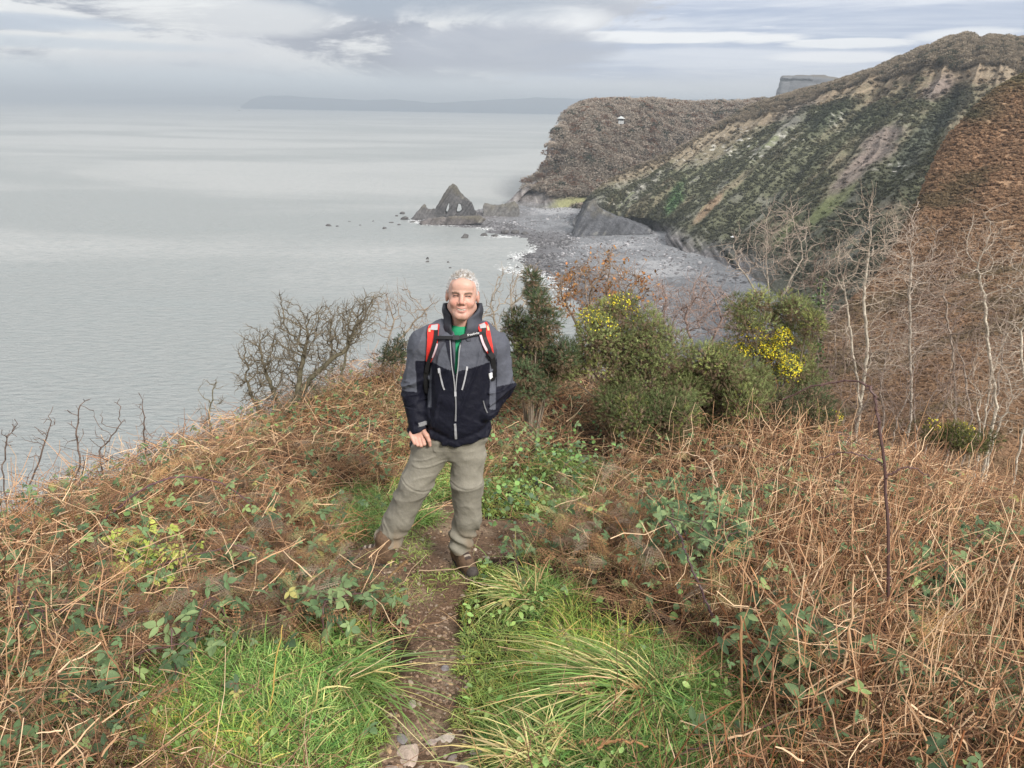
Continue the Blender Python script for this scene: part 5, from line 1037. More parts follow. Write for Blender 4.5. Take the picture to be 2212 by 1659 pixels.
def bramble(label, cx, cy, rx, ry, nl, h=0.22, canes=4, size=0.05, cols=None, paths=None, r=0.003, hue=None):
    pt = ghit(np.array([float(cx)]), np.array([float(cy)]))[0]; pt[2] = float(g(pt[0], pt[1])); t = thing('bramble', label, 'bramble', pt, 'brambles trailing through the bank')
    ac = Acc(); al = Acc(); q = []
    for k in range(canes):
        a = ghit(np.array([cx+rng.uniform(-1, 1)*rx, cx+rng.uniform(-1, 1)*rx]), np.array([cy+rng.uniform(0, 1)*ry, cy+rng.uniform(-1, 1)*ry])); a[:, 2] = g(a[:, 0], a[:, 1])
        m1 = a[0]*0.75+a[1]*0.25+np.array([rng.normal()*0.05, rng.normal()*0.05, h*(0.8+0.6*rng.random())]); m2 = a[0]*0.3+a[1]*0.7+np.array([rng.normal()*0.05, rng.normal()*0.05, h*(0.7+0.6*rng.random())]); C = cane(ac, [a[0], m1, m2, a[1]+np.array([0, 0, h*0.5])], r); q.append(C[5:])
    for W_ in (paths or []): q.append(cane(ac, W_, r*1.25)[6:])
    q = np.concatenate(q); n1_ = int(nl*0.6); P = q[rng.integers(0, len(q), n1_)]+rng.normal(size=(n1_, 3))*np.array([.04, .04, .03])
    n2_ = nl-n1_; e = ghit(cx+rng.normal(size=n2_)*rx*0.55, cy+rng.normal(size=n2_)*ry*0.55); e[:, 2] = g(e[:, 0], e[:, 1])+h*(0.55+0.85*rng.random(n2_)); P = np.concatenate([P, e])
    cc = pick(hue or GRN, len(P))*(0.8+0.4*rng.random((len(P), 1))); bleaves(al, P, 0.78*size*(0.6+0.6*rng.random(len(P))), cc)
    ac.build('cane', mat("bramble_cane", attr=True, rough=0.55, spec=0.4), parent=t); al.build('leaves', mat("bramble_leaves", attr=True, rough=0.55, spec=0.25, transl=0.2, bump=[(140, 0.25, 0.004)]), parent=t)
def wp(px, py, Y): return at_y(float(px), float(py), Y)
YG = [(0.42, 0.50, 0.10), (0.28, 0.40, 0.11), (0.17, 0.26, 0.11), (0.55, 0.58, 0.14)]
bramble('yellow-green leafy bramble, the brightest patch in the left bank', 335, 1270, 100, 75, 200, 0.20, 5, 0.055, hue=YG)
bramble('bramble with grey-green leaves low at the left, below the brightest yellow-green patch', 430, 1480, 110, 60, 50, 0.22, 3, 0.062)
bramble('bramble trailing dark leaves beside the grass left of the lower path', 700, 1400, 110, 70, 80, 0.22, 5, 0.055)
bramble('bramble sprig with few grey-green leaves just below the left boot', 760, 1300, 70, 50, 26, 0.16, 3, 0.05)
bramble('bramble leaves scattered through the brown stems above the left bank, left of the hiker', 590, 1150, 130, 50, 40, 0.22, 3, 0.045)
bramble('bramble leaves in the brown stems near the far left edge', 150, 1400, 120, 80, 70, 0.24, 3, 0.055)
bramble('dark bramble leaves in the bottom left corner', 130, 1580, 130, 60, 70, 0.20, 3, 0.06)
bramble('big dark glossy bramble mound in the middle of the right bank', 1500, 1230, 125, 85, 420, 0.36, 8, 0.05)
bramble('bramble leaves behind the glossy mound, under the gorse', 1460, 1110, 150, 50, 150, 0.26, 4, 0.045)
bramble('bramble leaves between the glossy mound and the tall arching cane', 1680, 1120, 110, 60, 50, 0.28, 4, 0.045)
bramble('large-leaved bramble in the lower right, with a cane running down to the left', 1700, 1500, 130, 80, 130, 0.24, 4, 0.066, paths=[[wp(1440, 1640, 2.0), wp(1560, 1600, 2.05), wp(1690, 1555, 2.1), wp(1790, 1530, 2.2)]])
bramble('bramble with big dark wrinkled leaves at the foot of the tall arching cane', 1980, 1330, 80, 60, 60, 0.28, 3, 0.075)
bramble('bramble leaves low in the bottom right corner', 2060, 1590, 140, 60, 100, 0.2, 3, 0.055)
bramble('bramble leaves near the right edge behind the broken stems', 2110, 1240, 90, 60, 70, 0.3, 3, 0.05)
bramble("bramble with small dark leaves beside the man's left leg, above the lush grass", 1110, 965, 60, 55, 70, 0.22, 4, 0.042)
bramble('bramble leaves over the lush grass right of the man, by the gorse', 1260, 1040, 90, 50, 70, 0.18, 4, 0.04)
bramble('bramble leaves on the green hump beside the right boot', 1130, 1230, 60, 50, 22, 0.16, 2, 0.05)
bramble("bramble leaves in the brown rise behind the man's right arm", 760, 960, 90, 50, 40, 0.18, 3, 0.04)
# arching canes that stand out on their own
def lone_cane(label, W_, r, col=THC, side=(), leaf=0, name='bramble_cane'):
    t = thing(name, label, 'bramble cane', W_[0], 'single bramble canes'); ac = Acc(); C = cane(ac, W_, r, np.array(col), 40); ac.build('cane', MATS["bramble_cane"], parent=t)
    for S_ in side: a2 = Acc(); cane(a2, S_, r*0.6, np.array(col)*1.2, 24); a2.build('side_shoot', MATS["bramble_cane"], parent=t)
    if leaf: al = Acc(); bleaves(al, C[rng.integers(8, 40, leaf)]+rng.normal(size=(leaf, 3))*0.02, 0.04*(0.7+0.5*rng.random(leaf)), pick(GRN, leaf)); al.build('leaves', MATS["bramble_leaves"], parent=t)
lone_cane('tall dark bramble cane arching over to the left in the right foreground', [wp(1905, 1420, 2.75), wp(1920, 1230, 2.75), wp(1912, 1040, 2.8), wp(1902, 940, 2.82), wp(1892, 880, 2.85), wp(1885, 848, 2.87), wp(1868, 830, 2.9), wp(1835, 822, 2.95), wp(1760, 835, 3.0), wp(1690, 864, 3.05)], 0.0068, (0.10, 0.055, 0.05), side=[[wp(1905, 1000, 2.82), wp(1830, 978, 2.85), wp(1770, 990, 2.9)], [wp(1912, 1030, 2.8), wp(1960, 1010, 2.8), wp(2010, 1030, 2.85)]])
lone_cane('purple arching bramble cane above the left bank, nearest the sea', [wp(205, 1150, 3.9), wp(240, 1110, 3.95), wp(330, 1045, 4.0), wp(420, 1030, 4.1), wp(500, 1055, 4.2), wp(560, 1110, 4.2)], 0.006, (0.12, 0.06, 0.07), leaf=4)
lone_cane('dark upright bramble stump at the far left with a cane crossing to the right', [wp(50, 1450, 2.7), wp(46, 1360, 2.7), wp(42, 1290, 2.7), wp(36, 1240, 2.75)], 0.009, (0.085, 0.05, 0.05), side=[[wp(48, 1320, 2.7), wp(150, 1320, 2.7), wp(250, 1345, 2.7), wp(370, 1435, 2.6), wp(480, 1545, 2.5)], [wp(65, 1430, 2.65), wp(160, 1390, 2.65), wp(270, 1330, 2.7), wp(360, 1325, 2.7), wp(440, 1355, 2.75)]], leaf=2)
lone_cane('purple-brown bramble cane crossing the left bank downhill to the right', [wp(300, 1240, 3.2), wp(360, 1215, 3.2), wp(460, 1190, 3.25), wp(520, 1180, 3.3), wp(600, 1230, 3.3)], 0.0045, (0.12, 0.065, 0.06), leaf=5)
lone_cane('thorny dark cane leaning right in front of the glossy bramble mound', [wp(1560, 1400, 2.8), wp(1530, 1310, 2.85), wp(1490, 1220, 2.9), wp(1470, 1160, 2.95), wp(1440, 1120, 3.0)], 0.006, (0.08, 0.045, 0.05), leaf=5)
lone_cane('pale forked dry stalk with two drooping tips, left of the glossy bramble mound', [wp(1560, 1160, 4.4), wp(1550, 1060, 4.45), wp(1535, 1010, 4.5), wp(1545, 990, 4.5), wp(1565, 982, 4.5)], 0.005, (0.45, 0.33, 0.22), side=[[wp(1535, 1012, 4.5), wp(1515, 990, 4.5), wp(1480, 978, 4.5), wp(1455, 980, 4.5)]], name='dry_stalk')
# strong dead bracken stalks one can pick out
def stalk(label, pts, r, col): 
    t = [wp(*q) for q in pts]; a = Acc(); C = resample(np.array(t), 14, 0); C[1:-1] += rng.normal(size=(12, 3))*0.003; tubes(a, C[None], np.linspace(r, r*0.6, 14)[None], 6, np.array([col])); a.build('dead_stalk', MATS["dead_stems"], loc=t[0], smooth=True, label=label, category='dead stalk', group='thick dead bracken stalks')
stalk('long straight pale stalk standing close to the tall dark cane', [(1800, 1560, 2.2), (1830, 1400, 2.3), (1845, 1240, 2.4)], .006, (0.52, 0.34, 0.20))
stalk('orange-brown stalk leaning from the glossy bramble mound up to the right', [(1420, 1500, 2.5), (1560, 1380, 2.6), (1700, 1290, 2.7)], .0055, (0.34, 0.17, 0.09))
stalk('upright brown stalk rooted in the grass at the right of the tussock', [(1608, 1660, 2.0), (1604, 1500, 2.05), (1600, 1330, 2.1)], .0055, (0.33, 0.18, 0.09))
stalk('short thick red-brown stalk rising from the lush grass right of the path', [(1602, 1640, 2.15), (1606, 1560, 2.2), (1600, 1480, 2.25)], .0075, (0.27, 0.12, 0.06))
stalk('bent pale stalk folded like a knee in the right foreground', [(2020, 1660, 2.1), (2010, 1560, 2.15), (2030, 1455, 2.2), (2060, 1450, 2.2), (2120, 1530, 2.2), (2200, 1600, 2.2)], .006, (0.48, 0.30, 0.17))
stalk('cream stalk slanting up to the right at the right picture edge', [(2060, 1540, 2.4), (2130, 1400, 2.5), (2200, 1200, 2.6)], .006, (0.60, 0.42, 0.27))
stalk('long pale stalk falling from the knee-bent one to the lower left', [(1870, 1200, 2.9), (1930, 1330, 2.7), (2000, 1480, 2.5), (2050, 1600, 2.3)], .005, (0.55, 0.38, 0.24))
stalk('yellow stalk standing up out of the ferns left of the path', [(575, 1600, 2.2), (590, 1480, 2.25), (610, 1350, 2.3)], .0035, (0.50, 0.34, 0.10))
stalk('yellow bent stalk in the curled ferns at the lower left', [(365, 1820, 1.95), (352, 1690, 2.05), (320, 1600, 2.15), (240, 1520, 2.25)], .0035, (0.48, 0.36, 0.13))
stalk('pale crooked dead branch in the bottom left corner', [(95, 1640, 2.0), (60, 1560, 2.05), (20, 1530, 2.1), (-40, 1500, 2.1)], .006, (0.50, 0.36, 0.26))
stalk('brown crooked dead branch standing in the bottom left bank', [(70, 1750, 1.95), (100, 1660, 2.0), (85, 1590, 2.05), (70, 1540, 2.1)], .008, (0.30, 0.18, 0.11))
stalk('broken orange stick lying across the big tussock of grass', [(1290, 1618, 1.98), (1330, 1600, 2.0), (1400, 1612, 2.0)], .006, (0.38, 0.20, 0.09))
stalk('thin stick lying across the path beside the boots', [(905, 1232, 3.62), (990, 1228, 3.66), (1040, 1210, 3.74)], .0035, (0.36, 0.26, 0.17))
stalk('pale twig lying on the path below the boots', [(990, 1238, 3.6), (1030, 1258, 3.5), (1085, 1270, 3.42)], .003, (0.48, 0.36, 0.25))
# ------------------------------------------------------------------ grass tussocks
def tussock(label, cx, cy, n, L, lean, yel, dirs):
    P0 = ghit(np.array([float(cx)]), np.array([float(cy)]))[0]; P0[2] = float(g(P0[0], P0[1])); P = P0+rng.normal(size=(n, 3))*np.array([0.055, 0.055, 0]); P[:, 2] = g(P[:, 0], P[:, 1]); a = Acc()
    cc = np.where((rng.random(n) < yel)[:, None], vary((0.72, 0.60, 0.27), n, 0.2), vary((0.22, 0.34, 0.09), n, 0.25)); blades(a, P, L*(0.5+0.6*rng.random(n)), 0.0022+0.0024*rng.random(n), cc, lean=lean, droop=0.75, S=5, dirs=np.array(dirs)); a.build('grass_tussock', GRASS, loc=P0, label=label, category='grass tussock', group='tussocks of long grass')
tussock('big tussock of long arching green and straw grass right of the lower path', 1380, 1530, 420, 0.34, 1.0, 0.32, (-0.9, -0.35, 0))
tussock('yellowish tussock beside the path, below the right boot', 1140, 1290, 300, 0.22, 0.9, 0.45, (-0.5, -0.2, 0))
tussock('tussock of drooping blades hanging over the left edge of the path', 740, 1490, 110, 0.30, 1.1, 0.22, (0.9, -0.4, 0))
tussock("dark green tussock right behind the man's legs", 905, 1130, 300, 0.20, 0.7, 0.05, (0, 0, 0))
tussock("dark green tussock left of the man's right leg", 765, 1140, 320, 0.22, 0.9, 0.05, (0.2, -0.2, 0))
tussock('straw-coloured tussock at the bottom edge right of the path', 1160, 1650, 260, 0.18, 1.0, 0.75, (-0.4, -0.2, 0))
# ------------------------------------------------------------------ sea stack and rocks
ROCK = mat("stack_rock", attr=True, rough=0.85, spec=0.25, var=[(0.35, 0.25), (1.3, 0.3)], bump=[(0.6, 0.9, 0.8), (2.2, 0.6, 0.3)])
def stack(name, label, outline, thick, holes=(), vox=0.55, Y=None, cat='rock', colour=(0.115, 0.11, 0.11), tops=None, group=None):
    o = np.array(outline, float); yb = Y or on_z(o[:, 0].mean(), o[:, 1].max())[1]; W_ = at_y(o[:, 0], o[:, 1], np.full(len(o), yb)); poly2 = W_[:, [0, 2]]; lo = poly2.min(0); hi = poly2.max(0)
    hp = [at_y(np.array(h_)[:, 0], np.array(h_)[:, 1], np.full(len(h_), yb))[:, [0, 2]] for h_ in holes]
    def f(p):
        nn = fbm(p*0.35, 3); bed = vn(np.stack([(p[:, 0]*0.8-p[:, 2]*0.55)*1.1, p[:, 1]*0.2, p[:, 2]*0.1], -1)); hgt = np.clip((p[:, 2]-lo[1])/(hi[1]-lo[1]), 0, 1)
        d2 = polysdf(p[:, [0, 2]], poly2); dyy = np.abs(p[:, 1]-yb)-thick*(1.0-0.72*hgt); d = smax(d2, dyy, 0.7)
        for q in hp: d = smax(d, -polysdf(p[:, [0, 2]], q)+0.2, 0.4)
        return d+0.45*nn+0.45*bed+0.3*fbm(p*0.9+4, 2)
    V, Q = surfnet(f, (lo[0]-2.5, yb-thick-2.5, lo[1]-1.5), (hi[0]+2.5, yb+thick+2.5, hi[1]+2.5), vox)
    bed = vn(np.stack([(V[:, 0]*0.8-V[:, 2]*0.55)*1.1, V[:, 1]*0.2, V[:, 2]*0.1], -1)); nn = fbm(V*0.25+3, 3); c = np.array(colour)*(1+0.45*bed[:, None]); top = sstep((V[:, 2]-lo[1])/(hi[1]-lo[1])+0.35*nn, 0.45, 0.95); c = mixc(c, np.array([0.14, 0.125, 0.09]), top*0.6); c = mixc(c, np.array([0.30, 0.29, 0.25]), sstep(nn+bed*0.5, 0.5, 0.8)*0.4)
    P0 = np.array([(lo[0]+hi[0])/2, yb, lo[1]]); build(name, V, Q, ROCK, col=np.clip(c, 0.01, 0.6), loc=P0, label=label, category=cat, group=group)
stack('sea_stack', 'dark pointed sea stack pierced by two holes at the tip of the beach', [(930, 474), (941, 452), (956, 425), (970, 403), (978, 394), (986, 402), (996, 418), (1006, 427), (1018, 438), (1024, 452), (1032, 466), (1034, 474)], 6.5,
      holes=[[(964, 459), (962.5, 456), (969, 438), (971.5, 438), (971, 444), (967, 458)], [(987.5, 458), (988, 449), (990, 440), (994, 440), (998, 446), (997, 453), (992, 458)]], vox=0.42, cat='sea stack', colour=(0.08, 0.077, 0.078))
stack('sea_rock', 'sharp slanting rock standing just left of the pierced sea stack', [(888, 474), (900, 458), (917, 439), (921, 448), (926, 453), (938, 450), (944, 460), (944, 474)], 4.0, vox=0.5)
stack('sea_rock', 'blocky rock wall joining the headland cliff, right of the pierced sea stack', [(1044, 468), (1043, 450), (1047, 438), (1055, 440), (1062, 443), (1075, 444), (1092, 440), (1112, 436), (1122, 450), (1122, 472), (1060, 472)], 7.0, vox=0.6, colour=(0.13, 0.125, 0.12))
stack('sea_rock', 'low ridge of dark ledges under the pierced sea stack', [(905, 480), (925, 472), (960, 468), (1000, 466), (1036, 466), (1050, 474), (1040, 482), (960, 486), (915, 486)], 3.0, vox=0.6, colour=(0.11, 0.098, 0.095))
stack('rock_slab', 'smooth leaning grey rock slab at the foot of the hillside, on the beach', [(1233, 512), (1240, 495), (1253, 470), (1272, 436), (1283, 428), (1292, 446), (1320, 462), (1360, 476), (1405, 492), (1400, 503), (1290, 506), (1262, 512)], 10.0, vox=0.7, colour=(0.085, 0.087, 0.095))
SR = [(710, 488, 2.2, .9, 'lone rock furthest left in the sea'), (728, 489, 1.2, .4, 'low flat rock touching the lone leftmost one'), (778, 486.5, .9, .35, 'small low rock between the leftmost one and the pointed one'), (755, 479, 1.1, .3, 'thin low rock nearly awash beyond the leftmost ones'), (830, 494, 1.7, .9, 'small pointed rock in the sea left of the ledges'), (806, 478, .9, .4, 'tiny rock in the sea beyond the small pointed one'),
      (869, 462, 2.2, 1.1, 'rugged rock at the left end of the ledges, behind the others'), (874, 474, 3.0, 1.6, 'largest rock of the cluster at the left end of the ledges'), (857, 467, 1.3, .6, 'small rock just left of the ledge cluster'), (845, 481, 1.8, .4, 'flat rock half awash left of the ledge cluster'), (890, 480, 2.4, .8, 'low rock at the right of the ledge cluster'), (862, 486, 1.3, .6, 'small dark rock in front of the ledge cluster'),
      (1003, 514, 2.6, 2.2, 'lone tooth-shaped rock in the bay below the sea stack'), (1046, 509, 2.3, 1.2, 'rock at the water edge right of the tooth-shaped one'), (1068, 511, 2.4, 1.2, 'broken rock next to the water-edge one'), (1090, 505, 2.6, 1.0, 'low rock at the head of the boulder spit'), (1112, 505, 2.6, 1.1, 'dark rock in the middle of the boulder spit'), (1134, 507, 2.4, .9, 'rock at the landward end of the boulder spit'),
      (923, 560, .8, .8, 'upper of the two small rocks stacked in the sea left of the head'), (923, 566, 1.0, .5, 'lower of the two small rocks in the sea left of the head'), (968, 567, .7, .5, 'tiny rock in the sea just left above the head'), (972, 579, .7, .35, 'tiniest rock in the sea right above the head'),
      (1118, 578, 1.0, .6, 'small rock among the foam furthest from the beach'), (1098, 586, 1.0, .5, 'small rock in the foam left of the boulders'), (1137, 574, 1.2, .7, 'small block in the surf'), (1160, 598, 2.0, .9, 'flat brown rock at the corner of the boulders and surf'), (1240, 506, 2.0, 2.0, 'upright block leaning on the big slab'), (1305, 505, 1.8, 1.2, 'dark boulder on the pale shingle below the slab'), (1330, 501, 2.4, 1.4, 'largest dark boulder on the pale shingle under the hillside')]
for i, (x, y, s, h_, lb) in enumerate(SR):
    P0 = on_z(x, y, SEA); tv, tt = rock_mesh(300+i, 3, 0.5); V = tv*np.array([s, s*0.8, h_*1.5])*np.array([1, 1, 1]); V[:, 0] += 0.25*V[:, 2]; V = V+P0
    if x > 1080 and y < 560 or x > 1200: V[:, 2] += 1.0
    nn = fbm(V*0.8, 3); build('rock', V, tt, ROCK, col=np.clip(np.array([0.10, 0.095, 0.092])*(1+0.5*nn[:, None]), 0.02, 0.5), loc=P0, label=lb, category='rock', group='rocks in the sea and at its edge')
# ------------------------------------------------------------------ hut on the headland
hp_ = at_y(1340., 264., 684.); q_ = HV[np.argmin((pxh-1340)**2+(pyh-270)**2)]; hp_ = q_+np.array([0, -2.0, 3.4])
hut = thing('lookout_hut', 'small white open-sided lookout hut with a pointed roof among the trees on the headland', 'hut', hp_-np.array([0, 0, 3.2]))
def boxm(c, h_): c = np.array(c); h_ = np.array(h_); V = np.array([(x, y, z) for x in (-1, 1) for y in (-1, 1) for z in (-1, 1)])*h_+c; return V, np.array([(0, 1, 3, 2), (4, 6, 7, 5), (0, 4, 5, 1), (2, 3, 7, 6), (0, 2, 6, 4), (1, 5, 7, 3)])
V, Q = boxm(hp_+np.array([0, 0, -1.2]), (2.3, 2.0, 1.3)); build('wall', V, Q, mat("hut_wall", (0.38, 0.39, 0.39), rough=.8, var=(1, .2)), parent=hut)
V, Q = boxm(hp_+np.array([0, 0, 1.0]), (2.0, 1.8, 0.85)); build('opening_shade', V, Q, mat("hut_shade", (0.05, 0.05, 0.055), rough=.8), parent=hut)  # solid dark block painted as the shade inside the open hut
th = np.arange(8)*math.pi/4+math.pi/8; rv = np.stack([np.cos(th)*3.7, np.sin(th)*3.2, 0*th+1.85], -1); rv = np.concatenate([rv, [[0, 0, 3.9]], rv*np.array([1, 1, 0.92])])+hp_
build('roof', rv, [np.array([(i, (i+1) % 8, 8) for i in range(8)]), np.array([(i, i+9, (i+1) % 8+9, (i+1) % 8) for i in range(8)])], mat("hut_roof", (0.46, 0.48, 0.47), rough=.8, var=(1, .2)), parent=hut)
# low ruined wall on the green below the wood
wl = Acc()
for (x0, y0), (x1, y1), Yw in [((1226, 449), (1268, 447), 588), ((1218, 438), (1246, 434), 600)]:
    A_ = at_y(np.linspace(x0, x1, 12), np.linspace(y0, y1, 12), np.full(12, float(Yw))); 
    for j in range(11): V, Q = boxm((A_[j]+A_[j+1])/2+np.array([0, 0, 0.3*rng.random()]), (abs(A_[j+1][0]-A_[j][0])/2*0.98, 0.6, 1.1+0.3*rng.random())); wl.add(V, Q, None, np.array([0.30, 0.27, 0.22])*(0.8+0.4*rng.random()))
wl.build('ruined_wall', mat("ruin_stone", attr=True, rough=.9), loc=at_y(1240., 448., 590.), label='low ruined stone wall on the green patch below the headland wood', category='wall')
# skyline trees one can pick out
def far_tree(label, px, py, h_px, Y, seed, dark=1.0, name='bare_tree', grp='trees one can tell apart on the skyline'):
    top = at_y(float(px), float(py), Y); k = h_px/FOC*np.linalg.norm(top); b = top-np.array([0, 0, k*1.15]); t = thing(name, label, 'tree', b, grp); r = np.random.default_rng(seed)
    C = np.stack([b+(top-b)*q for q in np.linspace(0, .7, 5)]); C[1:, 0] += r.normal(size=4)*0.02*k; a = Acc(); tubes(a, C[None], np.linspace(0.035, 0.015, 5)[None]*k, 6, np.array([[0.20, 0.18, 0.15]])); a.build('trunk', MATS["far_twigs"], parent=t)
    a = Acc(); n_ = 420; d = rand_dirs(n_, r)*r.random((n_, 1))**0.4; P = b+np.array([0, 0, 0.66*k])+d*np.array([0.42, 0.42, 0.38])*k; S = 3; dr = norm(P-(b+np.array([0, 0, 0.25*k]))); C = P[:, None]-dr[:, None]*np.linspace(0.16, 0, S)[None, :, None]*k; C[:, 1:] += r.normal(size=(n_, S-1, 3))*0.015*k; tubes(a, C, np.full(n_, 0.0075*k), 3, np.array([0.21, 0.175, 0.14])*dark*(0.7+0.5*r.random((n_, 1)))); a.build('crown', MATS["far_twigs"], parent=t)
for i, (x, y, h_, Y, dk, lb) in enumerate([(2083, 84, 22, 478, 1, 'round leafless tree standing alone on the hill top'), (2056, 82, 26, 486, 1, 'leafless tree left of the lone round one on the hill top'), (2036, 86, 22, 492, 1, 'leafless tree at the left of the hill-top group'), (2205, 88, 14, 462, 1, 'small leafless tree on the hill top by the right picture edge'), (1341, 224, 18, 735, .35, 'dark flat-topped evergreen on the headland skyline above the hut'), (1325, 222, 16, 735, .9, 'leafless tree on the headland skyline left of the dark evergreen'), (1372, 219, 16, 740, .9, 'leafless tree on the headland skyline right of the dark evergreen'), (1455, 222, 18, 760, .9, 'leafless tree on the middle of the headland skyline'), (1500, 222, 18, 765, .9, 'leafless tree on the headland skyline, right of the middle one'), (1590, 219, 20, 780, .9, 'tall leafless tree on the right of the headland skyline'), (1612, 217, 18, 782, .9, 'rightmost leafless tree on the headland skyline')]):
    far_tree(lb, x, y, h_, Y, 900+i, dk)
# ------------------------------------------------------------------ gull and boat
gl = wp(1582, 512, 120.); gt = thing('gull', 'white gull gliding over the foot of the hillside', 'gull', gl)
def gv(a): return np.array(a)+gl
def body(p): return smin(ell(p, gl, (0.24, 0.075, 0.075)), rcone(p, gv((-0.22, 0, 0.02)), gv((-0.3, 0, 0.03)), 0.045, 0.03), 0.04)
V, Q = surfnet(body, gl-0.5, gl+0.5, 0.02); build('body', V, Q, mat("gull_white", (0.8, 0.8, 0.8), rough=.6), parent=gt, smooth=True)
for s in (-1, 1):
    C = np.array([[gv((0.02, 0, 0.04)), gv((-0.03, s*0.3, 0.14)), gv((0.05, s*0.62, 0.06))]]); a = Acc(); C[:, :, 0] += s*np.array([0, 0.16, 0.34])
    ribbons(a, C, np.array([[0.08, 0.075, 0.015]]), np.array([[1., 0.1, 0]])); V, Q = np.concatenate(a.V), np.concatenate(a.Q); V2 = np.concatenate([V, V-np.array([0, 0, 0.012])]); build('wing', V2, np.concatenate([Q, Q[:, ::-1]+len(V)]), mat("gull_grey", (0.62, 0.64, 0.66), rough=.6), parent=gt)
bp = on_z(517., 239.5); bt = thing('boat', 'tiny fishing boat far out on the sea near the horizon', 'boat', bp)
k = 8.0
hull = np.array([(-1, -.28, 0), (-1, .28, 0), (.6, .3, 0), (.6, -.3, 0), (1.15, 0, 0), (-1.05, -.36, .45), (-1.05, .36, .45), (.6, .4, .5), (.6, -.4, .5), (1.4, 0, .68)])*k+bp
build('hull', hull, [np.array([(0, 3, 8, 5), (1, 6, 7, 2), (0, 5, 6, 1), (5, 8, 7, 6)]), np.array([(3, 4, 9), (3, 9, 8), (4, 2, 7), (4, 7, 9), (8, 9, 7)])], mat("boat_hull", (0.06, 0.07, 0.09), rough=.6), parent=bt)
V, Q = boxm(bp+np.array([-0.1, 0, .85])*k, np.array([.3, .22, .36])*k); build('wheelhouse', V, Q, mat("boat_cabin", (0.25, 0.26, 0.27), rough=.6), parent=bt)
a = Acc(); tubes(a, np.array([[bp+np.array([-.5, 0, .5])*k, bp+np.array([-.5, 0, 1.7])*k]]), np.array([[.04*k, .03*k]]), 6, np.array([[.1, .1, .1]])); a.build('mast', mat("far_twigs"), parent=bt)
# ------------------------------------------------------------------ the hiker
YP = 3.93
def pp(x, y, dy=0.0): return at_y(float(x), float(y), YP+dy)
foot0 = pp(930, 1225); foot0[2] = float(g(foot0[0], YP))
person = thing('person', 'smiling grey-haired man in grey and navy jacket on the path, one hand in his pocket', 'person', foot0)
def lerp_tab(tab, z, col):
    zs = np.array([t_[0] for t_ in tab]); vs = np.array([t_[col] for t_ in tab]); o = np.argsort(zs); return np.interp(z, zs[o], vs[o])
# head frame
HC = pp(999, 637.5, -0.02); tl = math.radians(9); HF = np.array([0.03, -math.cos(tl), math.sin(tl)]); HF /= np.linalg.norm(HF); HX = norm(np.cross(HF, np.array([0.035, 0, 1.]))); HX = -HX if HX[0] < 0 else HX
HU = np.cross(HX, HF); HU = HU if HU[2] > 0 else -HU; HR = np.stack([HX, HF, HU], 1); HS = 1.0
def tohead(p): return ((p-HC)@HR)/HS
def head_sdf(q):
    ax = np.abs(q[:, 0]); m = np.stack([ax, q[:, 1], q[:, 2]], -1)
    d = ell(q, (0, -.018, .027), (.077, .098, .0865))
    d = smin(d, ell(q, (0, .018, -.035), (.066, .070, .088)), .03)
    d = smin(d, rcone(m, (.054, -.005, -.062), (.018, .060, -.100), .024, .020), .022)
    d = smin(d, rcone(m, (0, .066, -.103), (.010, .066, -.103), .019), .018)
    d = smin(d, ell(m, (.037, .058, -.036), (.027, .026, .022)), .016)
    d = smin(d, ell(q, (0, .062, .050), (.056, .030, .038)), .02)
    d = smin(d, rcone(m, (.008, .083, .018), (.046, .066, .020), .0095, .0085), .010)
    d = smax(d, -ell(m, (.031, .095, .001), (.018, .018, .0105)), .009)
    d = smin(d, ell(m, (.031, .0665, .000), (.0155, .0145, .0125)), .003)
    d = smax(d, -(np.maximum(np.abs(m[:, 2]-(-.0005)-0.10*(m[:, 0]-.031)-8*(m[:, 0]-.031)**2*0)-.0011, np.maximum(np.abs(m[:, 0]-.031)-.013, .070-m[:, 1]))), .0015)
    d = smin(d, rcone(q, (0, .082, .012), (0, .104, -.030), .0085, .0115), .010)
    d = smin(d, ell(m, (.0125, .092, -.036), (.0085, .011, .0085)), .006)
    d = smax(d, -ell(m, (.007, .100, -.044), (.0035, .006, .004)), .003)
    # smile: raised corners, parted lips
    zl = -.0665+9.0*q[:, 0]**2
    mouth = np.stack([q[:, 0], q[:, 1]+7.0*q[:, 0]**2, q[:, 2]-10.0*q[:, 0]**2], -1)
    d = smin(d, ell(mouth, (0, .080, -.0625), (.028, .0125, .0060)), .006)
    d = smin(d, ell(mouth, (0, .079, -.0790), (.023, .0130, .0068)), .006)
    d = smax(d, -ell(mouth, (0, .092, -.0705), (.0235, .010, .0036)), .002)
    # folds beside the nose and mouth, chin crease
    d = d+.0022*np.exp(-((m[:, 0]-.026-.35*np.maximum(0, -.045-m[:, 2]))/.004)**2)*sstep(m[:, 1], .04, .06)*(m[:, 2] > -.085)*(m[:, 2] < -.035)
    d = d+.0014*np.exp(-((q[:, 2]+.0905)/.004)**2)*(np.abs(q[:, 0]) < .02)*(q[:, 1] > .05)
    ear = smax(ell(m, (.082, -.014, -.008), (.0105, .021, .032)), -ell(m, (.092, -.008, -.004), (.0085, .012, .019)), .005)
    d = smin(d, ear, .006)
    return d
def hand_parts():
    W0 = pp(905, 920, -0.05); K = [pp(x, y, -0.085) for x, y in [(888, 941), (896, 946), (905, 948), (913, 946)]]
    PIP = [pp(x, y, dy) for x, y, dy in [(896, 958, -.105), (902.5, 961, -.112), (909.5, 962, -.116), (916.5, 959, -.116)]]
    TIP = [pp(x, y, dy) for x, y, dy in [(899, 961, -.075), (904, 963, -.078), (910, 964, -.080), (916, 961, -.080)]]
    return W0, K, PIP, TIP
W0, KN, PIP, TIPS = hand_parts()
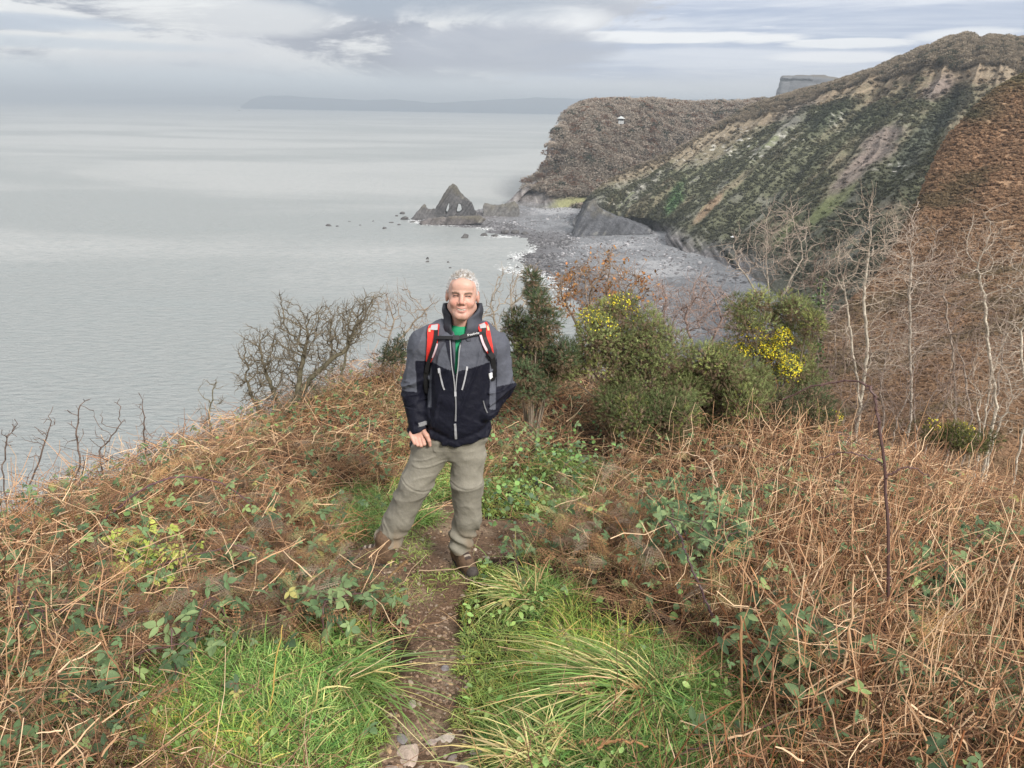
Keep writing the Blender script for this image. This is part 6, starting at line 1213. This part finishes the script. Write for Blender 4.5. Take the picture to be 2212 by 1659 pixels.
def hand_sdf(p):
    d = rcone(p, pp(906, 905, -.035), W0, .029, .031)
    pal = rcone(p, W0+np.array([-.014, 0, 0]), KN[0]+np.array([.004, .012, 0.002]), .024, .020)
    for a, b in [((-.004, 0, 0), KN[1]), ((.006, 0, 0), KN[2]), ((.014, 0, 0), KN[3])]: pal = smin(pal, rcone(p, W0+np.array(a), b+np.array([0, .012, .002]), .025, .020), .012)
    d = smin(d, pal, .014)
    f = None
    for k in range(4):
        r = [.0098, .0108, .0115, .0112][k]; q = smin(rcone(p, KN[k], PIP[k], r*1.08, r*.98), rcone(p, PIP[k], TIPS[k], r*.96, r*.86), .003); f = q if f is None else np.minimum(f, q)
    d = smin(d, f, .005)
    th = smin(rcone(p, pp(912, 928, -.065), pp(922, 941, -.10), .0150, .0132), rcone(p, pp(922, 941, -.10), pp(927, 952, -.105), .0125, .0108), .006)
    th = smin(th, rcone(p, pp(927, 952, -.105), pp(929, 962, -.10), .0105, .0088), .003)
    return smin(d, th, .006)
# inner body, mostly hidden under the clothes, so that the figure is one surface
NB = pp(1001, 712, 0.02)
def body_sdf(p):
    q = tohead(p); d = head_sdf(q)*HS
    d = smin(d, rcone(p, HC+HR@np.array([0, -.022, -.085])*HS, NB, .058, .062), .018)
    d = smin(d, rcone(p, pp(1000, 735, .03), pp(985, 930, .02), .085, .09), .04)
    d = smin(d, rcone(p, pp(945, 735, .03), pp(1050, 735, .03), .06, .06), .04)
    arm = smin(rcone(p, pp(925, 745, .02), pp(893, 850, .02), .04, .03), rcone(p, pp(893, 850, .02), W0, .03, .028), .02)
    arm2 = smin(rcone(p, pp(1075, 745, .02), pp(1086, 838, .02), .045, .038), rcone(p, pp(1086, 838, .02), pp(1045, 893, -.03), .038, .03), .02)
    d = smin(d, np.minimum(arm, arm2), .02)
    legs = np.minimum(smin(rcone(p, pp(935, 965, .02), pp(896, 1045, 0), .075, .055), rcone(p, pp(896, 1045, 0), pp(856, 1160, 0), .055, .035), .02), smin(rcone(p, pp(1010, 965, .02), pp(1009, 1042, 0), .075, .055), rcone(p, pp(1009, 1042, 0), pp(1000, 1155, 0), .055, .035), .02))
    d = smin(d, legs, .03); d = smin(d, hand_sdf(p), .004)
    return d
zlo = float(pp(930, 1215)[2]); ztop = float(HC[2]+.16)
V, Q = surfnet(body_sdf, (foot0[0]-.42, YP-.25, zlo), (foot0[0]+.52, YP+.2, ztop), 0.0032, 6)
q = tohead(V); ax = np.abs(q[:, 0]); nz_ = fbm(V*60, 3)
sk = np.tile(np.array([0.54, 0.325, 0.25]), (len(V), 1))*(1+0.05*nz_[:, None])
red = np.exp(-((ax-.040)/.020)**2-((q[:, 2]+.034)/.020)**2)*(q[:, 1] > .02)+np.exp(-(ax/.014)**2-((q[:, 2]+.028)/.016)**2)*(q[:, 1] > .08)+.2*np.exp(-((ax-.085)/.012)**2)*(q[:, 2] > -.06)*(q[:, 2] < .05)+.3*(q[:, 2] < -.125)
sk = sk*(1-np.clip(red, 0, 1)[:, None]*np.array([0.0, 0.22, 0.24]))
front = q[:, 1] > .03; isH = (q[:, 2] > -.16) & (np.abs(q[:, 0]) < .12)
mz = q[:, 2]-10.0*q[:, 0]**2
lips = front & isH & (ax < .027) & (((mz > -.0665) & (mz < -.058)) | ((mz < -.0735) & (mz > -.086))); sk = np.where(lips[:, None], sk*0.4+0.6*np.array([0.50, 0.21, 0.18]), sk)
inm = front & isH & (ax < .0215) & (mz > -.0735) & (mz < -.0665); sk = np.where(inm[:, None], np.array([0.70, 0.64, 0.55]), sk)
lipl = front & isH & (ax < .0245) & (np.abs(mz+.0742) < .0016); sk = np.where(lipl[:, None], np.array([0.16, 0.06, 0.05]), sk)
eye = front & isH & (np.abs(ax-.031) < .0145) & (np.abs(q[:, 2]+.0005-.0022+13*(ax-.031)**2) < .0030); sk = np.where(eye[:, None], np.array([0.045, 0.028, 0.024]), sk)
lid = front & isH & (np.abs(ax-.031) < .019) & (np.abs(q[:, 2]-.000) < .0095) & ~eye; sk = np.where(lid[:, None], sk*np.array([0.80, 0.72, 0.70]), sk)
brow = isH & front & (ax > .012) & (ax < .052) & (np.abs(q[:, 2]-.0165-0.09*(ax-.03)+4.0*(ax-.03)**2) < .0050-.05*np.maximum(0, ax-.04)); sk = np.where(brow[:, None], np.array([0.22, 0.145, 0.11])*(1+0.3*nz_[:, None]), sk)
stub = isH & (q[:, 2] < -.055) & (q[:, 2] > -.125) & (q[:, 1] > -.03); sk = np.where((stub & ~lips & ~inm & ~lipl)[:, None], sk*np.array([0.93, 0.90, 0.90]), sk)
sk = np.where((isH & (q[:, 2] > -.02) & (np.abs(ax-.088) < .012) & (q[:, 1] < -.002) & (q[:, 1] > -.02))[:, None], sk*np.array([.7, .55, .5]), sk)
SKIN = mat("skin", attr=True, rough=0.48, spec=0.4, var=(120, 0.05), bump=[(260, 0.12, 0.002)])
SKIN.node_tree.nodes['Principled BSDF'].inputs['Subsurface Weight'].default_value = 0.12; SKIN.node_tree.nodes['Principled BSDF'].inputs['Subsurface Radius'].default_value = (0.01, 0.004, 0.002)
bodyo = build('body', V, Q, SKIN, col=np.clip(sk, 0.01, 1), parent=person, smooth=True)
# hair: short, wavy, silver
def hair_sdf(p):
    q = tohead(p); d = ell(q, (0, -.020, .029), (.0800, .1015, .0890))*HS; n_ = fbm(q*np.array([55, 55, 45]), 3); d = d-.0035*n_-.004*sstep(q[:, 2], .08, .12)
    hl = q[:, 2]-(.081+.9*np.maximum(0, .035-np.abs(q[:, 0]))*0.25-.004*n_)     # hairline above the forehead
    cut = np.where(q[:, 1] > .035-0.25*np.abs(q[:, 0]), -hl, -1.0)*HS
    side = -(q[:, 2]-np.interp(q[:, 1], [-.12, -.05, .0, .02, .05], [-.075, -.05, .0, .012, .06]))
    return smax(smax(d, cut, .006), side*HS, .006)
V, Q = surfnet(hair_sdf, HC-.2, HC+.2, .0035); q = tohead(V); n_ = fbm(q*np.array([70, 70, 60]), 3); hc = np.array([0.50, 0.49, 0.48])*(1+0.22*n_[:, None]); hc = np.where(((q[:, 2] > .09) & (n_ > .02))[:, None], hc*np.array([.62, .55, .48]), hc)
hair = build('hair', V, Q, mat("silver_hair", attr=True, rough=0.75, spec=0.3, var=(300, .2), bump=[(380, 0.5, .003)]), col=np.clip(hc, 0, 1), parent=person, smooth=True)
a = Acc(); s = rng.choice(len(V), 3800); nrm = norm(V[s]-HC-HR@np.array([0, 0, .0])); dr = norm(nrm*0.8+0.55*rng.normal(size=(len(s), 3))+HU*0.25); L_ = .007+.009*rng.random(len(s))*(1+0.8*sstep(q[s][:, 2], .07, .11)); C = V[s][:, None]-nrm[:, None]*.002+dr[:, None]*np.array([0, .5, 1.])[None, :, None]*L_[:, None, None]; tubes(a, C, np.array([[.0009, .0008, .0004]])*np.ones((len(s), 1)), 3, hc[s]*(0.9+0.3*rng.random((len(s), 1)))); a.build('hair_strands', MATS["silver_hair"], parent=hair)
# ---- cloth wrinkles
def folds(p, sc, amp, dirv, seed=0.0):
    """soft creases running along dirv"""
    dirv = norm(np.array(dirv, float)); t_ = p@dirv; q = p-t_[:, None]*dirv*0.84; w_ = .025*fbm(p*6+seed, 2)[:, None]; q = q+w_
    r_ = np.clip(1-2.6*np.abs(vn(q*sc+seed)), 0, 1)**1.6; r2 = np.clip(1-2.6*np.abs(vn(q*sc*1.9+seed+5)), 0, 1)**1.5
    return amp*(0.30-r_*0.75-r2*0.30)
TOR = [(705, 1000, 40, .075), (722, 1000, 74, .10), (745, 999, 80, .125), (780, 997, 74, .142), (820, 996, 71, .152), (860, 993, 71, .160), (900, 988, 72, .162), (935, 989, 74, .155), (965, 989, 75, .145)]
TT = [(float(pp(c, y)[2]), float(pp(c, y)[0]), float(pp(c+h_, y)[0]-pp(c, y)[0]), dd) for y, c, h_, dd in TOR]
def loft(p, T, yc, ex=2.3, grow_=0.0):
    z = p[:, 2]; cx = lerp_tab(T, z, 1); hw = lerp_tab(T, z, 2)+grow_; hd = lerp_tab(T, z, 3)+grow_; k = (np.abs((p[:, 0]-cx)/hw)**ex+np.abs((p[:, 1]-yc)/hd)**ex)**(1/ex); d = (k-1)*np.minimum(hw, hd)
    return d
YB = YP+.02
HEML = pp(915, 926); HEMR = pp(1066, 928); HEMC = pp(984, 951)
def hem_z(x): return np.interp(x, [HEML[0], HEMC[0], HEMR[0]], [HEML[2], HEMC[2], HEMR[2]])
SH_L = [pp(955, 716, .03), pp(917, 745, .02), pp(893, 848, .02), pp(906, 928, -.050)]
SH_R = [pp(1045, 716, .03), pp(1069, 748, .02), pp(1084, 835, .03), pp(1048, 889, -.06)]
def jacket_raw(p):
    d = loft(p, TT, YB); top = p[:, 2]-float(pp(1000, 706)[2]); d = smax(d, top, .05); d = smax(d, hem_z(p[:, 0])-p[:, 2], .008)
    for S_, rr in ((SH_L, (.062, .078, .066, .055)), (SH_R, (.062, .072, .069, .058))):
        arm = smin(rcone(p, S_[0], S_[1], rr[0], rr[1]), rcone(p, S_[1], S_[2], rr[1], rr[2]), .03); arm = smin(arm, rcone(p, S_[2], S_[3], rr[2], rr[3]), .022)
        if S_ is SH_L:
            ax_ = norm(np.array([.41, 0, -.91])); arm = smax(arm, (p-S_[3])@ax_, .006)
        d = smin(d, arm, .018)
    return d
def jacket_sdf(p):
    d = jacket_raw(p); d0_ = d
    z = p[:, 2]; x = p[:, 0]; el = np.exp(-((z-SH_L[2][2]-.02)/.11)**2)*((x < SH_L[1][0]+.03) | (x > SH_R[1][0]-.03))
    d = d+folds(p, 12, .024, (1, .2, .35), 3)*el+folds(p, 10, .014, (.35, 0, 1), 8)*(1-.6*el)+folds(p, 8, .015, (.8, 0, -.6), 1)*sstep(-z, -float(pp(990, 850)[2]), -float(pp(990, 905)[2]))
    d = np.where((z < SH_L[3][2]+.13) & (x < SH_L[3][0]+.08) & (p[:, 1] < YP+.1), np.minimum(d, d0_+.002), d)+.004*fbm(p*20, 3)
    # blouson gather above the hem
    zh = hem_z(x); d = d+.009*np.exp(-((z-zh-.055)/.018)**2)*(np.abs(x-HEMC[0]) < .22)
    # open front: narrow V
    ztop_ = float(pp(1000, 700)[2]); zbot = float(pp(986, 795)[2]); w_ = .007+.028*np.clip((z-zbot)/(ztop_-zbot), 0, 1.2)**3.2; xc = np.interp(z, [zbot, ztop_], [float(pp(987, 795)[0]), float(pp(994, 700)[0])])
    v = np.maximum(np.abs(x-xc)-w_, np.maximum(zbot-z, p[:, 1]-(YB-.04))); d = smax(d, -v, .006)
    return d
V, Q = surfnet(jacket_sdf, (foot0[0]-.40, YP-.27, HEMC[2]-.05), (foot0[0]+.50, YP+.27, float(pp(1000, 672)[2])), 0.0042, 6)
jx, jy, _ = proj(V); GREY = np.array([0.085, 0.09, 0.11]); NAVY = np.array([0.006, 0.0065, 0.014]); c = np.tile(NAVY, (len(V), 1))
fr = V[:, 1] < YB
larm = (jx < 927-(jy-730)*.06) & (jy < 950); rarm = (jx > 1071)
yoke = np.interp(jx, [930, 960, 985, 1000, 1035, 1060, 1080], [780, 796, 803, 800, 790, 781, 776])
c = np.where(((jy < yoke) & ~larm & ~rarm)[:, None], GREY, c)
c = np.where((larm & (jy < np.interp(jx, [866, 880, 925], [842, 846, 848])))[:, None], GREY, c)
c = np.where((rarm & (jy < np.interp(jx, [1060, 1090, 1115], [838, 832, 826])))[:, None], GREY, c)
c = np.where((larm & (jy > 780) & (jx > 897+(jy-780)*.05))[:, None], NAVY, c)      # dark inner sleeve panel
c = np.where((rarm & (jy > 775) & (jx < 1073))[:, None], NAVY, c)
c = np.where((~larm & ~rarm & (jx > 1058) & (jy < 885) & (jy > 775))[:, None], GREY, c); c = np.where((~larm & (jx < 932) & (jx > 924) & (jy < 880) & (jy > 790) & fr)[:, None], GREY*.8, c)
tab = (np.abs(jx-913) < 9) & (np.abs(jy-916+(jx-913)*.25) < 4.5) & (V[:, 1] < YP); c = np.where(tab[:, None], np.array([.19, .19, .20]), c)
CLOTH = mat("jacket_cloth", attr=True, rough=0.68, spec=0.22, var=[(14, .10), (160, .08)], bump=[(7, 0.45, .03), (22, 0.2, .010), (420, 0.12, .001)])
jk = build('jacket', V, Q, CLOTH, col=c, parent=person, smooth=True)
# zip and seam strips that lie on the jacket
def march(sdf, px_, py_, y0=-.33, out=.0):
    for dy in range(0, 60, 3):
        d = ray(px_, py_+dy); s = (YP+y0)/d[1]; P = d*s; hit = False
        for k in range(90):
            v = float(sdf(P[None])[0])
            if v < .0008: hit = True; break
            if P[1] > YP+.16: break
            P = P+norm(d)*max(v*.7, .0006)
        if hit: return P-norm(d)*out+np.array([0, .45, 1.0])*dy/410.
    return at_y(px_, py_, YP)
def strip(name, pts, w_, th_, m, col, parent, sdf=None, out=.004, n=24, wscale=None):
    sdf = sdf or (jacket_raw if parent.name.startswith(('backpack', 'shoulder')) else jacket_sdf)
    pts = resample(np.array(pts, float), n, 0); C = np.array([march(sdf, x, y, out=out+(.004 if sdf is jacket_raw else 0)) for x, y in pts]); C = np.concatenate([C[:1], (C[:-2]+C[1:-1]*2+C[2:])/4, C[-1:]]); T = norm(np.gradient(C, axis=0)); 
    e = .004; G_ = np.stack([sdf(C+np.eye(3)[k]*e)-sdf(C-np.eye(3)[k]*e) for k in range(3)], -1); N_ = norm(G_); N_ = norm(N_+np.concatenate([N_[1:], N_[-1:]])+np.concatenate([N_[:1], N_[:-1]])+np.array([0, -.4, 0])); S_ = norm(np.cross(T, N_)); N_ = np.cross(S_, T)
    ww = (w_/2*(np.ones(n) if wscale is None else np.interp(np.linspace(0, 1, n), np.linspace(0, 1, len(wscale)), wscale)))[:, None]; h_ = th_/2
    R4 = np.stack([C-S_*ww-N_*h_, C+S_*ww-N_*h_, C+S_*ww*.92+N_*h_, C-S_*ww*.92+N_*h_], 1); i = np.arange(n*4).reshape(n, 4); nx = np.roll(i, -1, 1)
    F = np.concatenate([np.stack([i[:-1], nx[:-1], nx[1:], i[1:]], -1).reshape(-1, 4), [i[0][::-1], i[-1]]]); cc = np.tile(col, (n*4, 1)) if np.ndim(col) == 1 else np.repeat(np.array(col)[np.minimum((np.linspace(0, .999, n)*len(col)).astype(int), len(col)-1)], 4, 0)
    return build(name, R4.reshape(-1, 3), F, m, col=cc, parent=parent), C
WEB = mat("webbing", attr=True, rough=0.6, spec=0.3, var=(300, .1)); ZG = np.array([.30, .30, .31]); BLK = np.array([.012, .012, .013])
strip('zip', [(972, 728), (974, 760), (976, 790), (981, 822), (983, 850)], .0055, .005, WEB, ZG, jk)
strip('zip', [(996, 735), (992, 760), (990, 790), (986, 822), (984, 850)], .0055, .005, WEB, ZG, jk)
strip('zip_flap', [(967, 728), (973, 760), (978, 790), (982, 815)], .024, .004, WEB, NAVY*1.2, jk, out=.003, wscale=[1.5, 1.2, .8, .3])
strip('zip', [(984, 850), (985, 880), (984, 910)], .007, .006, WEB, ZG*.7, jk)
strip('zip', [(983, 916), (984, 932), (985, 948)], .013, .006, WEB, ZG, jk)
strip('zip_pull', [(983.5, 846), (984, 856)], .011, .009, WEB, ZG*1.5, jk)
strip('pocket_zip', [(948, 795), (952, 815), (957, 835), (960, 842)], .007, .006, WEB, ZG*1.15, jk)
strip('pocket_zip', [(1009, 792), (1006, 810), (1001, 832), (998, 842)], .0085, .006, WEB, ZG*1.15, jk)
strip('pocket_pull', [(948, 796), (949, 806)], .011, .008, WEB, ZG*1.4, jk)
strip('pocket_pull', [(1009, 792), (1008, 800)], .011, .008, WEB, ZG*1.5, jk)
strip('cuff_tab', [(905, 918), (913, 916), (920, 913)], .022, .006, WEB, np.array([.24, .24, .25]), jk)
strip('pocket_edge', [(1044, 866), (1048, 880), (1053, 892)], .006, .005, WEB, ZG*.5, jk)
# standing collar with its dark lining
CB = pp(1000, 716, .03); CT = CB+np.array([-.002, .035, .135])
def collar_sdf(p):
    axv = norm(CT-CB); t_ = (p-CB)@axv; r = np.linalg.norm((p-CB-t_[:, None]*axv)*np.array([1, .88, 1]), axis=1); rr = .098+.004*np.clip(t_/.14, -.3, 1)+.004*np.sin(t_*70)+.004*fbm(p*22, 2); d = np.abs(r-rr)-.0075
    yy = p[:, 1]-CB[1]; tt_ = np.interp(yy, [-.11, -.06, 0, .06], [.050, .095, .150, .155]); d = smax(d, t_-tt_, .006); d = smax(d, -.05-t_, .004)
    a_ = np.arctan2(p[:, 0]-CB[0]+.012, -(p[:, 1]-CB[1])); op = .34+2.2*np.clip(t_, 0, .2); d = smax(d, (op-np.abs(a_+.05))*.08, .008); return d
V, Q = surfnet(collar_sdf, CB-np.array([.16, .16, .08]), CB+np.array([.16, .18, .2]), .0042); r_ = np.linalg.norm((V-CB)[:, :2], axis=1); axv = norm(CT-CB); t_ = (V-CB)@axv; r_ = np.linalg.norm((V-CB-t_[:, None]*axv)*np.array([1, .88, 1]), axis=1); inner = r_ < (.098+.004*np.clip(t_/.14, -.3, 1))-.001
c = np.where(inner[:, None], np.array([.014, .014, .02]), np.where((fbm(V*9, 3) > .1)[:, None], GREY*.45, GREY*.7)); build('collar', V, Q, CLOTH, col=c, parent=jk, smooth=True)
# green shirt
def shirt_sdf(p): 
    d = loft(p, TT, YB, 2.3, -.030); d = smin(d, rcone(p, pp(955, 722, .03), pp(1045, 722, .03), .045), .03); d = smax(d, p[:, 2]-float(pp(1000, 716, -.08)[2]), .02); n_ = rcone(p, NB+np.array([0, -.03, .05]), NB+np.array([0, .02, -.05]), .072, .072); return smax(smin(d, rcone(p, NB+np.array([0, -.012, -.004]), NB, .074, .08), .02), float(pp(985, 830)[2])-p[:, 2], .004)+.002*fbm(p*25, 2)
V, Q = surfnet(shirt_sdf, (foot0[0]-.25, YP-.2, float(pp(985, 835)[2])), (foot0[0]+.35, YP+.25, float(pp(1000, 690)[2])), .006, 5); q = tohead(V)
c = np.tile(np.array([.03, .30, .14]), (len(V), 1))*(1+.08*fbm(V*40, 2)[:, None]); dn_ = np.linalg.norm((V-NB)*np.array([1, 1, .9]), axis=1); c = np.where((V[:, 2] > float(pp(1000, 703, -.08)[2]))[:, None], np.array([.012, .016, .02]), c)
build('shirt', V, Q, mat("shirt_cloth", attr=True, rough=.85, spec=.15, bump=[(60, .3, .004)]), col=c, parent=person, smooth=True)
# ---- trousers
LG_L = [pp(927, 985, .02), pp(897, 1044, .0), pp(862, 1120, .0), pp(838, 1168, .0)]
LG_R = [pp(1011, 985, .02), pp(1009, 1044, .0), pp(1009, 1120, .01), pp(995, 1182, .01)]
PT_ = [(925, 988, 70, .115), (945, 978, 77, .118), (962, 970, 78, .112), (976, 967, 70, .095), (990, 966, 54, .07), (1005, 965, 34, .04), (1020, 965, 14, .015)]
PTT = [(float(pp(c_, y)[2]), float(pp(c_, y)[0]), float(pp(c_+h_, y)[0]-pp(c_, y)[0]), dd) for y, c_, h_, dd in PT_]
CRO = pp(965, 984)
def leg(p, S_, rr):
    d = smin(rcone(p, S_[0], S_[1], rr[0], rr[1]), rcone(p, S_[1], S_[2], rr[1], rr[2]), .03); d = smin(d, rcone(p, S_[2], S_[3], rr[2], rr[3]), .03); ax_ = norm(S_[3]-S_[2]); return smax(d, (p-S_[3])@ax_-.022, .01)
def trouser_sdf(p):
    z = p[:, 2]; pel = smax(smax(loft(p, PTT, YP+.02), float(pp(965, 990)[2])-z, .035), z-float(pp(980, 915)[2]), .02)
    l = leg(p, LG_L, (.103, .090, .084, .074)); r = leg(p, LG_R, (.100, .086, .078, .068)); d = smin(np.where(l < r, l, r), pel, .05)
    kn = float(pp(950, 1040)[2]); lo_ = sstep(-z, -kn, -kn+.35)
    d = d+folds(p, 9, .016, (1, .1, .28), 2)*(1-lo_)+folds(p, 8, .019, (.5, .1, -.8), 5)*lo_+.003*fbm(p*12, 2)
    bot = np.exp(-((z-LG_L[3][2]-.02)/.055)**2); d = d+bot*.013*np.sin((z+.6*p[:, 0]+.05*fbm(p*8, 2))*75)
    # zip-off seam round each knee
    for S_, x_ in ((LG_L, 0), (LG_R, 1)):
        ax_ = norm(S_[1]-S_[0]); m = np.abs((p-S_[1])@ax_-.004+.02*((p[:, 0]-S_[1][0])/.09)**2) ; side = (p[:, 0] < CRO[0]) if x_ == 0 else (p[:, 0] >= CRO[0]); d = d+np.where(side, .0030*np.exp(-(m/.004)**2)-.0018*np.exp(-((m-.010)/.006)**2), 0)
    return d
V, Q = surfnet(trouser_sdf, (foot0[0]-.42, YP-.22, zlo-.03), (foot0[0]+.45, YP+.22, float(pp(980, 905)[2])), 0.0045, 6)
tx, ty, _ = proj(V); c = np.tile(np.array([.235, .218, .178]), (len(V), 1))*(1+.06*fbm(V*30, 3)[:, None]); mudm = sstep(ty+14*fbm(V*8, 3), 1128, 1185)*sstep(fbm(V*7+3, 3)+.25*(tx > 850), -.25, .3); c = c*(1-.75*mudm[:, None])+np.array([.24, .16, .095])*.75*mudm[:, None]
lowg = sstep(ty, 1040, 1060)*(1-mudm); c = c*(1-.14*lowg[:, None]); edge_ = (np.abs(tx-np.interp(ty, [955, 985, 1015], [890, 873, 868])) < 3) & (ty < 1012) & (ty > 950); c = np.where(edge_[:, None], np.array([.03, .03, .03]), c)
build('trousers', V, Q, mat("trouser_cloth", attr=True, rough=.85, spec=.15, var=[(30, .10), (250, .08)], bump=[(6, .5, .03), (20, .2, .01), (500, .2, .001)]), col=np.clip(c, 0, 1), parent=person, smooth=True)
# ---- boots
def boot(center, head_deg, name='boot'):
    a_ = math.radians(head_deg); fx = np.array([math.cos(a_), math.sin(a_), 0]); sx = np.array([-math.sin(a_), math.cos(a_), 0]); R = np.stack([fx, sx, np.array([0, 0, 1.])], 1)
    def f(p):
        q = (p-center)@R; d = rcone(q, (-.06, 0, .055), (.05, 0, .055), .046, .047); d = smin(d, rcone(q, (.05, 0, .050), (.155, 0, .040), .046, .038), .03); d = smin(d, rcone(q, (-.055, 0, .06), (-.045, 0, .17), .046, .055), .03); d = smin(d, rcone(q, (-.01, 0, .10), (.08, 0, .070), .034, .034), .03)
        d = smax(d, .018-q[:, 2], .006)
        lace = .003*np.sin(q[:, 0]*190)*np.exp(-(q[:, 1]/.022)**2)*(q[:, 0] > .0)*(q[:, 0] < .1); d = d-lace+.0015*fbm(q*40, 2)
        sole = rbox(np.stack([q[:, 0]-.048, q[:, 1]*(1-.6*0), q[:, 2]], -1), (0, 0, .014), (.148, .050*1, .015), .012); sole = smax(sole, np.hypot(np.maximum(q[:, 0]-.135, 0), q[:, 1])-.050, .01); sole = smax(sole, np.hypot(np.minimum(q[:, 0]+.05, 0), q[:, 1])-.048, .01); sole = sole+.003*(np.sin(q[:, 0]*260) > 0)*(q[:, 2] < .010)
        return smin(d, sole, .004)
    V, Q = surfnet(f, center-np.array([.26, .26, .03]), center+np.array([.26, .26, .26]), .0045); q = (V-center)@R; n_ = fbm(V*25, 3)
    c = np.tile(np.array([.115, .072, .045]), (len(V), 1))*(1+.4*n_[:, None]); c = np.where((q[:, 2] < .030)[:, None], np.array([.035, .032, .03])+np.array([.10, .07, .045])*sstep(n_, -.1, .4)[:, None], c); c = np.where(((np.abs(q[:, 1]) < .02) & (q[:, 0] > 0) & (q[:, 0] < .1) & (q[:, 2] > .08))[:, None], np.where((np.sin(q[:, 0]*190) > .2)[:, None], np.array([.30, .25, .2]), np.array([.05, .035, .03])), c)
    c = np.where(((q[:, 0] > .15) & (q[:, 2] > .03))[:, None], np.array([.06, .05, .045]), c)
    build(name, V, Q, mat("boot_leather", attr=True, rough=.75, spec=.25, var=(60, .3), bump=[(80, .4, .004)]), col=np.clip(c, .005, 1), parent=person, smooth=True)
bl = pp(820, 1224, 0.0); bl[2] = float(g(bl[0], bl[1]))-.004; br = pp(999, 1206, .0); br[1] -= .0; br[2] = float(g(br[0], br[1]))-.004
boot(bl+np.array([.0, -.045, .028]), 178); boot(br+np.array([0, 0, .010]), -64)
# ---- backpack
bpk = thing('backpack', 'red and black hiking backpack worn by the man, its straps crossing his chest', 'backpack', pp(1000, 800, .24))
RED = np.array([.62, .035, .025])
def pack(p): return rbox(p, pp(1000, 800, .25), (.145, .085, .23), .05)+.005*fbm(p*14, 3)
V, Q = surfnet(pack, pp(1000, 800, .25)-np.array([.2, .15, .3]), pp(1000, 800, .25)+np.array([.2, .15, .3]), .008); c = np.where((np.abs(V[:, 0]-pp(1000, 800)[0]) < .09)[:, None], RED, BLK*2); build('pack_body', V, Q, mat("pack_cloth", attr=True, rough=.7, spec=.25, bump=[(40, .3, .005)]), col=c, parent=bpk, smooth=True)
PADM = mat("strap_padding", attr=True, rough=.65, spec=.3, var=(120, .12))
SALM = np.array([.80, .42, .25]); GRS = np.array([.42, .42, .43]); PNK = np.array([.62, .45, .48])
s1, _ = strip('shoulder_strap', [(938, 702), (935, 715), (934, 735), (930, 762), (925, 782)], .054, .012, PADM, [RED, RED, RED, RED*.9], bpk, out=.007, wscale=[1.1, 1.15, 1.1, .9, .45])
s2, _ = strip('shoulder_strap', [(1041, 700), (1046, 712), (1050, 730), (1056, 752), (1062, 766)], .054, .012, PADM, [RED, RED, RED, RED*.9], bpk, out=.007, wscale=[1.1, 1.15, 1.1, .9, .45])
strip('strap_patch', [(939, 702), (938, 707), (937, 713)], .040, .006, WEB, GRS, s1, out=.016)
strip('strap_patch', [(1041, 700), (1043, 704), (1044, 709)], .034, .006, WEB, GRS, s2, out=.016)
strip('strap_edge', [(928, 704), (928, 710), (928, 717)], .012, .006, WEB, SALM, s1, out=.015); strip('strap_edge', [(1053, 702), (1054, 708), (1055, 714)], .012, .006, WEB, SALM, s2, out=.015)
strip('strap_lining', [(944, 742), (939, 758), (933, 772)], .012, .006, WEB, PNK, s1, out=.013); strip('strap_lining', [(1038, 724), (1044, 742), (1052, 758)], .013, .006, WEB, PNK, s2, out=.013)
strip('strap_webbing', [(942, 713), (941, 728), (938, 744), (931, 766), (924, 786), (921, 805)], .022, .004, WEB, BLK, bpk, out=.0195)
strip('strap_webbing', [(1046, 709), (1046, 722), (1050, 736), (1058, 756), (1062, 775)], .022, .004, WEB, BLK, bpk, out=.0195)
strip('lower_strap', [(925, 784), (921, 800), (919, 822), (921, 850)], .024, .004, WEB, BLK, bpk, out=.006)
strip('lower_strap', [(1061, 762), (1066, 785), (1067, 805), (1064, 822)], .030, .005, WEB, BLK, bpk, out=.006)
strip('buckle', [(1058, 762), (1062, 767), (1066, 772)], .030, .009, WEB, BLK*2.5, bpk, out=.022)
strip('chest_strap', [(941, 729), (958, 729), (975, 729.5), (990, 729.5), (1004, 726), (1022, 722), (1046, 719)], .019, .004, WEB, BLK, bpk, out=.019, wscale=[1.1, 1, 1, 1, 1.4, 1.1, 1])
strip('chest_buckle', [(978, 729), (985, 729.5), (992, 729)], .026, .010, WEB, BLK*2.2, bpk, out=.024)
strip('white_tag', [(1060, 806), (1060, 812), (1061, 817)], .022, .006, WEB, np.array([.8, .8, .8]), bpk, out=.012)
# small white lettering on the chest strap
fc_ = bpy.data.curves.new('strap_lettering', 'FONT'); fc_.body = 'freelight'; fc_.size = .0155; fc_.extrude = .0004; fc_.align_x = 'CENTER'; fc_.align_y = 'CENTER'; fc_.shear = .2
m_ = march(jacket_raw, 1022, 721.5, out=.026); e1 = march(jacket_raw, 1035, 719.5, out=.026)-march(jacket_raw, 1009, 724.5, out=.026); xa = norm(e1); za = norm(np.array([0, -1, .3])); ya = norm(np.cross(za, xa)); za = np.cross(xa, ya)
tmp = bpy.data.objects.new('tmp', fc_); SC.collection.objects.link(tmp); dg = bpy.context.evaluated_depsgraph_get(); me_ = bpy.data.meshes.new_from_object(tmp.evaluated_get(dg)); bpy.data.objects.remove(tmp)
wd_ = np.array([v.co[0] for v in me_.vertices]); k_ = np.linalg.norm(e1)/(wd_.max()-wd_.min())
me_.transform(Matrix(((xa[0], ya[0], za[0], 0), (xa[1], ya[1], za[1], 0), (xa[2], ya[2], za[2], 0), (0, 0, 0, 1)))@Matrix.Diagonal((k_, 1, 1, 1)))
lo_ = bpy.data.objects.new('strap_lettering', me_); SC.collection.objects.link(lo_); lo_.parent = bpk; lo_.location = Vector(m_)-wloc(bpk); me_.materials.append(mat("white_print", (.8, .8, .8), rough=.7))
